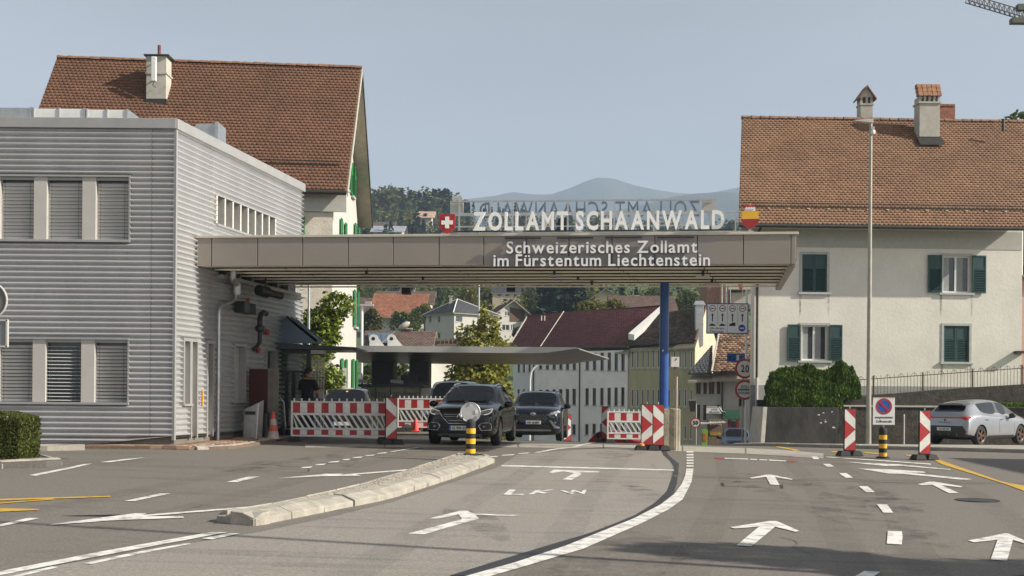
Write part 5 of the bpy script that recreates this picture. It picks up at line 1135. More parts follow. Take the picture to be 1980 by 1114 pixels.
e0, e1 = PX(1376, 720, 74.2), PX(1456, 718, 73.2); r0, r1 = PX(1391, 640, 79.5), PX(1470, 636, 79); slope_tiles(rt, e0, e1, r0, r1, M_rtile, .30, .30, .07); strip(rt, 'verge_strip', e0, r0, .07, M_edge, .04)
e0, e1 = PX(1330, 722, 74.4), PX(1376, 721, 74.3); r0 = PX(1378, 668, 78); slope_tiles(rt, e0, e1, (r0[0] - .05, r0[1], r0[2]), r0, M_slate, .3, .3, .04); strip(rt, 'gutter', e0, e1, .06, M_gutter, -.03)
wall(rt, (T1[0] + 1.2, T1[1] + 6), T1, zg, zt_, [], M_wgrey)
def flat_sign(nm, label, cat, x0, x1, y0, y1, Y, m, th=.06):
    a, b = at(x0, y0, Y), at(x1, y1, Y); t = thing(nm, label, cat, ((a.x + b.x) / 2, Y, b.z)); MB().box(a.x, b.x, Y, Y + th, b.z, a.z).build('panel', m, t, world=True, bevel=.005)
    return t, a, b
t, a, b = flat_sign('restaurant_sign', 'white restaurant sign board with black lettering on the pale house', 'sign', 1366, 1395, 786.5, 800, 74.2, M_whitemetal)
wpl = lambda a, b, Y: (lambda x, z, dd, t=None: None)
def sign_txt(root, text, xm, yb, cap_px, Y, m, w_px=None, weight=.02):
    p = at(xm, yb, Y); cap = cap_px * Y / FPX; inv = wmat(root).inverted()
    return print_text(text, root, lambda x, z, dd: tuple(inv @ Vector((p.x + x, Y - .004 + dd, p.z + z))), cap, 0, 0, m, None if w_px is None else w_px * Y / FPX, weight)
sign_txt(t, 'JADE', 1381, 793.6, 3.2, 74.2, M_blk, 12); sign_txt(t, 'DRAGON', 1381, 799, 3.4, 74.2, M_blk, 20); MB().box(a.x, b.x, 74.19, 74.2, a.z - .06, a.z - .03).build('red_rule', M_red, t, world=True)
MB().box(a.x, b.x, 74.1, 74.5, b.z - .05, b.z - .01).build('bracket', M_dark, t, world=True)
t, a, b = flat_sign('snack_kiosk', 'weathered wooden snack kiosk front with white SNACK lettering', 'kiosk', 1370, 1397, 811, 872, 71.5, mat('grey_brown_boards', (.17, .12, .085), .9, var=.35, scale=2, stretch=(9, 9, .4)), .5)
sign_txt(t, 'SNACK', 1384, 822, 6.5, 71.49, M_letter, 23, .04); MB().box(a.x + .1, b.x - .1, 71.47, 71.5, at(0, 831, 71.5).z, at(0, 825, 71.5).z).build('ochre_band', mat('ochre_board', (.35, .20, .05), .7, var=.5, scale=5), t, world=True)
zc = at(0, 808, 71.5).z; MB().hexa([(a.x - .6, 70.9, zc - .05), (b.x + .1, 70.9, zc + .05), (b.x + .1, 72, zc + .1), (a.x - .6, 72, zc)], [(a.x - .6, 70.9, zc), (b.x + .1, 70.9, zc + .1), (b.x + .1, 72, zc + .15), (a.x - .6, 72, zc + .05)]).build('roof_strip', M_panel, t, world=True)
# green pagoda porch roof on red posts
M_pag = mat('green_glazed_tile', (.02, .075, .045), .35, var=.3, scale=9)
pg = thing('pagoda_porch', 'green glazed pagoda porch roof on dark red posts', 'porch', (sx(1411, 73), 73, gz(13, 73)))
a, b = at(1395, 803, 73), at(1428, 812, 73); zt_ = at(1410, 796, 73).z
for i in range(9):
    x0, x1 = a.x + (b.x - a.x) * i / 9, a.x + (b.x - a.x) * (i + .8) / 9; lift = .22 * (1 - i / 4) ** 2 if i < 4 else 0
    MB().hexa([(x0, 72.3, b.z + lift), (x1, 72.3, b.z + lift), (x1 + .15, 73.4, zt_), (x0 + .15, 73.4, zt_)], [(x0, 72.3, b.z + .09 + lift), (x1, 72.3, b.z + .09 + lift), (x1 + .15, 73.4, zt_ + .12), (x0 + .15, 73.4, zt_ + .12)]).build('roof_tile_rib', M_pag, pg, world=True)
MB().tube([(a.x + .1, 72.4, b.z + .45), (a.x - .1, 72.35, b.z + .5), (a.x - .3, 72.3, b.z + .8)], [.08, .07, .02], 6).build('curled_tip', M_pag, pg, world=True)
for x in (1410, 1426): p = at(x, 812, 72.6); MB().box(p.x - .08, p.x + .08, 72.5, 72.66, -3.4, b.z + .02).build('post', mat('dark_red_post', (.16, .02, .015), .5), pg, world=True)
MB().box(at(1413, 0, 74.2).x, at(1428, 0, 74.2).x, 74.0, 74.05, -3.4, b.z - .1).build('dark_doorway', M_dark, pg, world=True)
t, a, b = flat_sign('menu_board', 'bright green menu board with a red picture by the snack kiosk', 'sign', 1357, 1368, 830, 866, 70.5, mat('menu_green', (.18, .36, .03), .5, var=.4, scale=3)); q0, q1 = at(1359, 838, 70.5), at(1365, 853, 70.5); MB().box(q0.x, q1.x, 70.47, 70.5, q1.z, q0.z).build('picture', mat('menu_red', (.45, .10, .05), .6, var=.5, scale=4), t, world=True)
# unfinished brick building and far roofs to the right
bb = thing('unfinished_brick_building', 'brick and concrete building shell with scaffolding far beyond the sign board', 'building', (26, 150, gz(26, 150)))
for nm, x0, x1, y0, y1, Y, m in (('brick_wall', 1368, 1391, 545, 640, 150, mat('red_brick_wall', (.26, .13, .09), .9, var=.3, scale=3)), ('brick_side', 1391, 1408, 552, 640, 151, mat('pale_brick', (.42, .26, .18), .9, var=.3, scale=3)), ('concrete_floor', 1406, 1462, 548, 560, 152, M_chim), ('concrete_wall', 1414, 1462, 566, 590, 153, M_chim), ('concrete_floor', 1408, 1462, 588, 598, 151.5, M_plinth)):
    a, b = at(x0, y0, Y), at(x1, y1, Y); MB().box(a.x, b.x, Y, Y + 6, b.z, a.z).build(nm, m, bb, world=True)
for x in (1396, 1404, 1412): a, b = at(x, 540, 149.5), at(x, 620, 149.5); MB().tube([a, b], .06, 5).build('scaffold_pole', M_steel, bb, world=True)
a, b = at(1427, 548, 149), at(1436, 562, 149); fl = thing('red_flag', 'small red flag on the far building shell', 'flag', (a.x, 149, b.z)); MB().prism([(a.x, 0, a.z), (b.x, 0, a.z - .1), (b.x - .1, 0, b.z), (a.x + .1, 0, b.z + .3)], (0, 149, 0), (0, .03, 0)).build('cloth', M_red, fl, world=True); MB().tube([(b.x, 149, b.z - 2), (b.x, 149, a.z + .3)], .04, 5).build('pole', M_steel, fl, world=True)

# ------------------------------------------------------------------ hillside houses
def hill_house(name, label, x0, x1, yb, ye, yr, Y, dep, wm, rm, wins=(), kind='x', oh=.5, panes=1, rx=None, chim=None, pitch=.4, sk=0):
    a, b = at(x0, yb, Y), at(x1, yb, Y); ze = at((x0 + x1) / 2, ye, Y).z; t = thing(name, label, 'house', ((a.x + b.x) / 2, Y + dep / 2, min(a.z, gz((a.x + b.x) / 2, Y))))
    zg = min(a.z, gz(a.x, Y)) - 1.5; FL, FR, BR, BL = (a.x, Y), (b.x * (Y + sk) / Y, Y + sk), (b.x * (Y + sk) / Y - sk * .7, Y + dep + sk), (a.x - sk * .7, Y + dep)
    px_wall(t, FL, FR, zg, ze, wins, wm, panes); wall(t, FR, BR, zg, ze, [], wm); wall(t, BL, FL, zg, ze, [], wm); wall(t, BR, BL, zg, ze, [], wm)
    if kind == 'x':
        zr = at((x0 + x1) / 2, yr, Y + dep / 2).z; gable_roof(t, FL, FR, BR, BL, ze, zr, oh, oh, rm, M_under, pitch, pitch, True, ridge=False, h=.05); gable_tri(t, FR, BR, ze, zr - .05, wm); gable_tri(t, BL, FL, ze, zr - .05, wm)
    elif kind == 'y':
        xm = rx or (x0 + x1) / 2; zr = at(xm, yr, Y).z; gable_roof(t, FR, BR, BL, FL, ze, zr, oh, oh, rm, M_under, pitch, pitch, True, ridge=False, h=.05); gable_tri(t, FL, FR, ze, zr - .05, wm)
    else:
        Yc = Y + dep / 2; xr0, xr1 = rx; R0, R1 = at(xr0, yr, Yc), at(xr1, yr, Yc); o = oh; z = ze - .1
        E = [(a.x - o, Y - o, z), (b.x + o, Y - o, z), (b.x + o, Y + dep + o, z), (a.x - o, Y + dep + o, z)]
        for e0, e1, p, q in ((E[0], E[1], R0, R1), (E[1], E[2], R1, R1), (E[2], E[3], R1, R0), (E[3], E[0], R0, R0)):
            q2 = tuple(q) if (Vector(p) - Vector(q)).length > .05 else (q[0] + .02, q[1] + .02, q[2]); slab(t, 'roof_slope', [e0, e1, q2, tuple(p)], .12, M_under); tile_slope(t, e0, e1, tuple(p), q2, pitch, pitch, rm, .04)
        for e, p in ((E[0], R0), (E[1], R1)): strip(t, 'hip_cap', e, tuple(p), .08, M_palegrey, .06)
    if chim:
        c0, c1 = at(chim[0], chim[2], Y + dep / 2), at(chim[1], chim[3], Y + dep / 2); MB().box(c0.x, c1.x, Y + dep / 2 - .4, Y + dep / 2 + .4, c1.z - .8, c0.z).build('chimney', chim[4] if len(chim) > 4 else M_chim, t, world=True); MB().box(c0.x - .12, c1.x + .12, Y + dep / 2 - .5, Y + dep / 2 + .5, c0.z, c0.z + .12).build('chimney_cap', M_panel, t, world=True)
    return t
wh = thing('white_villa', 'white two storey villa with dark grey hipped roof on the slope', 'house', (sx(885, 188), 188, gz(-8, 185)))
vF, vR, vL = (sx(877, 183), 183), (sx(960, 189), 189), (sx(822, 190), 190); vB = (vR[0] + vL[0] - vF[0], vR[1] + vL[1] - vF[1]); vz, ve = 4, at(877, 604, 183).z
px_wall(wh, vF, vR, vz, ve, [(880, 893, 610, 623), (922, 930, 611, 623), (872.5 + 8, 893, 643, 660)], M_white); px_wall(wh, vL, vF, vz, ve, [(828, 833, 611, 624), (845, 850, 611, 624), (828, 833, 643, 658), (845, 850, 643, 658)], M_white); wall(wh, vR, vB, vz, ve, [], M_white); wall(wh, vB, vL, vz, ve, [], M_white)
vc = ((vR[0] + vL[0]) / 2, (vR[1] + vL[1]) / 2); vA = at(884, 579, vc[1]); vE = [(q[0] + (q[0] - vc[0]) * .12, q[1] + (q[1] - vc[1]) * .12, ve - .1) for q in (vL, vF, vR, vB)]
for q0, q1 in zip(vE, vE[1:] + vE[:1]): slab(wh, 'roof_slope', [q0, q1, (vA.x + .01, vA.y, vA.z), tuple(vA)], .12, M_under); tile_slope(wh, q0, q1, tuple(vA), (vA.x + .02, vA.y + .01, vA.z), .4, .4, M_slate, .04)
for q0 in vE[:3]: strip(wh, 'hip_cap', q0, tuple(vA), .08, M_palegrey, .06)
c0, c1 = at(869, 574, 189), at(874, 590, 189); MB().box(c0.x, c1.x, 188.6, 189.4, c1.z, c0.z).build('chimney', M_chim, wh, world=True); MB().box(c0.x - .15, c1.x + .15, 188.5, 189.5, c0.z, c0.z + .15).build('chimney_cap', M_panel, wh, world=True)
hill_house('orange_roofed_house', 'house with broad orange tiled roof and dormer strip on the slope', 738, 800, 640, 602, 568, 210, 13, M_white, M_orange, [(743 + i * 7, 747 + i * 7, 605, 610) for i in range(6)], 'x', 2.2, chim=(782, 787, 562, 580, M_dark))
hill_house('dark_roofed_house', 'house with dark brown roof directly behind the orange roof', 730, 830, 600, 585, 563, 232, 11, M_palegrey, M_browntile, [], 'x', 1.0)
hill_house('dark_roofed_house', 'low dark brown roof at the left edge beside the white gable', 690, 718, 620, 604, 576, 222, 10, M_palegrey, M_browntile, [], 'x', .8)
chl = hill_house('chalet', 'white and dark boarded chalet with broad gable right of the villa', 962, 1018, 655, 602, 580, 200, 10, M_white, M_browntile, [(975, 984, 602, 611), (970, 984, 628, 639), (987, 994, 628, 639)], 'y', 1.4, 2, sk=3)
for (xa, xb, ya, yb) in ((986, 1015, 594, 622), (963, 969, 600, 606)):
    y0_, y1_ = 200 + 3 * (xa - 962) / 56, 200 + 3 * (xb - 962) / 56; a, b, c_, e_ = at(xa, ya, y0_), at(xb, ya + 6, y1_), at(xb, yb, y1_), at(xa, yb, y0_); MB().prism([a, b, c_, e_], (0, -.12, 0), (0, .1, 0)).build('boarding', M_wood, chl, world=True)
gh = hill_house('solar_roofed_house', 'brown tiled house with solar panels just above the thin rear canopy', 708, 826, 720, 668, 640, 128, 9, M_palegrey, M_browntile, [], 'x', .7, chim=(787, 795, 637, 650, mat('brick_dark', (.10, .06, .05), .9)))
Yr = 128
e = [at(714, 667, Yr - .4), at(764, 667, Yr - .4), at(758, 648, Yr + 2.9), at(711, 648, Yr + 2.9)]
for i in range(4):
    f0, f1 = i / 4 + .01, (i + 1) / 4 - .01; q = [e[0].lerp(e[1], f0), e[0].lerp(e[1], f1), e[3].lerp(e[2], f1), e[3].lerp(e[2], f0)]; MB().prism([p + Vector((0, -.05, .2)) for p in q], (0, 0, 0), (0, 0, .06)).build('solar_panel', mat('solar_glass', (.08, .12, .16), .1, var=.2, scale=1, spec=.8), gh, world=True)
h2 = hill_house('low_brown_house', 'low brown roof with dark solar strip in front of the white villa', 824, 890, 700, 668, 655, 135, 7, M_palegrey, M_browntile, [], 'x', .6, chim=(884, 893, 652, 672, M_white))
for i in range(7):
    q0, q1 = at(828 + i * 8, 665, 134), at(834.5 + i * 8, 659, 134); MB().box(q0.x, q1.x, 134.0, 134.2, q0.z, q1.z).build('solar_panel', M_dark, h2, world=True)
hill_house('brown_roofed_barn', 'long dark brown roof on the slope beyond the maroon roof', 1190, 1302, 620, 600, 572, 190, 12, M_palegrey, M_browntile, [], 'x', .8, chim=(1228, 1234, 573, 586, M_dark))
hill_house('grey_roofed_house', 'pale house with slanting grey roof edge high on the slope', 1150, 1192, 590, 572, 558, 230, 9, M_beige, M_slate, [], 'y', 1.0)
hill_house('pale_block', 'pale flat fronted block showing below the canopy soffit', 952, 1005, 590, 566, 556, 245, 9, M_beige, M_slate, [(975, 985, 568, 574), (960, 968, 568, 574), (992, 998, 568, 574)], 'x', .3)
hill_house('pale_block', 'white house strip showing behind the orange roof', 760, 800, 585, 560, 550, 262, 9, M_white, M_slate, [(775, 779, 562, 568), (786, 790, 562, 568)], 'x', .3)
hill_house('grey_roofed_barn', 'white barn with pale grey roof low on the wooded hill', 722, 776, 456, 447, 437, 420, 16, M_white, mat('pale_grey_sheet_roof', (.34, .36, .40), .5, var=.1, attr=[(0, (.9, .9, .9)), (1, (1.1, 1.1, 1.1))]), [(728, 733, 447, 453)], 'x', 1.2, pitch=1.0)
hill_house('brown_roofed_barn', 'brown roofed barn above the white barn on the wooded hill', 722, 756, 445, 437, 430, 440, 14, M_wood, M_browntile, [], 'x', 1.5, pitch=1.0)
hill_house('pink_roofed_house', 'house with pale pink roof among the trees on the wooded hill', 812, 834, 426, 419, 409, 480, 14, M_white, mat('pale_pink_tile', (.50, .34, .25), .9, var=.1, attr=[(0, (.9, .9, .9)), (1, (1.1, 1.1, 1.1))]), [], 'x', 1.5, pitch=1.0)

# ------------------------------------------------------------------ rear wing canopy with booth (the next border post)
wc = thing('wing_canopy', 'thin pale wing shaped canopy on two dark pillars behind the cars', 'canopy', (-2, 66, gz(-2, 66)))
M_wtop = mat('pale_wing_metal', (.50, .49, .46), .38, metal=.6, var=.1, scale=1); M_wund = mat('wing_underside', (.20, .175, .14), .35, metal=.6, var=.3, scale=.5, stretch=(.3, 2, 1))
zt_ = at(900, 670, 60).z; nx, ny = 16, 8; vs = []; 
for k in (0, 1):
    for j in range(ny + 1):
        for i in range(nx + 1):
            s, t_ = i / nx, j / ny; xl, xr_ = -8.6, 3.24 + t_ * 2.9; X = xl + (xr_ - xl) * s; Y = 60 + 15.5 * t_; taper = min(1, (1 - s) * 7)
            z = zt_ - .08 * t_ - (.0 if k == 0 else (.06 + taper * (.25 + .32 * math.sin(math.pi * t_)))); vs.append((X, Y, z))
m_ = (nx + 1) * (ny + 1); mb = MB(); mb.v = vs
for j in range(ny):
    for i in range(nx):
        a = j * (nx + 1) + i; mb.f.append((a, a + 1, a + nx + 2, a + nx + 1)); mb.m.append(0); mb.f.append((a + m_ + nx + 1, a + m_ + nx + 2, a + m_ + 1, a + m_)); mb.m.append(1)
for i in range(nx): mb.f.append((i, i + m_, i + 1 + m_, i + 1)); mb.m.append(0); b_ = ny * (nx + 1) + i; mb.f.append((b_, b_ + 1, b_ + 1 + m_, b_ + m_)); mb.m.append(0)
for j in range(ny):
    a = j * (nx + 1) + nx; mb.f.append((a, a + m_, a + nx + 1 + m_, a + nx + 1)); mb.m.append(0); a = j * (nx + 1); mb.f.append((a, a + nx + 1, a + nx + 1 + m_, a + m_)); mb.m.append(0)
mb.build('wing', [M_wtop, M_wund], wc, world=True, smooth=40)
for x0, x1 in ((718, 760), (791, 829)): a, b = at(x0, 700, 66), at(x1, 700, 66); MB().box(a.x, b.x, 66, 68.4, gz(-6, 66), zt_ - .4).build('pillar', M_dark, wc, world=True, bevel=.05)
for x in (722, 757):
    p = at(x, 655, 60.6); lg = MB().tube([p, p + Vector((0, .14, 0))], .23, 18).build('lug', M_whitemetal, wc, world=True, smooth=40); MB().tube([p + Vector((0, -.01, 0)), p], .09, 12).build('lug_eye', M_dark, lg, world=True); MB().hexa([(p.x - .2, p.y, zt_ - .02), (p.x + .6, p.y, zt_ - .02), (p.x + .6, p.y + .12, zt_ - .02), (p.x - .2, p.y + .12, zt_ - .02)], [(p.x - .2, p.y + .01, p.z), (p.x + .16, p.y + .01, p.z + .1), (p.x + .16, p.y + .11, p.z + .1), (p.x - .2, p.y + .11, p.z)]).build('lug_foot', M_whitemetal, lg, world=True)
bo = thing('control_booth', 'low glazed control booth with KONTROLLSTELLE TISIS lettering under the rear canopy', 'booth', (-6, 63, gz(-6, 63)))
a, b = at(698, 748, 62), at(812, 748, 62); zb_ = gz(-6, 62); M_bg = mat('booth_panel', (.15, .14, .09), .25, var=.3, scale=1.5, stretch=(1, 1, 4))
for i in range(4):
    x0, x1 = a.x + (b.x - a.x) * i / 4 + .02, a.x + (b.x - a.x) * (i + 1) / 4 - .02; MB().box(x0, x1, 62, 62.1, zb_, a.z).build('panel', M_bg, bo, world=True)
MB().box(a.x - .2, b.x + .2, 61.9, 65, a.z, a.z + .14).build('roof', M_dark, bo, world=True); MB().box(a.x, b.x, 62.12, 64.8, zb_, a.z - .01).build('body', M_dark, bo, world=True)
sign_txt(bo, 'KONTROLLSTELLE TISIS', 755, 768.5, 9, 61.99, M_dark, 102, .015)
a2, b2 = at(812, 750, 62.5), at(832, 800, 62.5); MB().box(a2.x, b2.x, 62.3, 64.5, zb_, a2.z).build('side_block', M_chim, bo, world=True)
for i, (x, y) in enumerate(((768, 738), (795, 741), (804, 742), (813, 741), (822, 741), (700, 737))):
    p = at(x, y, 63); lb = ('wide dark camera hood on the booth roof', 'first of four slanted cameras on the booth roof', 'second of four slanted cameras on the booth roof', 'third of four slanted cameras on the booth roof', 'rightmost slanted camera on the booth roof', 'dark camera hood at the left end of the booth roof')[i]
    t = thing('roof_camera', lb, 'camera', (p.x, 63, a.z + .14)); w = .33 if i in (0, 5) else .12
    MB().hexa([(p.x - w, 62.8, p.z - .06), (p.x + w, 62.8, p.z - .12), (p.x + w, 63.3, p.z - .12), (p.x - w, 63.3, p.z - .06)], [(p.x - w, 62.8, p.z + .12), (p.x + w, 62.8, p.z + .06), (p.x + w, 63.3, p.z + .06), (p.x - w, 63.3, p.z + .12)]).build('hood', M_dpan if i in (0, 5) else M_dark, t, world=True); MB().box(p.x - .04, p.x + .04, 63, 63.08, a.z + .13, p.z - .05).build('stand', M_dark, t, world=True)
a2, b2 = at(775, 724, 64), at(806, 746, 64); t = thing('dark_screen', 'dark rectangular screen standing on the booth roof', 'screen', (a2.x, 64, b2.z)); MB().box(a2.x, b2.x, 64, 64.2, b2.z - .1, a2.z).build('panel', M_dark, t, world=True); MB().box(a2.x - .04, a2.x, 63.98, 64.22, b2.z - .1, a2.z + .03).build('frame', M_panel, t, world=True)

# ------------------------------------------------------------------ neighbours at and beyond the right frame edge
pk = thing('pink_house', 'pink wall of the next house at the right picture edge', 'house', (25, 50, gz(25, 48))); M_pink = mat('pink_render', (.50, .30, .24), .9, var=.08)
P0, d, n = wall(pk, (20.84, 48.75), (28, 48.9), -.8, 6.5, [(2, 3, 1.5, 3), (4.5, 5.5, 1.5, 3)], M_pink); casement(pk, P0, d, n, 2, 3, 1.5, 3); casement(pk, P0, d, n, 4.5, 5.5, 1.5, 3); wall(pk, (20.9, 57), (20.84, 48.75), -.8, 6.5, [], M_pink); wall(pk, (28, 48.8), (28, 57), -.8, 6.5, [], M_pink); slab(pk, 'roof', [(20.9, 48.5, 6.5), (28.5, 48.3, 6.5), (28.5, 57.5, 6.6), (20.9, 57.5, 6.6)], .2, M_under)
nb = thing('neighbour_house', 'white gabled house standing off frame to the right, shading the road', 'house', (27, 21, gz(27, 20))); zn = gz(27, 20) - .3
P0, d, n = wall(nb, (22.6, 16.2), (30, 16.2), zn, 6.2, [(1.5, 2.5, 1, 2.4), (4.5, 5.5, 1, 2.4), (1.5, 2.5, 3.9, 5.3), (4.5, 5.5, 3.9, 5.3)], M_white)
for o_ in ((1.5, 2.5, 1, 2.4), (4.5, 5.5, 1, 2.4), (1.5, 2.5, 3.9, 5.3), (4.5, 5.5, 3.9, 5.3)): casement(nb, P0, d, n, *o_)
wall(nb, (22.6, 24.6), (22.6, 16.2), zn, 6.2, [(2, 3, 1, 2.4)], M_white); wall(nb, (30, 16.2), (30, 24.6), zn, 6.2, [], M_white); wall(nb, (30, 24.6), (22.6, 24.6), zn, 6.2, [], M_white)
gable_roof(nb, (22.6, 24.6), (22.6, 16.2), (30, 16.2), (30, 24.6), 6.2, 9.6, .5, .4, M_tileR, M_under, .3, .3, False)

# ------------------------------------------------------------------ trees
b0 = gz(-6.2, 41)
def cols(r, z0, z1, k, seed, lean=0):
    rs = np.random.RandomState(seed); return [(rs.uniform(-.5, .5) * r, rs.uniform(-.5, .5) * r, z0 + (z1 - z0) * (i + .5) / k, r * rs.uniform(.5, .72), r * rs.uniform(.5, .72), (z1 - z0) / k * .95) for i in range(k)]
tree('hornbeam_tree', 'sunlit columnar green tree between the kiosk and the white gable', (sx(622, 41), 41, b0), cols(1.05, .2, 4.75, 9, 3), 8000, .085, L_horn, .12, limbs=8, seed=3)
def crown(w, h0, h1, k, seed, taper=.5):
    rs = np.random.RandomState(seed); out = []
    for i in range(k):
        t = (i + rs.rand()) / k; r = w * (1 - taper * t) * (.55 if t > .05 else .4); a = rs.rand() * 6.28; q = (w * (1 - taper * t) - r) * rs.rand() ** .5; s = r * rs.uniform(.75, 1.1)
        out.append((q * math.cos(a), q * math.sin(a), h0 + (h1 - h0) * t, s, s, s * .8))
    return out
Yt = 82; g_ = gz(-2, Yt); tree('pear_tree', 'broad yellow green tree behind the cars with a pointed leader', (sx(928, Yt), Yt, g_), crown(4.1, 1.6, 6.4, 24, 5, .45) + [(.2, 0, 7.4, 2.0, 2.0, 1.2), (-.7, 0, 8.2, 1.1, 1.1, .9), (.5, 0, 8.8, 1.0, 1.0, 1.0), (.2, .2, 9.6, .4, .4, .7)], 24000, .18, L_beech, .2, limbs=14, seed=5, shell=.35)
tl = [('linden_tree', 'mid green tree between the orange roof and the white villa', 782, 640, 598, 34, 170, L_dec, 5), ('linden_tree', 'dark green tree just left of the white villa', 806, 645, 590, 22, 178, L_dec, 6), ('birch_tree', 'pale green tree beside the white gable wall', 720, 645, 592, 26, 140, L_wil, 7), ('lime_tree', 'bright green bush tree behind the orange roof', 822, 610, 585, 20, 200, L_yel, 8),
      ('ash_tree', 'yellow green tree above the maroon roof', 1142, 612, 576, 40, 160, L_yel, 9), ('ash_tree', 'yellow green tree left of the brown barn roof', 1186, 608, 574, 32, 165, L_yel, 10), ('willow_tree', 'drooping grey green willow right of the chalet', 1030, 612, 540, 26, 225, L_wil, 11), ('oak_tree', 'green tree above the villa roof ridge', 905, 596, 552, 30, 240, L_yel, 12), ('oak_tree', 'green tree above the villa chimney', 858, 600, 555, 28, 250, L_dec, 13), ('oak_tree', 'ochre tree above the chalet roof', 945, 596, 552, 26, 255, L_yel, 14), ('oak_tree', 'green tree at the top of the slope left of the sign board', 1335, 600, 556, 26, 200, L_dec, 15), ('oak_tree', 'green tree beside the far brick building', 1316, 606, 562, 24, 230, L_yel, 16), ('oak_tree', 'green tree behind the brown barn roof', 1262, 590, 552, 30, 240, L_dec, 17), ('shrub_tree', 'small green shrub in front of the chalet', 1001, 650, 630, 12, 186, L_wil, 18), ('oak_tree', 'dark tree under the left of the wing canopy', 712, 770, 700, 20, 100, L_dec, 19), ('oak_tree', 'dark green tree between the two dark pillars', 776, 770, 700, 26, 105, L_dec, 20), ('shrub_tree', 'yellow green shrub under the left wing canopy', 706, 770, 726, 10, 90, L_yel, 21)]
for (nm, lb, x, yb, yt, hw, Y, lm, sd) in tl:
    a, b = at(x, yb, Y), at(x, yt, Y); g_ = min(a.z, gz(a.x, Y)); w = hw * Y / FPX; h0 = a.z - g_ + .15 * (b.z - a.z); h1 = b.z - g_ - w * .35
    tree(nm, lb, (a.x, Y, g_), crown(w * 1.15, h0, max(h1, h0 + .5), 13, sd, .4), 2600, max(.2, w * .085), lm, .25, limbs=6, seed=sd, shell=.3, droop=3 if 'willow' in nm else 0)
conifer('spruce_tree', 'dark spreading conifer in the middle under the canopy edge', (sx(1085, 205), 205, gz(sx(1085, 205), 205) - 1), 23, 6.5, 5200, .62, L_con, seed=2)
a = at(1968, 196, 82); tree('far_ash_tree', 'dark tree crown rising over the right house ridge', (a.x + .6, 82, gz(a.x, 82)), crown(3.6, 14, a.z - gz(a.x, 82) - 1.2, 14, 31, .3), 5000, .25, L_dec, .3, seed=31)
# wooded hill: single mass of spruces and broadleaves
rs = np.random.RandomState(11); VV, QQ, RR_, off = {}, {}, {}, {}
def put(key, V, Q, r):
    VV.setdefault(key, []); QQ.setdefault(key, []); RR_.setdefault(key, []); off.setdefault(key, 0); VV[key].append(V); QQ[key].append(Q + off[key]); RR_[key].append(r); off[key] += len(V)
def topy(x): return float(np.interp(x, [600, 720, 752, 800, 860, 880, 925, 950, 1000, 1010, 1060, 1150, 1300, 1440, 1600], [372, 372, 358, 366, 362, 378, 390, 398, 388, 400, 408, 412, 420, 425, 430]))
for i in range(760):
    x = rs.uniform(670, 905) if i < 360 else rs.uniform(600, 1560); k = rs.rand() if i < 620 else .9; Y = 590 if k < .42 else rs.uniform(300, 570)
    if i >= 620: x = rs.uniform(690, 1370); Y = rs.uniform(238, 300)
    X = sx(x, Y); g_ = gz(X, Y)
    con = (rs.rand() < .85 if (k < .42 and 760 < x < 1010) else rs.rand() < .25)
    if k < .42: h = max(6, at(x, topy(x) + abs(rs.normal()) * 9, Y).z - g_)
    else: h = (rs.uniform(10, 17) if con else rs.uniform(7, 13)) * (1 if i < 620 else .62)
    zb_ = g_
    if h > 24: zb_ = g_ + h - 24; h = 24
    n = 130
    if con: p = conifer_pts(n, h, h * .17, rs); V, Q = leaf_cloud(p, h * .055, rs, 0); key = 'c'
    else: p = blob_points(n, [(rs.uniform(-.2, .2) * h, rs.uniform(-.2, .2) * h, h * rs.uniform(.35, .8), h * .26, h * .26, h * .26) for _ in range(6)], rs, .5); V, Q = leaf_cloud(p, h * .07, rs); key = 'd' if rs.rand() < .55 else 'y'
    put(key, V + np.array([X, Y, zb_]), Q, np.clip(rs.rand(n) * .8 + rs.rand() * .2, 0, 1))
for key, nm, lm, lb in (('c', 'spruce_wood', L_con, 'dark spruces of the wooded hill behind the canopy lettering'), ('d', 'broadleaf_wood', L_dec, 'green broadleaf trees of the wooded hill'), ('y', 'autumn_wood', L_yel, 'yellowing broadleaf trees of the wooded hill')):
    o = quads_mesh(nm, np.concatenate(VV[key]), np.concatenate(QQ[key]), np.concatenate(RR_[key]), lm); tag(o, lb, 'trees', kind='stuff')

# ------------------------------------------------------------------ mountains and haze
M_mount = mat('forested_mountain', (.030, .045, .030), .95, var=.35, scale=.004, fine=.3, col2=(.10, .11, .06))
def mountain(name, label, prof, Yr, depth, seed):
    xs = np.linspace(prof[0][0], prof[-1][0], 160); ys = np.interp(xs, [p[0] for p in prof], [p[1] for p in prof]); rs = np.random.RandomState(seed); nz = rs.normal(size=160); nz = np.convolve(nz, np.ones(3) / 3, 'same') * 1.6
    NJ = 26; V = []; ph = rs.rand(8) * 6
    for j in range(NJ):
        t = j / (NJ - 1) * 1.5; k = 1 - abs(1 - t) if t <= 1 else 1 - (t - 1) * 1.2
        for i, x in enumerate(xs):
            Y = Yr + (t - 1) * depth; hz = at(x, ys[i] + nz[i] * (1 if abs(t - 1) < .02 else 0), Yr).z; X = sx(x, Yr)
            w = 1 + .10 * math.sin(X * .006 + ph[0] + t * 5) * (1 - k) + .08 * math.sin(X * .013 + ph[1] - t * 9) * (1 - k)
            V.append((X, Y, -30 + (hz + 30) * max(0, k) ** 1.15 * w))
    mb = MB(); mb.add(V, [(j * 160 + i, j * 160 + i + 1, (j + 1) * 160 + i + 1, (j + 1) * 160 + i) for j in range(NJ - 1) for i in range(159)]); return tag(mb.build(name, M_mount, None, smooth=60), label, kind='structure')
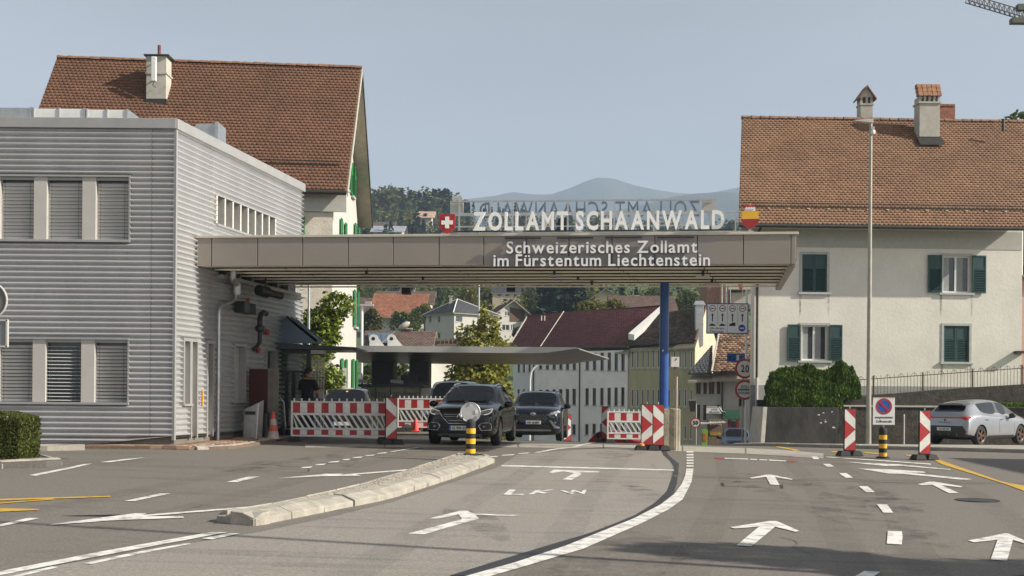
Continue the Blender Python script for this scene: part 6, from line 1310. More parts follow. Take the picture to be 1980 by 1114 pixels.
mountain('mountain', 'far blue forested mountain ridge with a rounded summit', [(-400, 420), (500, 392), (700, 384), (880, 374), (960, 363), (985, 355), (1020, 360), (1060, 362), (1100, 350), (1135, 335), (1150, 331), (1180, 332), (1215, 344), (1260, 353), (1300, 359), (1340, 363), (1390, 356), (1430, 347), (1600, 345), (2400, 380)], 4300, 1500, 3)
mountain('mountain', 'nearer low blue ridge to the right of the summit', [(900, 420), (1100, 408), (1200, 392), (1260, 378), (1300, 366), (1340, 360), (1400, 356), (1500, 362), (1700, 372), (2400, 400)], 3000, 900, 5)
hz = MB(); hz.box(-4600, 4600, -120, 6600, -60, 860); haze = hz.build('haze', [mat('unused_surface', (1, 1, 1))]); haze.data.materials.clear()
hm = bpy.data.materials.new('haze_air'); hm.use_nodes = True; hn = hm.node_tree; hn.nodes.remove(hn.nodes['Principled BSDF'])
pv = hn.nodes.new('ShaderNodeVolumePrincipled'); pv.inputs['Color'].default_value = (.60, .77, 1.0, 1); pv.inputs['Density'].default_value = .00026; pv.inputs['Anisotropy'].default_value = .0
hn.links.new(pv.outputs[0], hn.nodes['Material Output'].inputs['Volume']); haze.data.materials.append(hm); tag(haze, 'thin blue haze over the valley', 'haze', kind='stuff')

# ------------------------------------------------------------------ crane at the top right
cr = thing('tower_crane', 'tower crane jib poking in at the top right corner', 'crane', (at(2120, 200, 140).x, 140, gz(80, 140)))
c0, c1 = at(1869, 3, 140), at(2120, 78, 140); dv = (c1 - c0); nn_ = 26
def cpnt(t, k): p = c0 + dv * t; return p + (Vector((0, 0, .95)) if k == 2 else Vector((0, (-.45, .45)[k], 0)))
M_crane = mat('crane_steel', (.10, .085, .06), .6, var=.2)
for k in (0, 1, 2): MB().tube([cpnt(0, k), cpnt(1, k)], .07, 5).build('chord', M_crane, cr, world=True)
mb = MB()
for i in range(nn_):
    t0, t1 = i / nn_, (i + 1) / nn_; mb.tube([cpnt(t0, 0), cpnt((t0 + t1) / 2, 2)], .04, 4); mb.tube([cpnt((t0 + t1) / 2, 2), cpnt(t1, 0)], .04, 4); mb.tube([cpnt(t0, 1), cpnt((t0 + t1) / 2, 2)], .04, 4); mb.tube([cpnt((t0 + t1) / 2, 2), cpnt(t1, 1)], .04, 4); mb.tube([cpnt(t0, 0), cpnt(t1, 1)], .04, 4)
mb.build('lattice_bracing', M_crane, cr, world=True)
p = cpnt(.40, 2); MB().box(p.x - .2, p.x + 1.2, 139.6, 140.4, p.z - .2, p.z + .5).build('winch', M_crane, cr, world=True); p = cpnt(.42, 0); MB().box(p.x - 1.2, p.x + 1.6, 139.5, 140.5, p.z - .7, p.z - .1).build('trolley', M_crane, cr, world=True)
MB().box(c1.x - .7, c1.x + .7, 139.3, 140.7, gz(80, 140), c1.z + 2).build('mast', M_crane, cr, world=True)

# ------------------------------------------------------------------ vehicles
M_cglass = glass('windscreen_glass', (.34, .38, .36)); M_sglass = glass('side_window_glass', (.10, .115, .115)); M_rglass = mat('privacy_glass', (.012, .014, .016), .05, var=.1, spec=.7)
M_inside = mat('car_interior', (.022, .022, .024), .8, var=.2); M_chrome = mat('chrome', (.65, .66, .66), .14, metal=1, var=.05); M_plast = mat('black_plastic', (.022, .022, .024), .55, var=.15); M_lens = mat('headlamp_lens', (.32, .34, .36), .08, metal=.5, var=.5, scale=25)
M_drl = mat('daytime_lamp', (.8, .8, .75), .3, var=0, emit=((1, .96, .82), .2)); M_plate = mat('number_plate', (.62, .63, .62), .45, var=.04); M_skid = mat('skid_plate', (.22, .24, .27), .4, metal=.5, var=.1); M_tail = mat('tail_lamp', (.42, .012, .015), .15, var=.3, scale=14, coat=.5)
M_rim = mat('alloy_rim', (.34, .34, .35), .3, metal=.9, var=.1); M_rimd = mat('bronze_rim', (.14, .085, .06), .35, metal=.7, var=.2); M_tyre = mat('tyre', (.02, .02, .021), .85, var=.25, scale=20); M_eublue = mat('plate_blue', (.02, .08, .36), .5, var=0)
def paint(name, c, rough=.10, metal=.0, coat=.0): return mat(name, c, rough, metal, .05, 2, coat=coat)
def ring(st):
    y, w, zb, zs, wb, zbelt, wt, zt, cr = st[:9]
    h = [(0, zb), (w * .80, zb), (w * .965, zb + .09), (w, zb + .42 * (zs - zb)), (w * .99, zs - .07), (w * .955, zs), (wb, zbelt), (wt, zt - .02), (wt * .90, zt + cr * .45), (wt * .46, zt + cr * .9), (0, zt + cr)]
    return [(x, y, z) for x, z in h] + [(-x, y, z) for x, z in reversed(h[1:-1])]
def eval_mesh(o):
    dg = bpy.context.evaluated_depsgraph_get(); dg.update(); me = bpy.data.meshes.new_from_object(o.evaluated_get(dg)); return me
def kill(o): me = o.data; bpy.data.objects.remove(o); bpy.data.meshes.remove(me)
def islands(me, polys):
    par = {}
    def find(a):
        while par[a] != a: par[a] = par[par[a]]; a = par[a]
        return a
    for p in polys:
        vs = me.polygons[p].vertices
        for v in vs: par.setdefault(v, v)
        for v in vs[1:]: par[find(v)] = find(vs[0])
    g = {}
    for p in polys: g.setdefault(find(me.polygons[p].vertices[0]), []).append(p)
    return list(g.values())
def submesh(me, polys, name, m, parent, smooth=35):
    mb = MB(); idx = {}
    for p in polys:
        f = []
        for v in me.polygons[p].vertices:
            if v not in idx: idx[v] = len(mb.v); mb.v.append(tuple(me.vertices[v].co))
            f.append(idx[v])
        mb.f.append(tuple(f)); mb.m.append(0)
    return mb.build(name, m, parent, smooth=smooth)
WHEEL = {}
def wheel_meshes(r, w, style):
    key = (r, w, style)
    if key in WHEEL: return WHEEL[key]
    t = MB(); prof = [(r * .66, -w / 2 + .01), (r * .9, -w / 2), (r * .97, -w / 2 + .02), (r, -w / 2 + .05), (r, w / 2 - .05), (r * .97, w / 2 - .02), (r * .9, w / 2), (r * .66, w / 2 - .01)]
    t.lathe(prof, 28, 0, Matrix.Rotation(R(90), 4, 'Y'), False)
    a = t.build('wheel', M_tyre, smooth=40).data
    q = MB(); q.lathe([(r * .67, w / 2 - .005), (r * .62, w / 2 - .012), (r * .60, w / 2 - .05)], 28, 0, Matrix.Rotation(R(90), 4, 'Y'), False); q.lathe([(r * .60, -w / 2 + .06), (.02, -w / 2 + .06)], 28, 1, Matrix.Rotation(R(90), 4, 'Y'), False)
    ns = 5 if style != 'multi' else 9
    for k in range(ns):
        for s in ((-.11, .11) if ns == 5 else (0,)):
            an = 2 * math.pi * k / ns + s; ca, sa = math.cos(an), math.sin(an); e = .035 if ns == 5 else .03; x0, x1 = w / 2 - .055, w / 2 - .012
            def pt(rad, off, x): return (x, rad * ca - off * sa, rad * sa + off * ca)
            q.hexa([pt(.03, -e, x0), pt(.03, e, x0), pt(r * .63, e * .7, x0), pt(r * .63, -e * .7, x0)], [pt(.03, -e, x1), pt(.03, e, x1), pt(r * .63, e * .7, x1 - .005), pt(r * .63, -e * .7, x1 - .005)])
    q.lathe([(.06, w / 2 - .05), (.06, w / 2 - .006), (.03, w / 2)], 12, 0, Matrix.Rotation(R(90), 4, 'Y'))
    b = q.build('rim', [M_rimd if style == 'bronze' else M_rim, M_plast], smooth=30).data
    for o in [o for o in bpy.data.objects if o.data in (a, b)]: bpy.data.objects.remove(o)
    WHEEL[key] = (a, b); return a, b
class Car: pass
def make_car(name, label, loc, rz, stations, pm, axles, wr=.345, track=None, style='five', side_glass=None, cat='car', arch=1.16, pitch=0.0):
    c = Car(); root = thing(name, label, cat, loc, rz); c.root = root
    mb = MB(); NR_ = 20; fl = [s[9] for s in stations]
    st0 = stations[0]; stE = stations[-1]
    def capst(s, dy, k): return (s[0] + dy, s[1] * k, s[2] + .06, s[3] * .97, s[4] * k, s[5] - .02, s[6] * k, s[7] - .05, s[8] * .5)
    allst = [capst(st0, -.035, .82)] + list(stations) + [capst(stE, .03, .82)]; flags = ['b'] + fl[:-1] + ['b']
    for s in allst: mb.v += ring(s)
    for i in range(len(allst) - 1):
        for k in range(NR_):
            hk = k if k < 10 else 19 - k; m = 0; g = flags[i]
            if g == 'ws' and hk >= 8: m = 1
            if g == 'ws' and hk == 6: m = 5
            if g == 'rw' and hk >= 8: m = 4
            if g == 'sg' and hk == 6: m = 2
            if g == 'pl' and hk == 6: m = 5
            if hk in (0, 1): m = 5
            a, b = i * NR_ + k, i * NR_ + (k + 1) % NR_
            mb.f.append((a, b, b + NR_, a + NR_)); mb.m.append(m)
    mb.f.append(tuple(reversed(range(NR_)))); mb.m.append(0); n_ = (len(allst) - 1) * NR_; mb.f.append(tuple(range(n_, n_ + NR_))); mb.m.append(0)
    mats = [pm, M_cglass, side_glass or M_sglass, M_plast, M_rglass, M_plast]
    o = mb.build('tmp', mats); sd = o.modifiers.new('s', 'SUBSURF'); sd.levels = 2; sd.render_levels = 2
    bm = bmesh.new(); bm.from_mesh(o.data); bmesh.ops.recalc_face_normals(bm, faces=bm.faces[:]); cl = bm.edges.layers.float.get('crease_edge') or bm.edges.layers.float.new('crease_edge')
    for e in bm.edges:
        ms = {f.material_index for f in e.link_faces}
        if len(ms) > 1 and ms & {1, 2, 4}: e[cl] = .75
        ra, rb = e.verts[0].index % NR_, e.verts[1].index % NR_
        ha, hb = min(ra, 20 - ra), min(rb, 20 - rb)
        if ha == hb == 5: e[cl] = max(e[cl], .35)
        if ha == hb == 7: e[cl] = max(e[cl], .4)
    bm.to_mesh(o.data); bm.free()
    me = eval_mesh(o); kill(o); o = bpy.data.objects.new('tmp2', me); COL.objects.link(o)
    W = max(s[1] for s in stations); tk = track or (W - .125); cut = []
    for ya in axles:
        for s in (-1, 1):
            t = MB(); t.tube([(s * (W - .36), ya, wr), (s * (W + .3), ya, wr)], wr * arch, 28, 3); q = t.build('cut', mats); q.data.flip_normals(); q.data.polygons.foreach_set('material_index', [3] * len(q.data.polygons)); cut.append(q)
            bo_ = o.modifiers.new('b', 'BOOLEAN'); bo_.object = q; bo_.operation = 'DIFFERENCE'; bo_.solver = 'EXACT'
    me = eval_mesh(o); kill(o)
    for q in cut: kill(q)
    c.me = me; groups = {}
    for p in me.polygons: groups.setdefault(p.material_index, []).append(p.index)
    body = submesh(me, groups[0], 'body', pm, root); c.body = body
    if 1 in groups: submesh(me, groups[1], 'windscreen', M_cglass, root)
    for g in islands(me, groups.get(2, [])): submesh(me, g, 'side_window', side_glass or M_sglass, root)
    for g in islands(me, groups.get(4, [])): submesh(me, g, 'rear_window', M_rglass, root)
    dk = groups.get(3, []) + groups.get(5, [])
    if dk: submesh(me, dk, 'black_trim', M_plast, root)
    bmv = [v.co for v in me.vertices]; c.bvh = BVHTree.FromPolygons(bmv, [tuple(p.vertices) for p in me.polygons])
    for ya in axles:
        for s in (-1, 1):
            a, b = wheel_meshes(wr, .22, style); w = bpy.data.objects.new('wheel', a); COL.objects.link(w); w.parent = root; w.matrix_basis = Matrix.Translation((s * tk, ya, wr)) @ Matrix.Rotation(0 if s > 0 else math.pi, 4, 'Z'); r_ = bpy.data.objects.new('rim', b); COL.objects.link(r_); r_.parent = w
    return c
AX = {'f': (Vector((0, 1, 0)), lambda a, b: Vector((a, -6, b))), 'r': (Vector((0, -1, 0)), lambda a, b: Vector((a, 6, b))), 'R': (Vector((-1, 0, 0)), lambda a, b: Vector((4, a, b))), 'L': (Vector((1, 0, 0)), lambda a, b: Vector((-4, a, b)))}
def decal(c, name, poly, ax, m, off=.008, parent=None, cuts=2, mirror=False, th=.0):
    d, org = AX[ax]; outs = []
    for sgn in ((1, -1) if mirror else (1,)):
        bm = bmesh.new(); vs = [bm.verts.new((sgn * a, b, 0)) for a, b in poly]; bm.faces.new(vs); bmesh.ops.triangulate(bm, faces=bm.faces[:])
        for _ in range(cuts): bmesh.ops.subdivide_edges(bm, edges=bm.edges[:], cuts=1); bmesh.ops.triangulate(bm, faces=bm.faces[:])
        for v in bm.verts:
            o = org(v.co.x, v.co.y); h = c.bvh.ray_cast(o, d)
            if h[0] is None:
                q = c.bvh.find_nearest(o + d * (6 - 1.9 if ax in 'fr' else 3.1)); v.co = q[0] - d * off
            else: v.co = h[0] - d * off
        bmesh.ops.recalc_face_normals(bm, faces=bm.faces[:])
        if th:
            r = bmesh.ops.extrude_face_region(bm, geom=bm.faces[:]); bmesh.ops.translate(bm, vec=d * -th, verts=[v for v in r['geom'] if isinstance(v, bmesh.types.BMVert)]); bmesh.ops.recalc_face_normals(bm, faces=bm.faces[:])
        me = bpy.data.meshes.new(name); bm.to_mesh(me); bm.free(); me.materials.append(m); outs.append(link(name, me, parent or c.root, smooth=40))
    return outs[0]
def surf(c, a, b, ax):
    d, org = AX[ax]; h = c.bvh.ray_cast(org(a, b), d); return h[0] if h[0] is not None else c.bvh.find_nearest(org(a, b) + d * 4)[0]
def line_decal(c, name, pts, w, ax, m, off=.012, mirror=False, parent=None):
    for sgn in ((1, -1) if mirror else (1,)):
        P = []
        for i in range(len(pts) - 1):
            for k in range(4):
                t = k / 4; P.append((pts[i][0] * (1 - t) + pts[i + 1][0] * t, pts[i][1] * (1 - t) + pts[i + 1][1] * t))
        P.append(pts[-1]); d = AX[ax][0]; MB().tube([surf(c, sgn * a, b, ax) - d * off * .5 for a, b in P], w, 6).build(name, m, parent or c.root, smooth=60)
def plate(c, ax, cx, cz, w, h, text, bar=True):
    d = AX[ax][0]; s = surf(c, cx, cz, ax); s2 = surf(c, cx, cz - h * .4, ax); y = min(s.y, s2.y) if ax == 'f' else max(s.y, s2.y); sg = 1 if ax == 'f' else -1; y -= sg * .03
    p = MB().box(cx - w / 2, cx + w / 2, min(y, y + sg * .015), max(y, y + sg * .015), cz - h / 2, cz + h / 2).build('number_plate', M_plate, c.root, bevel=.006)
    fr = MB().box(cx - w / 2 - .015, cx + w / 2 + .015, min(y + sg * .016, y + sg * .05), max(y + sg * .016, y + sg * .05), cz - h / 2 - .015, cz + h / 2 + .015).build('plate_holder', M_plast, c.root)
    if bar: MB().box(cx - sg * w / 2 - (0 if sg > 0 else .045), cx - sg * w / 2 + (.045 if sg > 0 else 0), y - .002 * (1 if sg > 0 else -1) - .001, y + .001 if sg > 0 else y + .003, cz - h / 2 + .004, cz + h / 2 - .004).build('country_band', M_eublue, p)
    if text: print_text(text, p, lambda x, z, dd: (cx + sg * (x + .02), y - sg * .004 + sg * dd, cz + z), h * .58, 0, -h * .29, M_blk, w * .74, .02)
def mirror_(c, x, y, z, m, s=1.0):
    for sg in (-1, 1):
        mb = MB(); mb.lathe([(.02, -.1), (.075, -.085), (.1, -.03), (.1, .03), (.07, .085), (.02, .1)], 12, 0, Matrix.Translation((sg * (x + .10), y, z)) @ Matrix.Diagonal((1.15, .8, .85 * s, 1)))
        o = mb.build('wing_mirror', m, c.root, smooth=50); MB().box(min(sg * (x - .1), sg * (x + .06)), max(sg * (x - .1), sg * (x + .06)), y - .02, y + .03, z - .1, z - .06).build('mirror_arm', M_plast, o); MB().box(sg * (x + .10) - .085, sg * (x + .10) + .085, y + .075, y + .085, z - .06, z + .06).build('mirror_glass', M_rglass, o)
def interior(c, yf, xs=(-.36, .36), zseat=.55, rear=True):
    for x in xs:
        for yy in ((yf, yf + .95) if rear else (yf,)):
            s = MB(); s.box(x - .24, x + .24, yy - .35, yy + .1, zseat - .15, zseat + .05); s.hexa([(x - .24, yy + .02, zseat), (x + .24, yy + .02, zseat), (x + .24, yy + .16, zseat), (x - .24, yy + .16, zseat)], [(x - .2, yy + .18, zseat + .6), (x + .2, yy + .18, zseat + .6), (x + .2, yy + .28, zseat + .6), (x - .2, yy + .28, zseat + .6)]); s.box(x - .12, x + .12, yy + .2, yy + .28, zseat + .62, zseat + .8); s.build('seat', M_inside, c.root, bevel=.03)
    MB().box(-.72, .72, yf - 1.05, yf - .62, .75, .96).build('dashboard', M_inside, c.root, bevel=.05); MB().box(-.74, .74, yf - 1.0, yf + 1.6, .28, .34).build('floor_pan', M_inside, c.root)

def suv(L, w, H, hood=1.0, cowl=-.95, clear=.2, nose=.0, roofy=-.12, belt=1.06, q=1.0):
    h = L / 2; rt = H - .05; wt = w * .68 * q
    return [(-h, w * min(.92, .80 * q), clear + .10, hood - .30, w * .72 * q, hood - .22 * (2 - q) , w * .62 * q, hood - .16 * (2 - q), .02, 'h'), (-h + .07, w * .90, clear + .03, hood - .24, w * .80, hood - .13, w * .70, hood - .07, .025, 'h'), (-h + .25, w * .97, clear, hood - .17, w * .86, hood - .06, w * .74, hood - .02, .03, 'h'), (-h + .62, w, clear, hood - .12, w * .88, hood - .01, w * .76, hood + .03, .035, 'h'),
            (cowl - .08, w, clear, hood - .05, w * .90, hood + .045, w * .82, hood + .075, .03, 'h'), (cowl, w, clear, hood - .04, w * .90, hood + .055, w * .82, hood + .095, .03, 'ws'), (roofy, w, clear, belt - .11, w * .88, belt, wt, rt - .04, .05, 'sg'), (roofy + .50, w, clear, belt - .11, w * .88, belt, wt + .01, rt - .005, .05, 'pl'), (roofy + .60, w, clear, belt - .10, w * .88, belt + .005, wt + .01, rt, .05, 'sg'), (roofy + 1.32, w, clear, belt - .09, w * .88, belt + .02, wt, rt - .015, .05, 'pl'), (roofy + 1.42, w, clear, belt - .08, w * .88, belt + .03, wt - .01, rt - .02, .05, 'sg'),
            (h - .62, w * .99, clear, belt - .06, w * .86, belt + .08, wt - .03, rt - .06, .05, 'pl'), (h - .42, w * .98, clear + .02, belt - .05, w * .84, belt + .08, wt - .04, rt - .11, .05, 'rw'), (h - .10, w * .95, clear + .06, belt - .12, w * .82, belt - .02, w * .70, belt + .02, .03, 'b'), (h - .03, w * .92, clear + .1, belt - .22, w * .82, belt - .14, w * .70, belt - .08, .02, 'b'), (h, w * .86, clear + .14, belt - .34, w * .76, belt - .26, w * .64, belt - .2, .02, 'b')]
P_black = paint('black_car_paint', (.010, .010, .012)); P_rav = paint('blue_black_car_paint', (.008, .010, .018)); P_silver = paint('silver_car_paint', (.33, .34, .36), .30, .6, .4); P_van = paint('blue_grey_van_paint', (.030, .045, .075)); P_dk = paint('anthracite_car_paint', (.022, .021, .020)); P_blue = paint('slate_blue_car_paint', (.08, .11, .17), .3, .4); P_redc = paint('red_car_paint', (.32, .03, .025))
def place_front(x, Y, L, ang):
    """car centre for a bumper centre seen at picture column x and depth Y; ang: nose turned to the left"""
    X = sx(x, Y); cx, cy = X + math.sin(ang) * L / 2, Y + math.cos(ang) * L / 2; return (cx, cy, gz(cx, cy))
# compact black SUV in front
kad_loc = place_front(889, 29.7, 4.45, R(8)); kad_loc = (kad_loc[0], kad_loc[1], gz(-1, 30.2))
k = make_car('black_suv', 'black compact SUV with diamond badge and white headlamps nearest the island', kad_loc, R(-8), suv(4.45, .92, 1.585, .99, -.98), P_black, (-1.36, 1.29), .35, style='five')
gr = decal(k, 'grille', [(-.47, .83), (.47, .83), (.40, .70), (.27, .58), (-.27, .58), (-.40, .70)], 'f', M_plast, .006, cuts=3)
for z, w_ in ((.79, .40), (.74, .38), (.69, .33), (.64, .27)): line_decal(k, 'grille_bar', [(-w_, z), (w_, z)], .007, 'f', M_chrome, .02, parent=gr)
line_decal(k, 'chrome_trim', [(-.50, .83), (-.42, .72), (-.28, .57), (.28, .57), (.42, .72), (.50, .83)], .012, 'f', M_chrome, .02)
s = surf(k, 0, .73, 'f'); dm = [(0, .105), (.068, 0), (0, -.105), (-.068, 0)]; di = [(0, .06), (.033, 0), (0, -.06), (-.033, 0)]; mb = MB(); vs = [(a, s.y - .035, .73 + b) for a, b in dm] + [(a, s.y - .05, .73 + b) for a, b in di] + [(a, s.y + .02, .73 + b) for a, b in dm]
mb.add(vs, [(i, (i + 1) % 4, (i + 1) % 4 + 4, i + 4) for i in range(4)] + [(i + 8, (i + 1) % 4 + 8, (i + 1) % 4, i) for i in range(4)]); mb.build('diamond_badge', M_chrome, k.root)
hl_ = decal(k, 'headlight', [(.46, .80), (.50, .88), (.64, .92), (.80, .95), (.80, .86), (.74, .80), (.60, .775)], 'f', M_lens, .010, mirror=True)
line_decal(k, 'daytime_running_light', [(.78, .935), (.78, .86), (.72, .81), (.62, .79)], .010, 'f', M_drl, .03, True); line_decal(k, 'daytime_running_light', [(.52, .875), (.65, .912), (.77, .935)], .007, 'f', M_drl, .03, True)
fg = decal(k, 'fog_lamp_pocket', [(.50, .50), (.56, .57), (.74, .58), (.79, .52), (.78, .42), (.56, .41)], 'f', M_plast, .008, mirror=True); line_decal(k, 'fog_lamp_trim', [(.49, .50), (.55, .58), (.75, .59), (.80, .52), (.79, .41), (.55, .40), (.49, .50)], .010, 'f', M_chrome, .016, True); decal(k, 'fog_lamp', [(.60, .47), (.66, .47), (.66, .52), (.60, .52)], 'f', M_lens, .014, mirror=True, cuts=1)
decal(k, 'lower_intake', [(-.50, .36), (.50, .36), (.46, .30), (-.46, .30)], 'f', M_plast, .007); decal(k, 'skid_plate', [(-.58, .24), (-.54, .31), (.54, .31), (.58, .24), (.50, .22), (-.50, .22)], 'f', M_skid, .012)
plate(k, 'f', 0, .455, .52, .115, 'G 919 CP'); mirror_(k, .90, -.60, 1.04, P_black); interior(k, -.05)
for s_ in (-1, 1): MB().tube([(s_ * .56, -.05, 1.49), (s_ * .565, .1, 1.55), (s_ * .565, .7, 1.578), (s_ * .55, 1.3, 1.55), (s_ * .54, 1.45, 1.49)], .022, 8).build('roof_rail', M_chrome, k.root, smooth=50)
decal(k, 'sticker', [(-.42, 1.475), (-.38, 1.475), (-.38, 1.45), (-.42, 1.45)], 'f', M_yb, .004, cuts=0); line_decal(k, 'wiper', [(-.6, 1.12), (-.1, 1.135)], .008, 'f', M_plast, .02); line_decal(k, 'wiper', [(0, 1.13), (.55, 1.13)], .008, 'f', M_plast, .02)
for yy in (-.78, .28, 1.32): line_decal(k, 'door_gap', [(yy, .40), (yy, .98)], .004, 'R', M_plast, .002)
for yy in (.12, 1.05): line_decal(k, 'door_handle', [(yy - .09, .93), (yy + .09, .935)], .014, 'R', P_black, .03)
line_decal(k, 'sill_trim', [(-.9, .33), (.85, .33)], .018, 'R', M_chrome, .01)
# blue-black SUV behind
rl = place_front(1031, 38.6, 4.6, R(6)); r4 = make_car('dark_suv', 'dark blue black SUV with angular grille behind the compact SUV', (rl[0], rl[1], gz(.7, 39.4)), R(-6), suv(4.6, .93, 1.66, 1.10, -.92, .2, roofy=-.22, belt=1.13, q=1.10), P_rav, (-1.38, 1.31), .365, style='multi')
gr = decal(r4, 'grille', [(-.60, .90), (.60, .90), (.56, .82), (.48, .66), (.40, .60), (-.40, .60), (-.48, .66), (-.56, .82)], 'f', M_plast, .008, cuts=3)
for i in range(5):
    for j in range(9):
        x = -.44 + j * .11 + (i % 2) * .05; 
        if abs(x) < .5 - i * .02: line_decal(r4, 'grille_mesh', [(x - .035, .86 - i * .05), (x + .035, .86 - i * .05)], .006, 'f', M_skid, .012, parent=gr)
decal(r4, 'headlight', [(.50, .90), (.60, .96), (.82, 1.02), (.86, .95), (.74, .90), (.60, .86)], 'f', M_lens, .012, mirror=True); line_decal(r4, 'daytime_running_light', [(.78, 1.0), (.84, .96)], .016, 'f', M_drl, .03, True); line_decal(r4, 'headlamp_trim', [(.46, .90), (.58, .80), (.70, .80)], .010, 'f', M_chrome, .012, True)
decal(r4, 'bumper_wing', [(.52, .70), (.60, .70), (.76, .52), (.86, .48), (.86, .44), (.70, .44)], 'f', M_skid, .014, mirror=True); decal(r4, 'lower_grille', [(-.48, .56), (.48, .56), (.62, .40), (-.62, .40)], 'f', M_plast, .007); decal(r4, 'skid_plate', [(-.60, .34), (-.58, .40), (.58, .40), (.60, .34)], 'f', mat('silver_skid', (.36, .36, .36), .35, metal=.6), .012)
s = surf(r4, 0, .90, 'f'); MB().lathe([(.07, 0), (.075, .012), (.06, .02)], 18, 0, Matrix.Translation((0, s.y - .005, .90)) @ Matrix.Rotation(R(90), 4, 'X') @ Matrix.Diagonal((1.3, .8, 1, 1))).build('oval_badge', M_chrome, r4.root, smooth=40)
decal(r4, 'fog_lamp', [(.70, .60), (.76, .60), (.76, .66), (.70, .66)], 'f', M_lens, .014, mirror=True, cuts=1)
plate(r4, 'f', 0, .625, .52, .115, 'SW JS 1007'); mirror_(r4, .92, -.58, 1.15, P_rav, 1.1); interior(r4, -.05, zseat=.62); line_decal(r4, 'wiper', [(-.6, 1.22), (-.05, 1.24)], .008, 'f', M_plast, .02); line_decal(r4, 'wiper', [(.05, 1.235), (.6, 1.23)], .008, 'f', M_plast, .02)
for s_ in (-1, 1): MB().tube([(s_ * .58, .0, 1.58), (s_ * .59, .15, 1.64), (s_ * .58, 1.2, 1.64), (s_ * .56, 1.4, 1.58)], .02, 8).build('roof_rail', P_rav, r4.root, smooth=50)
# dark car being checked at the kiosk
dl = place_front(660, 35.4, 4.4, R(-3)); dc = make_car('anthracite_car', 'anthracite car stopped beside the kiosk behind the long barrier', (dl[0], dl[1], gz(-5, 36.5)), R(3), suv(4.4, .90, 1.50, .93, -.90, .17, belt=.98), P_dk, (-1.34, 1.26), .325)
decal(dc, 'headlight', [(.48, .74), (.56, .80), (.80, .84), (.82, .76), (.60, .70)], 'f', M_lens, .012, mirror=True); decal(dc, 'grille', [(-.42, .70), (.42, .70), (.36, .52), (-.36, .52)], 'f', M_plast, .008); plate(dc, 'f', 0, .42, .5, .11, ''); mirror_(dc, .88, -.52, 1.0, P_dk); interior(dc, .0, zseat=.5); decal(dc, 'sticker', [(-.03, 1.40), (.04, 1.40), (.04, 1.365), (-.03, 1.365)], 'f', M_yb, .004, cuts=0)
# van behind
def vanst(L, w, H):
    h = L / 2; return [(-h, w * .82, .30, .78, w * .74, .86, w * .66, .92, .02, 'h'), (-h + .08, w * .92, .24, .86, w * .82, .98, w * .74, 1.02, .02, 'h'), (-h + .3, w * .98, .22, .98, w * .90, 1.10, w * .82, 1.13, .02, 'h'), (-h + .62, w, .22, 1.05, w * .92, 1.17, w * .85, 1.20, .03, 'h'), (-h + .75, w, .22, 1.06, w * .92, 1.18, w * .86, 1.24, .03, 'ws'), (-h + 1.55, w, .22, 1.08, w * .93, 1.18, w * .74, H - .10, .06, 'sg'), (-h + 2.2, w, .22, 1.08, w * .93, 1.18, w * .76, H - .05, .05, 'pl'), (-h + 2.32, w, .22, 1.08, w * .93, 1.18, w * .76, H - .05, .05, 'sg'), (h - 1.2, w, .22, 1.08, w * .93, 1.18, w * .76, H - .05, .05, 'pl'), (h - 1.1, w, .22, 1.08, w * .93, 1.18, w * .76, H - .05, .05, 'sg'), (h - .3, w, .22, 1.08, w * .92, 1.18, w * .75, H - .06, .05, 'rw'), (h - .1, w * .97, .26, 1.0, w * .9, 1.1, w * .8, 1.14, .03, 'b'), (h, w * .92, .30, .9, w * .84, .98, w * .74, 1.02, .02, 'b')]
vl = place_front(868, 39.2, 4.9, R(3)); vn = make_car('blue_grey_van', 'blue grey van half hidden behind the black compact SUV', (vl[0], vl[1], gz(-2, 40)), R(-3), vanst(4.9, .95, 1.96), P_van, (-1.52, 1.48), .34, cat='van')
decal(vn, 'headlight', [(.52, .80), (.56, .92), (.82, .95), (.84, .82), (.62, .76)], 'f', M_lens, .012, mirror=True); decal(vn, 'grille', [(-.48, .84), (.48, .84), (.48, .76), (-.48, .76)], 'f', M_plast, .008); plate(vn, 'f', 0, .5, .5, .11, '', False); mirror_(vn, .97, -1.35, 1.22, M_plast, 1.5); interior(vn, -.6, zseat=.75)
# silver hatchback on the right, seen from behind
def hatch(L, w, H):
    h = L / 2; return [(-h, w * .80, .28, .62, w * .70, .70, w * .60, .74, .02, 'h'), (-h + .1, w * .92, .20, .70, w * .80, .80, w * .70, .84, .03, 'h'), (-h + .4, w * .99, .17, .80, w * .87, .90, w * .77, .94, .04, 'h'), (-h + .85, w, .17, .88, w * .90, .97, w * .83, 1.02, .03, 'ws'), (-h + 1.62, w, .17, .93, w * .87, 1.00, w * .64, H - .10, .05, 'sg'), (-h + 2.20, w, .17, .95, w * .87, 1.02, w * .655, H - .03, .05, 'pl'), (-h + 2.30, w, .17, .95, w * .87, 1.02, w * .655, H - .03, .05, 'sg'), (-h + 3.02, w, .17, .98, w * .87, 1.06, w * .645, H - .065, .05, 'sg'), (-h + 3.42, w, .17, 1.02, w * .86, 1.12, w * .63, H - .11, .05, 'h'), (h - .56, w * .99, .20, 1.0, w * .85, 1.12, w * .61, H - .155, .045, 'rw'), (h - .22, w * .97, .26, .95, w * .84, 1.04, w * .74, 1.10, .03, 'b'), (h - .06, w * .95, .28, .86, w * .83, .96, w * .72, 1.0, .02, 'b'), (h - .02, w * .93, .30, .70, w * .82, .80, w * .72, .84, .01, 'b'), (h, w * .88, .33, .58, w * .78, .66, w * .68, .70, .01, 'b')]
cpx, cY = at(1893, 866, 40).x, 40.0; ang = R(130); hd = Vector((math.sin(ang), -math.cos(ang), 0)); rt_ = Vector((hd.y, -hd.x, 0))
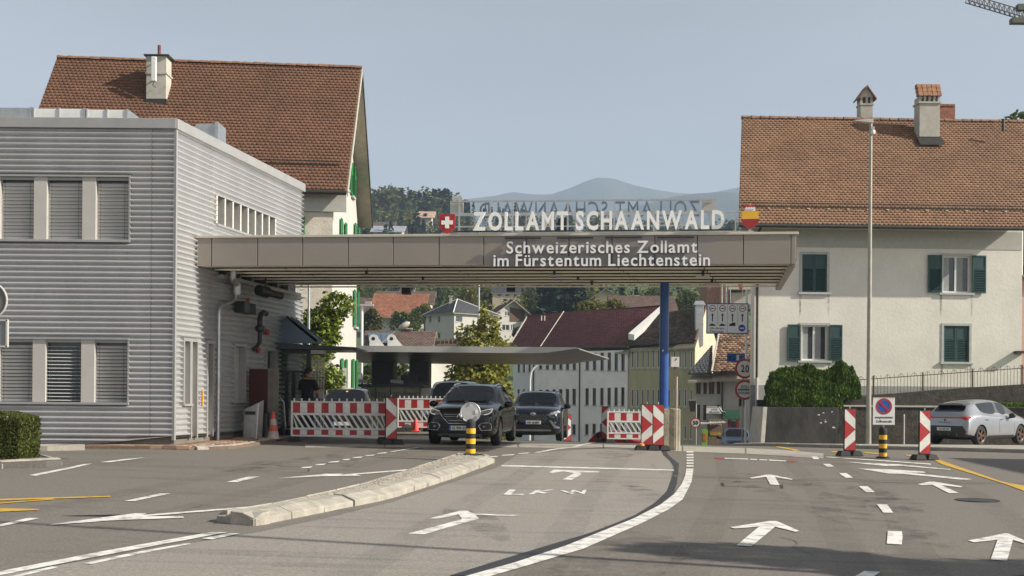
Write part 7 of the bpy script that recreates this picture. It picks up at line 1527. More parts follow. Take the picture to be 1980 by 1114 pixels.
gcx = gz(15.5, 40.5) + .115; rear_axle = Vector((cpx, cY, 0)) + rt_ * -.80; ctr = rear_axle + hd * 1.36
cu = make_car('silver_hatchback', 'silver electric hatchback with red rear light band parked by the wall', (ctr.x, ctr.y, gcx), ang, hatch(4.32, .905, 1.53), P_silver, (-1.33, 1.36), .335, style='bronze', side_glass=M_rglass, arch=1.13)
decal(cu, 'tail_light_band', [(-.82, .955), (.82, .955), (.82, .915), (-.82, .915)], 'r', M_tail, .010, cuts=3); decal(cu, 'tail_light', [(.50, .96), (.86, .99), (.88, .90), (.74, .86), (.60, .90)], 'r', M_tail, .016, mirror=True); decal(cu, 'rear_diffuser', [(-.66, .66), (.66, .66), (.80, .46), (.72, .40), (-.72, .40), (-.80, .46)], 'r', M_plast, .010, cuts=3); decal(cu, 'lower_valance', [(-.78, .40), (.78, .40), (.70, .30), (-.70, .30)], 'r', M_plast, .010, cuts=3)
plate(cu, 'r', 0, .55, .50, .11, 'SG 148 202', False)
for i in range(4): line_decal(cu, 'diffuser_fin', [(-.45 + i * .3, .39), (-.45 + i * .3, .31)], .012, 'r', M_skid, .012)
s = surf(cu, 0, .86, 'r'); MB().lathe([(.036, 0), (.036, .012)], 14, 0, Matrix.Translation((0, s.y, .85)) @ Matrix.Rotation(R(-90), 4, 'X')).build('rear_badge', M_plast, cu.root)
sd = surf(cu, 0, 1.36, 'r'); MB().hexa([(-.53, 1.50, 1.36), (.53, 1.50, 1.36), (.49, 1.84, 1.335), (-.49, 1.84, 1.335)], [(-.53, 1.45, 1.415), (.53, 1.45, 1.415), (.49, 1.85, 1.36), (-.49, 1.85, 1.36)]).build('roof_spoiler', M_plast, cu.root, bevel=.015)
ls, w_ = layout('CUPRA', .045, .42, .02, .5); mb = MB()
for ch_, vs_, fs_l in ls:
    for poly_ in fs_l:
        pass
    q = solid([(a - w_ / 2, b) for a, b in vs_], fs_l, .003, lambda x, z, dd: (-x, surf(cu, -x, .75 + z, 'r').y + .008 - dd, .75 + z)); mb.add(q.v, q.f)
mb.build('lettering', M_plast, cu.root)
for yy in (.05, 1.02): line_decal(cu, 'door_handle', [(yy - .09, .86), (yy + .09, .865)], .016, 'L', M_plast, .0)
for yy in (-.86, .18): line_decal(cu, 'door_gap', [(yy, .32), (yy, .92)], .004, 'L', M_plast, .002)
decal(cu, 'sill_trim', [(-.92, .24), (-.86, .33), (.90, .33), (.96, .24)], 'L', M_plast, .012, cuts=3); mirror_(cu, .90, -.50, 1.0, M_plast); interior(cu, .1, zseat=.5)
# small cars beyond the crest
bl_ = place_front(1428, 61, 4.0, R(8)); bc = make_car('blue_hatchback', 'slate blue hatchback low behind the crest beside the house corner', (bl_[0], bl_[1], gz(bl_[0], 62)), R(-8), suv(4.0, .86, 1.48, .92, -.85, .17, belt=.96), P_blue, (-1.25, 1.2), .31)
decal(bc, 'headlight', [(.48, .74), (.56, .82), (.78, .84), (.80, .74), (.60, .70)], 'f', M_lens, .012, mirror=True); decal(bc, 'grille', [(-.4, .68), (.4, .68), (.36, .52), (-.36, .52)], 'f', M_plast, .008); mirror_(bc, .84, -.45, 1.0, M_plast); interior(bc, .0, zseat=.5)
rl_ = place_front(1152, 66, 4.0, R(60)); rc = make_car('red_car', 'red car beyond the crest behind the right barrier', (rl_[0], rl_[1], gz(rl_[0], 66)), R(60), suv(4.0, .86, 1.48, .92, -.85, .17, belt=.96), P_redc, (-1.25, 1.2), .31); interior(rc, 0, zseat=.5); mirror_(rc, .84, -.45, 1.0, M_plast)

# ------------------------------------------------------------------ barriers
M_plwhite = mat('white_plastic', (.66, .65, .62), .5, var=.12, scale=4, fine=.06)
def barrier(label, loc, rz, W, per):
    t = thing('road_barrier', label, 'barrier', loc, rz, 'red and white road barriers')
    def bx_(x0, x1, z0, z1, y=.02, nm='rail', m=M_plwhite, bv=.006): return MB().box(x0, x1, -y, y, z0, z1).build(nm, m, t, bevel=bv)
    for x in (0, W - .05): bx_(x, x + .05, .06, 1.0, .026, 'end_post')
    for z0, z1 in ((.955, .995), (.645, .70), (.285, .335), (.115, .155)): bx_(.05, W - .05, z0, z1, .021)
    n = round(W / per * 2)
    for (z0, z1) in ((.705, .95), (.16, .28)):
        for i in range(n):
            a, b = .052 + (W - .104) * i / n, .052 + (W - .104) * (i + 1) / n; MB().box(a, b, -.012, .012, z0, z1).build('stripe', M_red if i % 2 == 0 else M_refl, t)
    k = round(W / .165)
    for i in range(k + 2):
        x = .05 + (W - .1) * (i - .8) / k; dx = .20; z0, z1 = .335, .645; pts = [(x, z1), (x + .055, z1), (x + .055 + dx, z0), (x + dx, z0)]
        pts = [(max(.05, min(W - .05, a)), b) for a, b in pts]
        if abs(pts[1][0] - pts[0][0]) + abs(pts[2][0] - pts[3][0]) < .01: continue
        MB().prism([(a, 0, b) for a, b in pts], (0, -.014, 0), (0, .028, 0)).build('slat', M_plwhite, t)
    for i in range(13): x = .08 + (W - .16) * i / 12; MB().box(x - .018, x + .018, -.014, .014, .995, 1.065).build('peg', M_plwhite, t)
    for x in (.1, W - .1): foot_block(t, x, 0)
    return t
def foot_block(t, x, y, w=.34, d=.16):
    MB().hexa([(x - w / 2, y - d, .0), (x + w / 2, y - d, .0), (x + w / 2, y + d, .0), (x - w / 2, y + d, .0)], [(x - w * .32, y - d * .7, .12), (x + w * .32, y - d * .7, .12), (x + w * .32, y + d * .7, .12), (x - w * .32, y + d * .7, .12)]).build('rubber_foot', M_black, t, bevel=.012)
def on(x, y, lift=.01): return (x, y, gz(x, y) + lift)
xb = sx(563, 29.5); barrier('long red and white barrier in front of the anthracite car', on(xb, 29.5), R(-.5), sx(750, 29.5) - xb, .382)
kb = thing('low_kerb_block', 'low grey concrete kerb block under the second barrier', 'kerb', on(-2.8, 35.3)); MB().box(-.85, 1.05, -.25, .35, -.1, .20).build('block', mat('grey_kerb_concrete', (.17, .165, .155), .9, var=.2), kb, bevel=.02); MB().box(-.85, 1.05, -.27, -.252, .15, .19).build('edge', M_conc, kb)
xb = sx(768, 35.3); barrier('second red and white barrier between the anthracite car and the black SUV', (xb, 35.3, gz(xb, 35.3) + .2), 0, 1.75, .382)
xb = sx(1174, 37.6); barrier('short red and white barrier behind the twin striped beacons', on(xb, 37.6), 0, 2.0, .382)
# ------------------------------------------------------------------ striped beacons
def beacon(label, loc, rz, left=False):
    t = thing('striped_beacon', label, 'beacon', loc, rz, 'red and white striped beacons'); w, h, z0 = .27, 1.0, .14; k = -1 if left else 1
    MB().box(-w / 2 - .018, w / 2 + .018, 0, .035, z0 - .02, z0 + h + .02).build('frame', M_black, t, bevel=.008)
    MB().prism([(-w / 2 - .018, 0, z0 - .02), (w / 2 + .018, 0, z0 - .02), (.05, 0, z0 - .09), (-.05, 0, z0 - .09)], (0, .002, 0), (0, .03, 0)).build('frame_foot', M_black, t)
    def f(poly, m): MB().prism([(k * (a - .5) * w, 0, z0 + b * h) for a, b in poly], (0, -.006, 0), (0, .005, 0)).build('stripe', m, t)
    f([(.12, 1), (1, 1), (1, .775)], M_red); f([(0, 1), (.115, 1), (1, .77), (1, .515), (0, .745)], M_refl); f([(0, .74), (1, .51), (0, .27)], M_red); f([(0, .265), (1, .505), (1, .245), (0, .025), (0, .2)], M_refl); f([(1, .24), (1, 0), (.1, 0), (.02, .025)], M_red)
    MB().tube([(0, .018, z0 + h + .02), (0, .018, z0 + h + .08)], .012, 6).build('lamp_pin', M_steel, t)
    MB().box(-.03, .03, .0, .03, 0, z0 - .05).build('stem', M_black, t)
    foot_block(t, -.16, .02, .3); foot_block(t, .16, .02, .3); MB().box(-.16, .16, -.06, .1, .0, .08).build('foot_bridge', M_black, t)
    return t
for x, Y, lb, l_, rz in ((757, 29.15, 'striped beacon at the right end of the long barrier', False, R(25)), (1251.5, 30.0, 'left one of the two striped beacons at the concrete foot', False, 0), (1273.5, 30.1, 'right one of the two striped beacons against the concrete foot', False, R(6)), (1644, 29.3, 'striped beacon left of the no parking sign', False, R(8)), (1789, 28.1, 'striped beacon in front of the silver hatchback', False, R(12)), (1172, 37.9, 'left pointing striped beacon at the end of the short barrier', True, R(-25)), (1098, 46, 'far striped beacon right of the dark SUV', False, R(15))):
    beacon(lb, on(sx(x, Y), Y), rz, l_)
cv = thing('orange_lamp_cover', 'orange plastic lamp cover lying on the beacon foot', 'lamp cover', on(sx(1241, 29.7), 29.7, .13)); MB().lathe([(.08, 0), (.075, .04), (.03, .065)], 14).build('lens', mat('orange_plastic', (.60, .22, .05), .4, var=.1), cv, smooth=50); MB().lathe([(.085, -.012), (.085, -.001)], 14).build('base', M_black, cv)
# ------------------------------------------------------------------ cones
def cone(label, loc, h, r, dirty, cat='cone'):
    t = thing('traffic_cone', label, cat, loc, 0, 'traffic cones'); Mc = mat('cone_dirty_white' if dirty else 'cone_red', (.50, .40, .36) if dirty else (.62, .05, .035), .6, var=.3 if dirty else .1, scale=7)
    MB().box(-r * 1.25, r * 1.25, -r * 1.25, r * 1.25, 0, .035).build('base_plate', M_black if dirty else Mc, t, bevel=.01)
    cuts = [0, .28, .5, .72, 1.0]
    for i in range(4):
        a, b = cuts[i], cuts[i + 1]; ra, rb = r * (1 - a * .8), r * (1 - b * .8); m = (Mc, mat('cone_band', (.55, .10, .07), .6, var=.35, scale=6))[i % 2] if dirty else Mc
        MB().lathe([(ra, .035 + a * (h - .035)), (rb, .035 + b * (h - .035) - .001)], 18).build('band', m, t, smooth=60)
    return t
cone('tall grimy white and red cone left of the long barrier', on(sx(529, 29.4), 29.4, .02), .72, .15, True); cone('small bright red cone on the low kerb block', (sx(804, 35.2), 35.2, gz(-2.9, 35.2) + .21), .40, .11, False)
cone('small red cone by the snack kiosk', on(sx(1374, 69), 69), .45, .15, False); cone('pale red cone by the menu board', on(sx(1347, 67), 67), .5, .15, True)
# ------------------------------------------------------------------ bollards
def bollard(label, loc, h0=.10, r=.098):
    t = thing('bollard', label, 'bollard', loc, 0, 'yellow and black bollards'); z = 0
    MB().lathe([(.16, -.01), (.16, .02), (.11, .035)], 20).build('base_ring', M_black, t, smooth=40)
    for i in range(6):
        MB().lathe([(r, z + .02), (r, z + .125)], 24).build('band', M_yb if i % 2 == 0 else M_black, t, smooth=40); z += .1055
    MB().lathe([(r, z + .02), (r * .98, z + .07), (r * .6, z + .10), (.04, z + .11)], 24).build('cap', M_black, t, smooth=50)
    return t
i0 = Vector((sx(911, 24.45), 24.45, 0)); iz = gz(i0.x, 24.45) + .13
bollard('yellow and black bollard on the island tip', (i0.x, 24.45, iz))
ds = thing('round_sign', 'grey back of a round sign on the island bollard', 'sign', (i0.x, 24.4, iz + .70)); cz_ = at(909.5, 797.5, 24.4); 
MB().tube([(cz_.x, 24.41, cz_.z), (cz_.x, 24.425, cz_.z)], .195, 32).build('disc', mat('sign_back_grey', (.44, .45, .44), .5, metal=.2, var=.1), ds, world=True, smooth=40)
mb = MB(); pts = [(cz_.x + .2 * math.cos(a), 24.415, cz_.z + .2 * math.sin(a)) for a in [2 * math.pi * i / 32 for i in range(33)]]; mb.tube(pts, .012, 6, cap=False); mb.build('rim', M_steel, ds, world=True, smooth=50)
for a in (95, 215, 325): p = (cz_.x + .165 * math.cos(R(a)), cz_.z + .165 * math.sin(R(a))); MB().box(p[0] - .01, p[0] + .01, 24.39, 24.409, p[1] - .025, p[1] + .025).build('clip', M_dpan, ds, world=True)
MB().box(cz_.x + .10, cz_.x + .14, 24.395, 24.409, cz_.z - .02, cz_.z + .05).build('label_patch', M_refl, ds, world=True); MB().tube([(i0.x, 24.44, iz + .70), (cz_.x, 24.44, cz_.z)], .025, 8).build('stem', M_steel, ds, world=True)
q = Vector((sx(1708, 28.6), 28.6, 0)); qz = gz(q.x, 28.6) + .01; bollard('yellow and black bollard carrying the no parking sign', (q.x, 28.6, qz), r=.095)
ns = thing('no_parking_sign', 'white no parking sign with exemption text on the right bollard', 'sign', (q.x, 28.55, qz + .72)); a, b = at(1688, 768, 28.5), at(1730, 822, 28.5); Yn = 28.5
MB().box(a.x, b.x, Yn, Yn + .02, b.z, a.z).build('panel', M_whitemetal, ns, world=True, bevel=.008); MB().tube([(q.x, Yn + .05, qz + .7), (q.x, Yn + .05, a.z - .1)], .022, 8).build('stem', M_steel, ns, world=True)
for xa, xb_, za, zb_ in ((a.x, b.x, a.z - .012, a.z), (a.x, b.x, b.z, b.z + .012)): MB().box(xa, xb_, Yn - .006, Yn - .001, za, zb_).build('edge', M_dpan, ns, world=True)
def disc(root, cx, cz, r, Y, m, nm='disc', n=36, k=0.0, r2=None, a0=0, a1=360):
    """flat disc or ring in the picture-facing plane, 3 mm thick"""
    mb = MB(); N_ = n; A_ = [R(a0 + (a1 - a0) * i / N_) for i in range(N_ + 1)]
    if r2 is None: mb.prism([(cx + r * math.cos(t_), 0, cz + r * math.sin(t_)) for t_ in A_[:-1]], (0, Y - .004 - k, 0), (0, .003, 0))
    else:
        for i in range(N_): mb.prism([(cx + q_ * math.cos(t_), 0, cz + q_ * math.sin(t_)) for q_, t_ in ((r, A_[i]), (r, A_[i + 1]), (r2, A_[i + 1]), (r2, A_[i]))], (0, Y - .004 - k, 0), (0, .003, 0))
    return mb.build(nm, m, root, world=True)
cx, cz = (a.x + b.x) / 2, at(1709, 786, Yn).z; rr = .195
disc(ns, cx, cz, rr * .76, Yn, M_bluesign, 'blue_field'); disc(ns, cx, cz, rr, Yn, M_red, 'red_ring', r2=rr * .765)
c_, s_ = math.cos(R(-45)), math.sin(R(-45)); MB().prism([(cx + u * c_ - v * s_, 0, cz + u * s_ + v * c_) for u, v in ((-rr * .76, -.025), (rr * .76, -.025), (rr * .76, .025), (-rr * .76, .025))], (0, Yn - .009, 0), (0, .003, 0)).build('red_bar', M_red, ns, world=True)
sign_txt(ns, 'ausgenommen', 1709, 809, 4.6, Yn, M_blk, 34, .01); sign_txt(ns, 'Zollkontrolle', 1709, 817, 4.6, Yn, M_blk, 31, .01)
# ------------------------------------------------------------------ customs signs beside the right house corner
Ys = 54.0; sp_ = thing('sign_post', 'white sign post with lane board, speed limit and customs discs at the house corner', 'sign post', (sx(1445, Ys), Ys, gz(10.6, Ys)))
p = at(1443, 700, Ys); MB().tube([(p.x, Ys + .06, gz(p.x, Ys)), (p.x, Ys + .06, at(1443, 560, Ys).z)], .05, 10).build('post', M_whitemetal, sp_, world=True, smooth=40)
lb_ = thing('lane_board', 'blue edged lane board with four arrows above the speed limit sign', 'sign', (p.x - .9, Ys, at(1400, 646, Ys).z)); a, b = at(1366, 586, Ys), at(1447, 646, Ys)
MB().box(a.x, b.x, Ys, Ys + .04, b.z, a.z).build('blue_panel', M_bluesign, lb_, world=True, bevel=.01); e_ = .05; MB().box(a.x + e_, b.x - e_, Ys - .006, Ys - .001, b.z + e_, a.z - e_).build('white_field', mat('board_white', (.86, .86, .84), .4, var=.05), lb_, world=True)
wL = (b.x - a.x - 2 * e_) / 4; H_ = a.z - b.z
for i in range(4):
    x = a.x + e_ + wL * (i + .5); cz = a.z - .24
    if i: MB().box(x - wL / 2 - .008, x - wL / 2 + .008, Ys - .011, Ys - .007, b.z + (.42 if i != 2 else .06), a.z - e_).build('divider', M_dpan, lb_, world=True)
    disc(lb_, x, cz, .15, Ys, M_red, 'red_ring', 28, .008, .12); MB().box(x - .085, x + .085, Ys - .012, Ys - .008, cz - .025, cz + .015).build('black_bar', M_blk, lb_, world=True)
    z0_, z1_ = b.z + .56, a.z - .46; MB().prism([(x + u, 0, z) for u, z in ((-.025, z0_), (.025, z0_), (.025, z1_ - .10), (.07, z1_ - .10), (0, z1_), (-.07, z1_ - .10), (-.025, z1_ - .10))], (0, Ys - .012, 0), (0, .004, 0)).build('arrow', M_blk, lb_, world=True)
    if i < 2: MB().prism([(x + u, 0, b.z + .36 + v) for u, v in ((-.14, 0), (.14, 0), (.14, .05), (.07, .06), (.03, .10), (-.06, .10), (-.10, .06), (-.14, .05))], (0, Ys - .012, 0), (0, .004, 0)).build('car_symbol', M_blk, lb_, world=True)
    if i == 2: MB().prism([(x + u, 0, b.z + .36 + v) for u, v in ((-.15, 0), (.14, 0), (.14, .15), (-.04, .15), (-.04, .10), (-.11, .10), (-.15, .05))], (0, Ys - .012, 0), (0, .004, 0)).build('lorry_symbol', M_blk, lb_, world=True)
    if i == 3: disc(lb_, x - .02, b.z + .27, .16, Ys, M_bluesign, 'blue_disc', 28, .008); MB().box(x - .12, x + .08, Ys - .016, Ys - .0125, b.z + .23, b.z + .29).build('bus_symbol', M_refl, lb_, world=True)
ls1 = sign_txt(lb_, 'Alle übrigen', 1386.5, 636.5, 3.6, Ys - .006, M_blk, 28, .01); sign_txt(lb_, 'Fahrzeuge', 1386.5, 642.5, 3.6, Ys - .006, M_blk, 26, .01)
def round_sign(label, x, y, r_px, Y, lines, bar=False):
    c_ = at(x, y, Y); r_ = r_px * Y / FPX; t = thing('round_sign', label, 'sign', (c_.x, Y, c_.z - r_))
    disc(t, c_.x, c_.z, r_, Y + .03, M_whitemetal, 'plate', 40); disc(t, c_.x, c_.z, r_ * .80, Y, M_refl, 'white_field', 40, -.02); disc(t, c_.x, c_.z, r_, Y, M_red, 'red_ring', 40, -.018, r_ * .79)
    for tx, dy, cap, w in lines: sign_txt(t, tx, x, y + dy, cap, Y + .012, M_blk, w, .025)
    if bar: MB().box(c_.x - r_ * .72, c_.x + r_ * .72, Y + .004, Y + .008, c_.z - r_ * .05, c_.z + r_ * .07).build('black_bar', M_blk, t, world=True)
    return t
round_sign('round 20 speed limit sign above the customs disc', 1440.5, 713, 19.3, Ys - .1, [('20', 6.5, 13, 15.5)]); round_sign('round customs sign reading ZOLL DOUANE below the 20 sign', 1440.5, 754, 19.3, Ys - .1, [('ZOLL', -3.2, 5.2, 17), ('DOUANE', 8.0, 4.6, 25)], True)
f5 = round_sign('round 50 speed limit sign beyond the crest', 1345, 817.5, 10, 64, [('50', 3.6, 7.4, 10)]); pp = at(1346, 830, 64); MB().tube([(pp.x, 64.08, gz(pp.x, 64)), (pp.x, 64.08, at(0, 770, 64).z)], .04, 8).build('post', M_dpan, f5, world=True)
pp = at(1338, 776, 64); hk = thing('covered_sign', 'dark covered sign hanging above the 50 sign', 'sign', (pp.x, 64, at(0, 795, 64).z)); a, b = at(1332, 775, 64), at(1346, 796, 64); MB().prism([(a.x, 0, a.z), (b.x, 0, a.z + .02), (b.x - .06, 0, b.z), (a.x + .1, 0, b.z)], (0, 64, 0), (0, .12, 0)).build('bag', M_black, hk, world=True, bevel=.02); MB().box(a.x, b.x, 64.03, 64.09, a.z + .02, a.z + .06).build('bracket', M_dpan, hk, world=True)
zz = thing('border_sign', 'blue border sign reading Zoll with a pale patch', 'sign', (sx(1422, 57), 57, at(0, 700, 57).z)); a, b = at(1406, 683, 57), at(1441, 700, 57); MB().box(a.x, b.x, 57, 57.04, b.z, a.z).build('panel', M_bluesign, zz, world=True, bevel=.008); sign_txt(zz, 'Zo', 1415, 696.5, 8, 57, M_blk, 12, .03); q0, q1 = at(1424, 686, 57), at(1429, 697, 57); MB().box(q0.x, q1.x, 56.985, 56.999, q1.z, q0.z).build('patch', M_refl, zz, world=True)
for i, (x, y) in enumerate(((1432, 686), (1436, 688), (1437, 693), (1434, 697))): c_ = at(x, y, 57); MB().prism([(c_.x + .035 * (1 if k_ % 2 == 0 else .45) * math.sin(k_ * math.pi / 5), 0, c_.z + .035 * (1 if k_ % 2 == 0 else .45) * math.cos(k_ * math.pi / 5)) for k_ in range(10)], (0, 56.99, 0), (0, .008, 0)).build('star', M_yb, zz, world=True)
MB().tube([(b.x - .1, 57.08, gz(b.x, 57)), (b.x - .1, 57.08, a.z)], .04, 8).build('post', M_dpan, zz, world=True)
# small sign on a stake and pale stake beside the concrete foot
Yk = 31.6; a, b = at(1298, 690, Yk), at(1313.5, 709.5, Yk); st_ = thing('stake_sign', 'small white notice with red mark on a brown stake by the blue post', 'sign', (a.x, Yk, gz(a.x, Yk))); MB().box(a.x, b.x, Yk, Yk + .015, b.z, a.z).build('panel', M_whitemetal, st_, world=True); mx_ = (a.x + b.x) / 2; MB().box(mx_ - .03, mx_ + .03, Yk + .02, Yk + .06, gz(a.x, Yk), a.z - .05).build('stake', mat('brown_stake', (.16, .12, .085), .8, var=.2), st_, world=True); MB().prism([(mx_ - .02, 0, a.z - .09), (mx_ + .03, 0, a.z - .03), (mx_ + .05, 0, a.z - .06), (mx_, 0, a.z - .11)], (0, Yk - .006, 0), (0, .004, 0)).build('red_mark', M_red, st_, world=True)
Yk = 30.6; a, b = at(1307, 731, Yk), at(1309.5, 792, Yk); sk = thing('pale_stake', 'thin pale stake standing against the concrete foot', 'stake', (a.x, Yk, gz(a.x, Yk))); MB().tube([(a.x, PY - .29, gz(a.x, Yk)), (a.x, PY - .29, a.z)], .016, 6).build('rod', M_edge, sk, world=True); MB().lathe([(.02, 0), (.02, .03)], 8, 0, Matrix.Translation((a.x, PY - .29, a.z))).build('cap', M_edge, sk, world=True)
# sign cut by the left picture edge
es = thing('edge_sign', 'grey backed round and square signs cut by the left picture edge', 'sign', on(sx(-26, 17), 17)); c_ = at(-22, 581, 17); MB().tube([(c_.x, 17, c_.z), (c_.x, 17.02, c_.z)], .26, 32).build('round_back', mat('dark_sign_back', (.13, .13, .12), .5, var=.1), es, world=True, smooth=40); mb = MB(); mb.tube([(c_.x + .26 * math.cos(R(a)), 17, c_.z + .26 * math.sin(R(a))) for a in range(0, 361, 12)], .016, 6, cap=False); mb.build('round_rim', M_panel, es, world=True)
a, b = at(-60, 618, 17), at(14.5, 671, 17); MB().box(a.x, b.x, 17, 17.02, b.z, a.z).build('square_back', mat('grey_sign_back', (.22, .24, .24), .5, var=.1), es, world=True, bevel=.006)
for xa, xb_, za, zb_ in ((a.x, b.x, a.z - .02, a.z + .006), (a.x, b.x, b.z - .006, b.z + .02), (b.x - .02, b.x + .006, b.z, a.z)): MB().box(xa, xb_, 16.98, 17.03, za, zb_).build('square_rim', M_panel, es, world=True)
MB().tube([(c_.x, 17.05, gz(c_.x, 17)), (c_.x, 17.05, c_.z + .3)], .04, 8).build('post', M_steel, es, world=True)
# ------------------------------------------------------------------ lamp posts and poles
Yl = 43.5; p0 = at(1679, 852, Yl); tp = at(1684, 236, Yl); xl = (p0.x + tp.x) / 2; gl = gz(xl, Yl) + .1
lp = thing('street_lamp', 'tall tapered steel street lamp in front of the cream house', 'street lamp', (xl, Yl, gl)); MB().tube([(xl, Yl, gl), (xl, Yl, gl + 1.6), (xl, Yl, tp.z)], [.105, .09, .055], 14).build('pole', mat('weathered_pole', (.36, .34, .28), .5, metal=.3, var=.2, scale=2), lp, world=True, smooth=50)
MB().hexa([(xl - .62, Yl - .1, tp.z + .02), (xl + .06, Yl - .1, tp.z - .05), (xl + .06, Yl + .1, tp.z - .05), (xl - .62, Yl + .1, tp.z + .02)], [(xl - .62, Yl - .1, tp.z + .05), (xl + .06, Yl - .1, tp.z + .10), (xl + .06, Yl + .1, tp.z + .10), (xl - .62, Yl + .1, tp.z + .05)]).build('lamp_head', M_panel, lp, world=True, bevel=.01); c_ = at(1686, 257, Yl); MB().lathe([(.03, -.1), (.08, -.06), (.08, .05), (.04, .09)], 12, 0, Matrix.Translation((xl + .05, Yl - .1, c_.z))).build('dome_camera', M_whitemetal, lp, world=True, smooth=50); MB().box(xl - .02, xl + .12, Yl - .08, Yl - .02, c_.z + .12, c_.z + .22).build('junction_box', M_dpan, lp, world=True); MB().tube([(xl + .12, Yl, c_.z + .15), (xl + .2, Yl, c_.z), (xl + .18, Yl, c_.z - .3), (xl + .05, Yl, c_.z - .35)], .012, 5).build('loose_cable', mat('orange_cable', (.45, .13, .06), .6), lp, world=True)
for nm, lb, x, yt, Y, r_, yb in (('steel_pole', 'thin steel pole rising before the columnar tree', 598, 505, 39.5, .05, 0), ('flag_pole', 'thin pale pole in front of the white villa', 926.5, 520, 95, .09, 0)):
    a = at(x, yt, Y); t = thing(nm, lb, 'pole', (a.x, Y, gz(a.x, Y))); MB().tube([(a.x, Y, gz(a.x, Y)), (a.x, Y, a.z)], [r_, r_ * .8], 10).build('shaft', M_steel, t, world=True, smooth=50); MB().lathe([(r_ * 2, 0), (r_ * 2, .1), (r_, .12)], 10, 0, Matrix.Translation((a.x, Y, gz(a.x, Y)))).build('base', M_steel, t, world=True)
a = at(700, 592, 76); t = thing('street_lamp', 'slim street lamp at the edge of the white gable', 'street lamp', (a.x, 76, gz(a.x, 76))); MB().tube([(a.x, 76, gz(a.x, 76)), (a.x, 76, a.z)], .09, 8).build('pole', M_whitemetal, t, world=True); MB().box(a.x - .3, a.x + .75, 75.8, 76.1, a.z, a.z + .12).build('lamp_head', M_panel, t, world=True); MB().box(a.x + .2, a.x + .6, 75.8, 76.1, a.z + .12, a.z + .3).build('lamp_cover', M_dpan, t, world=True)
t = thing('street_lamp', 'curved arm street lamp with amber head above the wing canopy', 'street lamp', (at(735, 700, 90).x, 90, gz(-10, 90))); a0, a1, a2 = at(728, 672, 90), at(752, 650, 90), at(770, 636, 90); MB().tube([(a0.x - .1, 90, gz(-10, 90)), (a0.x - .05, 90, a0.z - 1), a0, a1, a2], .06, 8).build('arm', M_dpan, t, world=True, smooth=50); MB().lathe([(.02, 0), (.16, .15), (.22, .5), (.18, .85), (.05, 1.0)], 12, 0, Matrix.Translation(a2) @ Matrix.Rotation(R(60), 4, 'Y')).build('lamp_head', M_panel, t, world=True, smooth=50); MB().lathe([(.1, .3), (.15, .5), (.1, .8)], 12, 0, Matrix.Translation(a2 + Vector((.06, 0, -.12))) @ Matrix.Rotation(R(60), 4, 'Y')).build('lens', mat('amber_lens', (.5, .28, .08), .3), t, world=True, smooth=50)
t = thing('street_lamp', 'white curved street lamp before the long white building', 'street lamp', (at(1025, 800, 98).x, 98, gz(1, 98))); ps = [at(1024.5, 800, 98), at(1025, 735, 98), at(1027, 720, 98), at(1033, 711, 98), at(1044, 704, 98)]; MB().tube([(ps[0].x, 98, gz(1, 98))] + ps, .07, 8).build('arm', M_whitemetal, t, world=True, smooth=50); MB().box(ps[-1].x, ps[-1].x + .7, 97.9, 98.1, ps[-1].z - .08, ps[-1].z + .06).build('lamp_head', M_edge, t, world=True)
# ------------------------------------------------------------------ retaining wall, hedge, railing
M_ret = mat('blackened_concrete', (.022, .021, .019), .92, var=.45, scale=1.6, stretch=(1, 1, .5), fine=.25, bump=.5, bscale=12, col2=(.055, .051, .045)); M_ret2 = mat('dark_rubble_wall', (.055, .049, .041), .95, var=.5, scale=4, fine=.3, bump=1.0, bscale=14)
Yw = 45.0; gw = gz(12, Yw) - .1
rw = thing('retaining_wall', 'stained dark retaining wall stepping along the cream house garden', 'wall', (13, Yw, gw)); a0, a1, a2, a3 = at(1484, 787, Yw), at(1622, 787, Yw), at(1478, 852, Yw - .3), at(1616, 852, Yw - .3)
MB().hexa([(a2.x, Yw - .3, gw), (a3.x, Yw - .3, gw), (a3.x + .1, Yw + 2.2, gw), (a2.x, Yw + 2.2, gw)], [(a0.x, Yw, a0.z), (a1.x, Yw, a0.z), (a1.x, Yw + 2.2, a0.z), (a0.x, Yw + 2.2, a0.z)]).build('planter_wall', M_ret, rw, world=True, bevel=.02)
MB().hexa([(a2.x - .16, Yw - .32, gw), (a2.x - .01, Yw - .32, gw), (a2.x - .01, Yw + 2, gw), (a2.x - .16, Yw + 2, gw)], [(a0.x - .16, Yw - .02, a0.z), (a0.x - .01, Yw - .02, a0.z), (a0.x - .01, Yw + 2, a0.z), (a0.x - .16, Yw + 2, a0.z)]).build('end_post', M_chim, rw, world=True)
b1 = at(1985, 785, Yw); xr = sx(2300, Yw); zl_ = at(1700, 787, Yw).z; MB().box(a3.x + .02, xr, Yw + .15, Yw + .6, gw, zl_).build('lower_wall', M_ret2, rw, world=True); MB().box(a3.x + .0, xr, Yw + .1, Yw + .65, zl_, zl_ + .06).build('coping', M_chim, rw, world=True)
def ztop(x): return at(x, float(np.interp(x, [1620, 1660, 1800, 1900, 1985, 2300], [772, 768, 755, 748, 743, 725])), Yw + .5).z
xs_ = [1622, 1660, 1730, 1800, 1870, 1930, 1990, 2100, 2300]
for i in range(len(xs_) - 1):
    X0, X1 = sx(xs_[i], Yw + .5), sx(xs_[i + 1], Yw + .5); z0_, z1_ = ztop(xs_[i]), ztop(xs_[i + 1]); MB().hexa([(X0, Yw + .5, gw), (X1, Yw + .5, gw), (X1, Yw + 1.0, gw), (X0, Yw + 1.0, gw)], [(X0, Yw + .5, z0_), (X1, Yw + .5, z1_), (X1, Yw + 1.0, z1_), (X0, Yw + 1.0, z0_)]).build('upper_wall', M_ret2, rw, world=True)
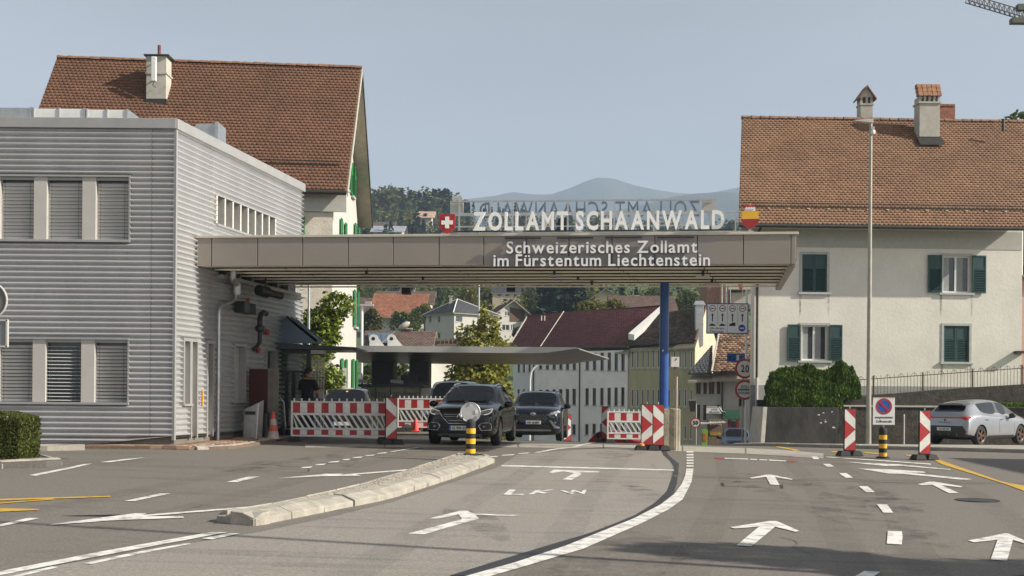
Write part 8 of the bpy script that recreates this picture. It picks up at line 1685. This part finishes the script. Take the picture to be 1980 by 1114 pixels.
gt = sheet('garden', [9.8, 12, 14, 16, 18, 20, 22, 25], [46.0, 46.6, 47.2, 48.2], 0, M_grass, None, lambda x, y: ztop(max(1622, min(2300, CPX + x * FPX / (Yw + .5)))) - .06); tag(gt, 'garden strip between railing and cream house', kind='structure')
# graffiti scratches: pale worn marks
rs = np.random.RandomState(4)
for i in range(9):
    x, y = rs.uniform(1575, 1608), rs.choice([799, 803, 813, 817, 820, 826]) + rs.uniform(-1.5, 1.5); a = at(x, y, Yw - .02); t_ = (a0.z - a.z) / (a0.z - gw); yy = Yw - .3 * t_ - .006; w_, h_ = rs.uniform(.06, .16), rs.uniform(.012, .03); MB().prism([(a.x, yy, a.z), (a.x + w_, yy, a.z + rs.uniform(-.03, .05)), (a.x + w_ * .9, yy, a.z + h_ + .02), (a.x + w_ * .3, yy, a.z + h_)], (0, 0, 0), (0, .004, 0)).build('worn_patch', M_refl, rw, world=True)
hg = thing('thuja_hedge', 'dense dark green thuja hedge on the planter wall', 'hedge', (11.4, Yw + .8, a0.z)); rs = np.random.RandomState(8); nL = 30000
hx0, hx1 = sx(1485, Yw + .6), sx(1657, Yw + .6); u = rs.rand(nL)
top_px = np.interp(u, [0, .05, .12, .25, .36, .43, .50, .57, .63, .70, .76, .80, .87, .93, 1], [745, 724, 718, 714, 716, 706, 716, 722, 722, 716, 708, 700, 712, 712, 740]); tz = np.array([at(1570, q, Yw + .6).z for q in top_px]); tz += .09 * rs.rand(nL) + .05 * np.sin(u * 61) * np.sin(u * 23)
zf = rs.rand(nL) ** .8; bot = np.where(u > .80, a0.z + .35, a0.z - .02); Z_ = bot + (tz - bot) * zf; dep = (.62 + .04 * np.sin(u * 17 + Z_ * 4.5) * np.sin(u * 7 - Z_ * 6)) * (1 - .45 * zf ** 3); Yv = Yw + .75 + dep * np.where(rs.rand(nL) < .75, -1, rs.uniform(-1, 1, nL)) * (.85 + .25 * rs.rand(nL))
P_ = np.stack([hx0 + (hx1 - hx0) * u, Yv, Z_], 1); a_ = rs.normal(size=(nL, 3)) * .35; a_[:, 2] = np.abs(rs.normal(size=nL)) + .8; a_ /= np.linalg.norm(a_, axis=1)[:, None]; b_ = np.cross(a_, rs.normal(size=(nL, 3))); b_ /= np.linalg.norm(b_, axis=1)[:, None]; s_ = rs.uniform(.05, .11, (nL, 1))
Vh = np.stack([P_ + a_ * s_, P_ + b_ * s_ * .42, P_ - a_ * s_, P_ - b_ * s_ * .42], 1).reshape(-1, 3); quads_mesh('foliage', Vh, np.arange(4 * nL).reshape(-1, 4), rs.rand(nL), L_thuja, hg, True)
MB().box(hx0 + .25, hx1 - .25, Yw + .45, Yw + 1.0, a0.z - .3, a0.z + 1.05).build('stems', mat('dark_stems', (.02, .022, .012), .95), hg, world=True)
fn = thing('iron_railing', 'rusty iron railing with hooped tops climbing in front of the cream house', 'railing', (16, Yw + .75, ztop(1700))); M_rust = mat('rusty_iron', (.085, .045, .030), .8, var=.3, scale=12); Yf = Yw + .75
def fz(x, y0, y1): return at(x, float(np.interp(x, [1655, 1990, 2200], [y0, y1, y1 - 16])), Yf).z
for (y0, y1, r_) in ((735, 711, .018), (766, 744, .016)): MB().tube([(sx(x, Yf), Yf, fz(x, y0, y1)) for x in (1655, 1760, 1880, 1990, 2150)], r_, 6).build('rail', M_rust, fn, world=True)
for x in (1688.5, 1784, 1880, 1976, 2070): MB().box(sx(x, Yf) - .022, sx(x, Yf) + .022, Yf - .022, Yf + .022, ztop(x) - .1, fz(x, 729, 705)).build('post', M_rust, fn, world=True)
X = sx(1658, Yf); i = 0
while X < sx(2140, Yf):
    x = CPX + X * FPX / Yf; MB().tube([(X, Yf, fz(x, 766, 744)), (X, Yf, fz(x, 728 if i % 2 else 735, 704 if i % 2 else 711))], .008, 5).build('picket', M_rust, fn, world=True)
    if i % 4 == 0: r_ = .105; MB().tube([(X + .13 - r_ * math.cos(R(a)), Yf, fz(x, 735, 711) + r_ * 1.25 * math.sin(R(a))) for a in range(0, 181, 30)], .008, 5).build('hoop', M_rust, fn, world=True)
    X += .128; i += 1
rs = np.random.RandomState(21); n = 3000; gxp = rs.uniform(sx(1900, 45), sx(2060, 45), n); gyp = rs.uniform(44.75, 45.15, n); gzp = zl_ + .02 + 0 * gxp; P_ = np.stack([gxp, gyp + .25, gzp + rs.rand(n) * .16], 1); V, Q = leaf_cloud(P_, .05, rs, 3); gt_ = quads_mesh('grass_tuft', V, Q, rs.rand(n), leafmat('lawn_grass', (.12, .20, .03), .6, 1.4)); tag(gt_, 'bright grass growing on the low wall ledge behind the hatchback', 'grass', kind='stuff')
# clipped hedge at the left edge
lhg = thing('clipped_hedge', 'clipped box hedge in the lower left corner', 'hedge', (-9.1, 20.6, gz(-9, 20.6) + .1)); rs = np.random.RandomState(9); nL = 26000; zb_ = gz(-9, 20.6) + .1; H_ = at(20, 797, 20.6).z - zb_; X1 = at(50, 850, 20.6).x; X0 = -10.6
u, v, w_ = rs.rand(nL), rs.rand(nL), rs.rand(nL); side = rs.rand(nL); hx = X0 + (X1 - X0) * u; hy = 20.3 + .9 * v; hz_ = H_ * w_
hy = np.where(side < .45, 20.3 + .02 * rs.normal(size=nL), hy); hz_ = np.where((side >= .45) & (side < .65), H_ + .015 * rs.normal(size=nL), hz_); hx = np.where(side >= .65, X1 + .02 * rs.normal(size=nL), hx)
rd = np.clip((hz_ / H_ - .8) / .2, 0, 1) ** 2 * .16; hx = np.minimum(hx, X1 - rd + .02 * rs.normal(size=nL) - .10 * np.clip(.25 - hz_ / H_, 0, 1)); hy = np.maximum(hy, 20.3 + rd * .6); hz_ = np.minimum(hz_, H_ - np.clip((hx - (X1 - .4)) / .4, 0, 1) * .1 - .06 * (1 - u) * 0)
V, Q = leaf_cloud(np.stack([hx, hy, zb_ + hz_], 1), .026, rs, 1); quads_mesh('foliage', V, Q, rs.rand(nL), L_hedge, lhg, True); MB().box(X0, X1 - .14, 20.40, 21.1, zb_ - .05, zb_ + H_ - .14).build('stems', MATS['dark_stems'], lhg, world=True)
st = thing('stone_edging', 'rough dark stone block edging left of the block paving', 'stone block', on(-8.6, 25.5)); a, b = at(180, 868, 25.2), at(275, 884, 25.2); MB().hexa([(a.x, 25.05, .05), (b.x + .05, 25.2, .1), (b.x + .05, 25.6, .1), (a.x, 25.6, .05)], [(a.x, 25.15, a.z - .06), (b.x - .1, 25.3, a.z - .02), (b.x - .1, 25.6, a.z - .02), (a.x, 25.6, a.z - .06)]).build('block', M_ret2, st, world=True, bevel=.03); MB().box(a.x + .02, b.x - .14, 25.2, 25.58, a.z - .05, a.z - .03).build('top_face', M_kerb, st, world=True)
pb_ = thing('post_stub', 'slim pale marker post at the retaining wall foot', 'marker', on(sx(1748, 44), 44, .1)); a = at(1748, 803, 44); MB().tube([(a.x, 44, gz(a.x, 44) + .1), (a.x, 44, a.z)], .035, 8).build('shaft', M_panel, pb_, world=True); MB().lathe([(.036, 0), (.02, .03)], 8, 0, Matrix.Translation((a.x, 44, a.z))).build('cap', M_panel, pb_, world=True)
# off-frame things whose shadows cross the road at the bottom
rs = np.random.RandomState(6); tree('roadside_cypress', 'tall tree standing off frame to the right, its shadow crossing the road', (14.2, 8.5, gz(14, 8.5)), cols(1.15, .4, 7.6, 9, 6), 7000, .13, L_dec, .16, seed=6)
m_ = thing('lighting_mast', 'slim lighting mast off frame to the right', 'mast', (12.6, 8.0, gz(12, 8))); MB().tube([(0, 0, 0), (0, 0, 13)], [.10, .05], 10).build('shaft', M_steel, m_); MB().box(-1.2, .1, -.12, .12, 12.95, 13.08).build('lamp_head', M_panel, m_)
# ------------------------------------------------------------------ people
def skin_body(name, joints, edges, mats, assign, parent, sub=2):
    bm = bmesh.new(); sl = bm.verts.layers.skin.verify(); vs = {}
    for k, (p, r) in joints.items():
        v = bm.verts.new(p); v[sl].radius = (r, r) if not isinstance(r, tuple) else r; v[sl].use_root = (k == 'pelvis'); vs[k] = v
    for a, b in edges: bm.edges.new((vs[a], vs[b]))
    me = bpy.data.meshes.new(name); bm.to_mesh(me); bm.free(); o = bpy.data.objects.new(name, me); COL.objects.link(o)
    s = o.modifiers.new('skin', 'SKIN'); s.use_smooth_shade = True; q = o.modifiers.new('sub', 'SUBSURF'); q.levels = sub; q.render_levels = sub
    m2 = eval_mesh(o); kill(o); m2.materials.clear()
    for m in mats: m2.materials.append(m)
    for p in m2.polygons: p.material_index = assign(p.center); p.use_smooth = True
    return link(name, m2, parent)
M_skin = mat('skin', (.42, .24, .17), .55, var=.06); M_shirt = mat('black_polo', (.014, .014, .017), .85, var=.2, scale=10, bump=.4); M_trou = mat('dark_trousers', (.02, .022, .028), .85, var=.2, scale=10); M_hair = mat('dark_hair', (.018, .013, .010), .7, var=.3, scale=30); M_glove = mat('blue_glove', (.05, .16, .42), .6, var=.1)
def head(t, c, rz, hair=True, scale=1.0, nod=0):
    """head with face, nose, ears and short hair; face looks along local -Y"""
    M_ = Matrix.Translation(c) @ Matrix.Rotation(rz, 4, 'Z') @ Matrix.Rotation(nod, 4, 'X') @ Matrix.Scale(scale, 4)
    prof = [(.02, -.125), (.052, -.115), (.066, -.08), (.074, -.03), (.078, .02), (.076, .065), (.06, .10), (.03, .118), (.005, .122)]
    mb = MB(); vs = []; n = 20
    for r, z in prof:
        for k in range(n):
            a = 2 * math.pi * k / n; x, y = r * math.cos(a), r * 1.22 * math.sin(a)
            if math.sin(a) < -.9 and -.07 < z < .0: y -= .018 * (1 - abs(z + .03) / .05 if abs(z + .03) < .05 else 0)
            if z < -.1: y -= .02
            vs.append((x, y, z))
    mb.add(vs, [(i * n + k, i * n + (k + 1) % n, (i + 1) * n + (k + 1) % n, (i + 1) * n + k) for i in range(len(prof) - 1) for k in range(n)] + [tuple(reversed(range(n))), tuple(range((len(prof) - 1) * n, len(prof) * n))], 0, M_)
    h = mb.build('head', M_skin, t, smooth=60)
    for s in (-1, 1):
        MB().lathe([(.004, -.03), (.014, -.02), (.018, .0), (.014, .025), (.004, .032)], 8, 0, M_ @ Matrix.Translation((s * .08, .01, -.01))).build('ear', M_skin, h, smooth=60); MB().lathe([(.002, -.009), (.011, 0), (.002, .009)], 8, 0, M_ @ Matrix.Translation((s * .031, -.082, .012))).build('eye', M_blk, h)
    MB().box(-.022, .022, -.088, -.078, -.066, -.058, 0, M_).build('mouth', mat('lips', (.30, .12, .10), .6), h)
    if hair:
        mb = MB(); vs = []; pr = [(.080, -.03), (.085, .02), (.083, .07), (.066, .108), (.034, .128), (.004, .132)]
        for r, z in pr:
            for k in range(n):
                a = 2 * math.pi * k / n; f_ = max(0, -math.sin(a)); y = r * 1.22 * math.sin(a); z2 = z + (.10 * f_ if z < .03 else 0); vs.append((r * math.cos(a), y + .006, min(z2, .13)))
        mb.add(vs, [(i * n + k, i * n + (k + 1) % n, (i + 1) * n + (k + 1) % n, (i + 1) * n + k) for i in range(len(pr) - 1) for k in range(n)] + [tuple(range((len(pr) - 1) * n, len(pr) * n))], 0, M_); mb.build('hair', M_hair, h, smooth=60)
def hand(t, wrist, fwd, palm_n, m, sc=1.0):
    """palm and five bent fingers from the wrist"""
    w, f_, n_ = Vector(wrist), Vector(fwd).normalized(), Vector(palm_n).normalized(); s_ = f_.cross(n_).normalized(); mb = MB()
    mb.hexa([w - s_ * .03 * sc - n_ * .012, w + s_ * .03 * sc - n_ * .012, w + f_ * .09 * sc + s_ * .042 * sc - n_ * .011, w + f_ * .09 * sc - s_ * .042 * sc - n_ * .011], [w - s_ * .03 * sc + n_ * .014, w + s_ * .03 * sc + n_ * .014, w + f_ * .09 * sc + s_ * .042 * sc + n_ * .012, w + f_ * .09 * sc - s_ * .042 * sc + n_ * .012])
    for i, L_ in enumerate((.065, .075, .072, .055)):
        b_ = w + f_ * .085 * sc + s_ * (-.032 + .0215 * i) * sc; mb.tube([b_, b_ + f_ * L_ * .5 * sc + n_ * .008, b_ + f_ * L_ * .8 * sc + n_ * .03, b_ + f_ * L_ * .85 * sc + n_ * .05], [.0095, .009, .008, .006], 7)
    b_ = w + f_ * .025 * sc - s_ * .03 * sc; mb.tube([b_, b_ + f_ * .03 - s_ * .025 + n_ * .012, b_ + f_ * .06 - s_ * .028 + n_ * .03], [.012, .011, .007], 7)
    return mb.build('hand', m, t, smooth=50)
gX, gY = sx(594, 31.85), 31.85; gd = thing('person', 'person in a black polo shirt standing at the kiosk, back turned', 'person', (gX, gY, gz(gX, gY) + .06), R(168))
J = {'pelvis': ((0, 0, .96), (.17, .12)), 'belly': ((0, -.02, 1.12), (.165, .115)), 'chest': ((0, -.05, 1.33), (.19, .13)), 'neckb': ((0, -.05, 1.50), (.09, .08)), 'neck': ((0, -.08, 1.58), .055),
     'shl': ((.19, -.05, 1.455), .085), 'ell': ((.25, -.10, 1.17), .055), 'wrl': ((.13, -.32, 1.06), .034), 'shr': ((-.19, -.05, 1.455), .085), 'elr': ((-.27, -.08, 1.17), .055), 'wrr': ((-.16, -.30, 1.03), .034),
     'hpl': ((.10, 0, .90), .105), 'knl': ((.12, -.02, .50), .066), 'anl': ((.12, .02, .10), .045), 'ftl': ((.13, -.14, .04), .04), 'hpr': ((-.10, 0, .90), .105), 'knr': ((-.13, -.02, .50), .066), 'anr': ((-.13, .02, .10), .045), 'ftr': ((-.14, -.14, .04), .04)}
E = [('pelvis', 'belly'), ('belly', 'chest'), ('chest', 'neckb'), ('neckb', 'neck'), ('chest', 'shl'), ('shl', 'ell'), ('ell', 'wrl'), ('chest', 'shr'), ('shr', 'elr'), ('elr', 'wrr'), ('pelvis', 'hpl'), ('hpl', 'knl'), ('knl', 'anl'), ('anl', 'ftl'), ('pelvis', 'hpr'), ('hpr', 'knr'), ('knr', 'anr'), ('anr', 'ftr')]
def asg(c):
    if c.z < .11: return 3
    if c.z < .98: return 2
    if c.z > 1.53: return 1
    if abs(c.x) > .10 and (c.z < 1.23 and (abs(c.x) > .19 or c.y < -.16)): return 1
    return 0
skin_body('body', J, E, [M_shirt, M_skin, M_trou, M_black], asg, gd); head(gd, (0, -.10, 1.70), R(-35), True, 1.0); hand(gd, (.13, -.33, 1.06), (-.5, -1, -.1), (0, 0, -1), M_skin); hand(gd, (-.16, -.31, 1.03), (.5, -1, -.1), (0, 0, -1), M_glove)
# driver of the black SUV, sitting
dv_ = wmat(k.root) @ Vector((.36, -.02, 0)); dr = thing('person', 'driver in dark clothes at the wheel of the black compact SUV', 'person', dv_, R(-8))
J = {'pelvis': ((0, .02, .66), (.16, .12)), 'belly': ((0, .04, .80), (.15, .11)), 'chest': ((0, .06, .98), (.17, .12)), 'neckb': ((0, .04, 1.13), .07), 'neck': ((0, .02, 1.19), .05), 'shl': ((.18, .04, 1.07), .075), 'ell': ((.22, -.14, .88), .05), 'wrl': ((.15, -.36, .96), .033), 'shr': ((-.18, .04, 1.07), .075), 'elr': ((-.22, -.14, .88), .05), 'wrr': ((-.15, -.36, .96), .033), 'hpl': ((.10, -.06, .64), .09), 'knl': ((.14, -.44, .70), .062), 'anl': ((.13, -.66, .42), .045), 'hpr': ((-.10, -.06, .64), .09), 'knr': ((-.14, -.44, .70), .062), 'anr': ((-.13, -.66, .42), .045)}
E = [e for e in E if not e[1].startswith('ft')]
skin_body('body', J, E, [mat('grey_shirt', (.08, .08, .09), .85), M_skin, M_trou], lambda c: 1 if (c.z > 1.17 or (c.y < -.24 and c.z > .85)) else (2 if c.z < .72 else 0), dr); head(dr, (0, -.01, 1.31), 0, True, .95)
for s_ in (-1, 1): hand(dr, (s_ * .15, -.37, .96), (-s_ * .2, -1, .3), (0, -.3, -1), M_skin)
MB().tube([(.18 * math.cos(R(a)) , -.46 + .05 * math.sin(R(a)), .98 + .17 * math.sin(R(a))) for a in range(0, 361, 20)], .014, 8, cap=False).build('steering_wheel', M_plast, k.root, loc=(.36, -.02, 0))
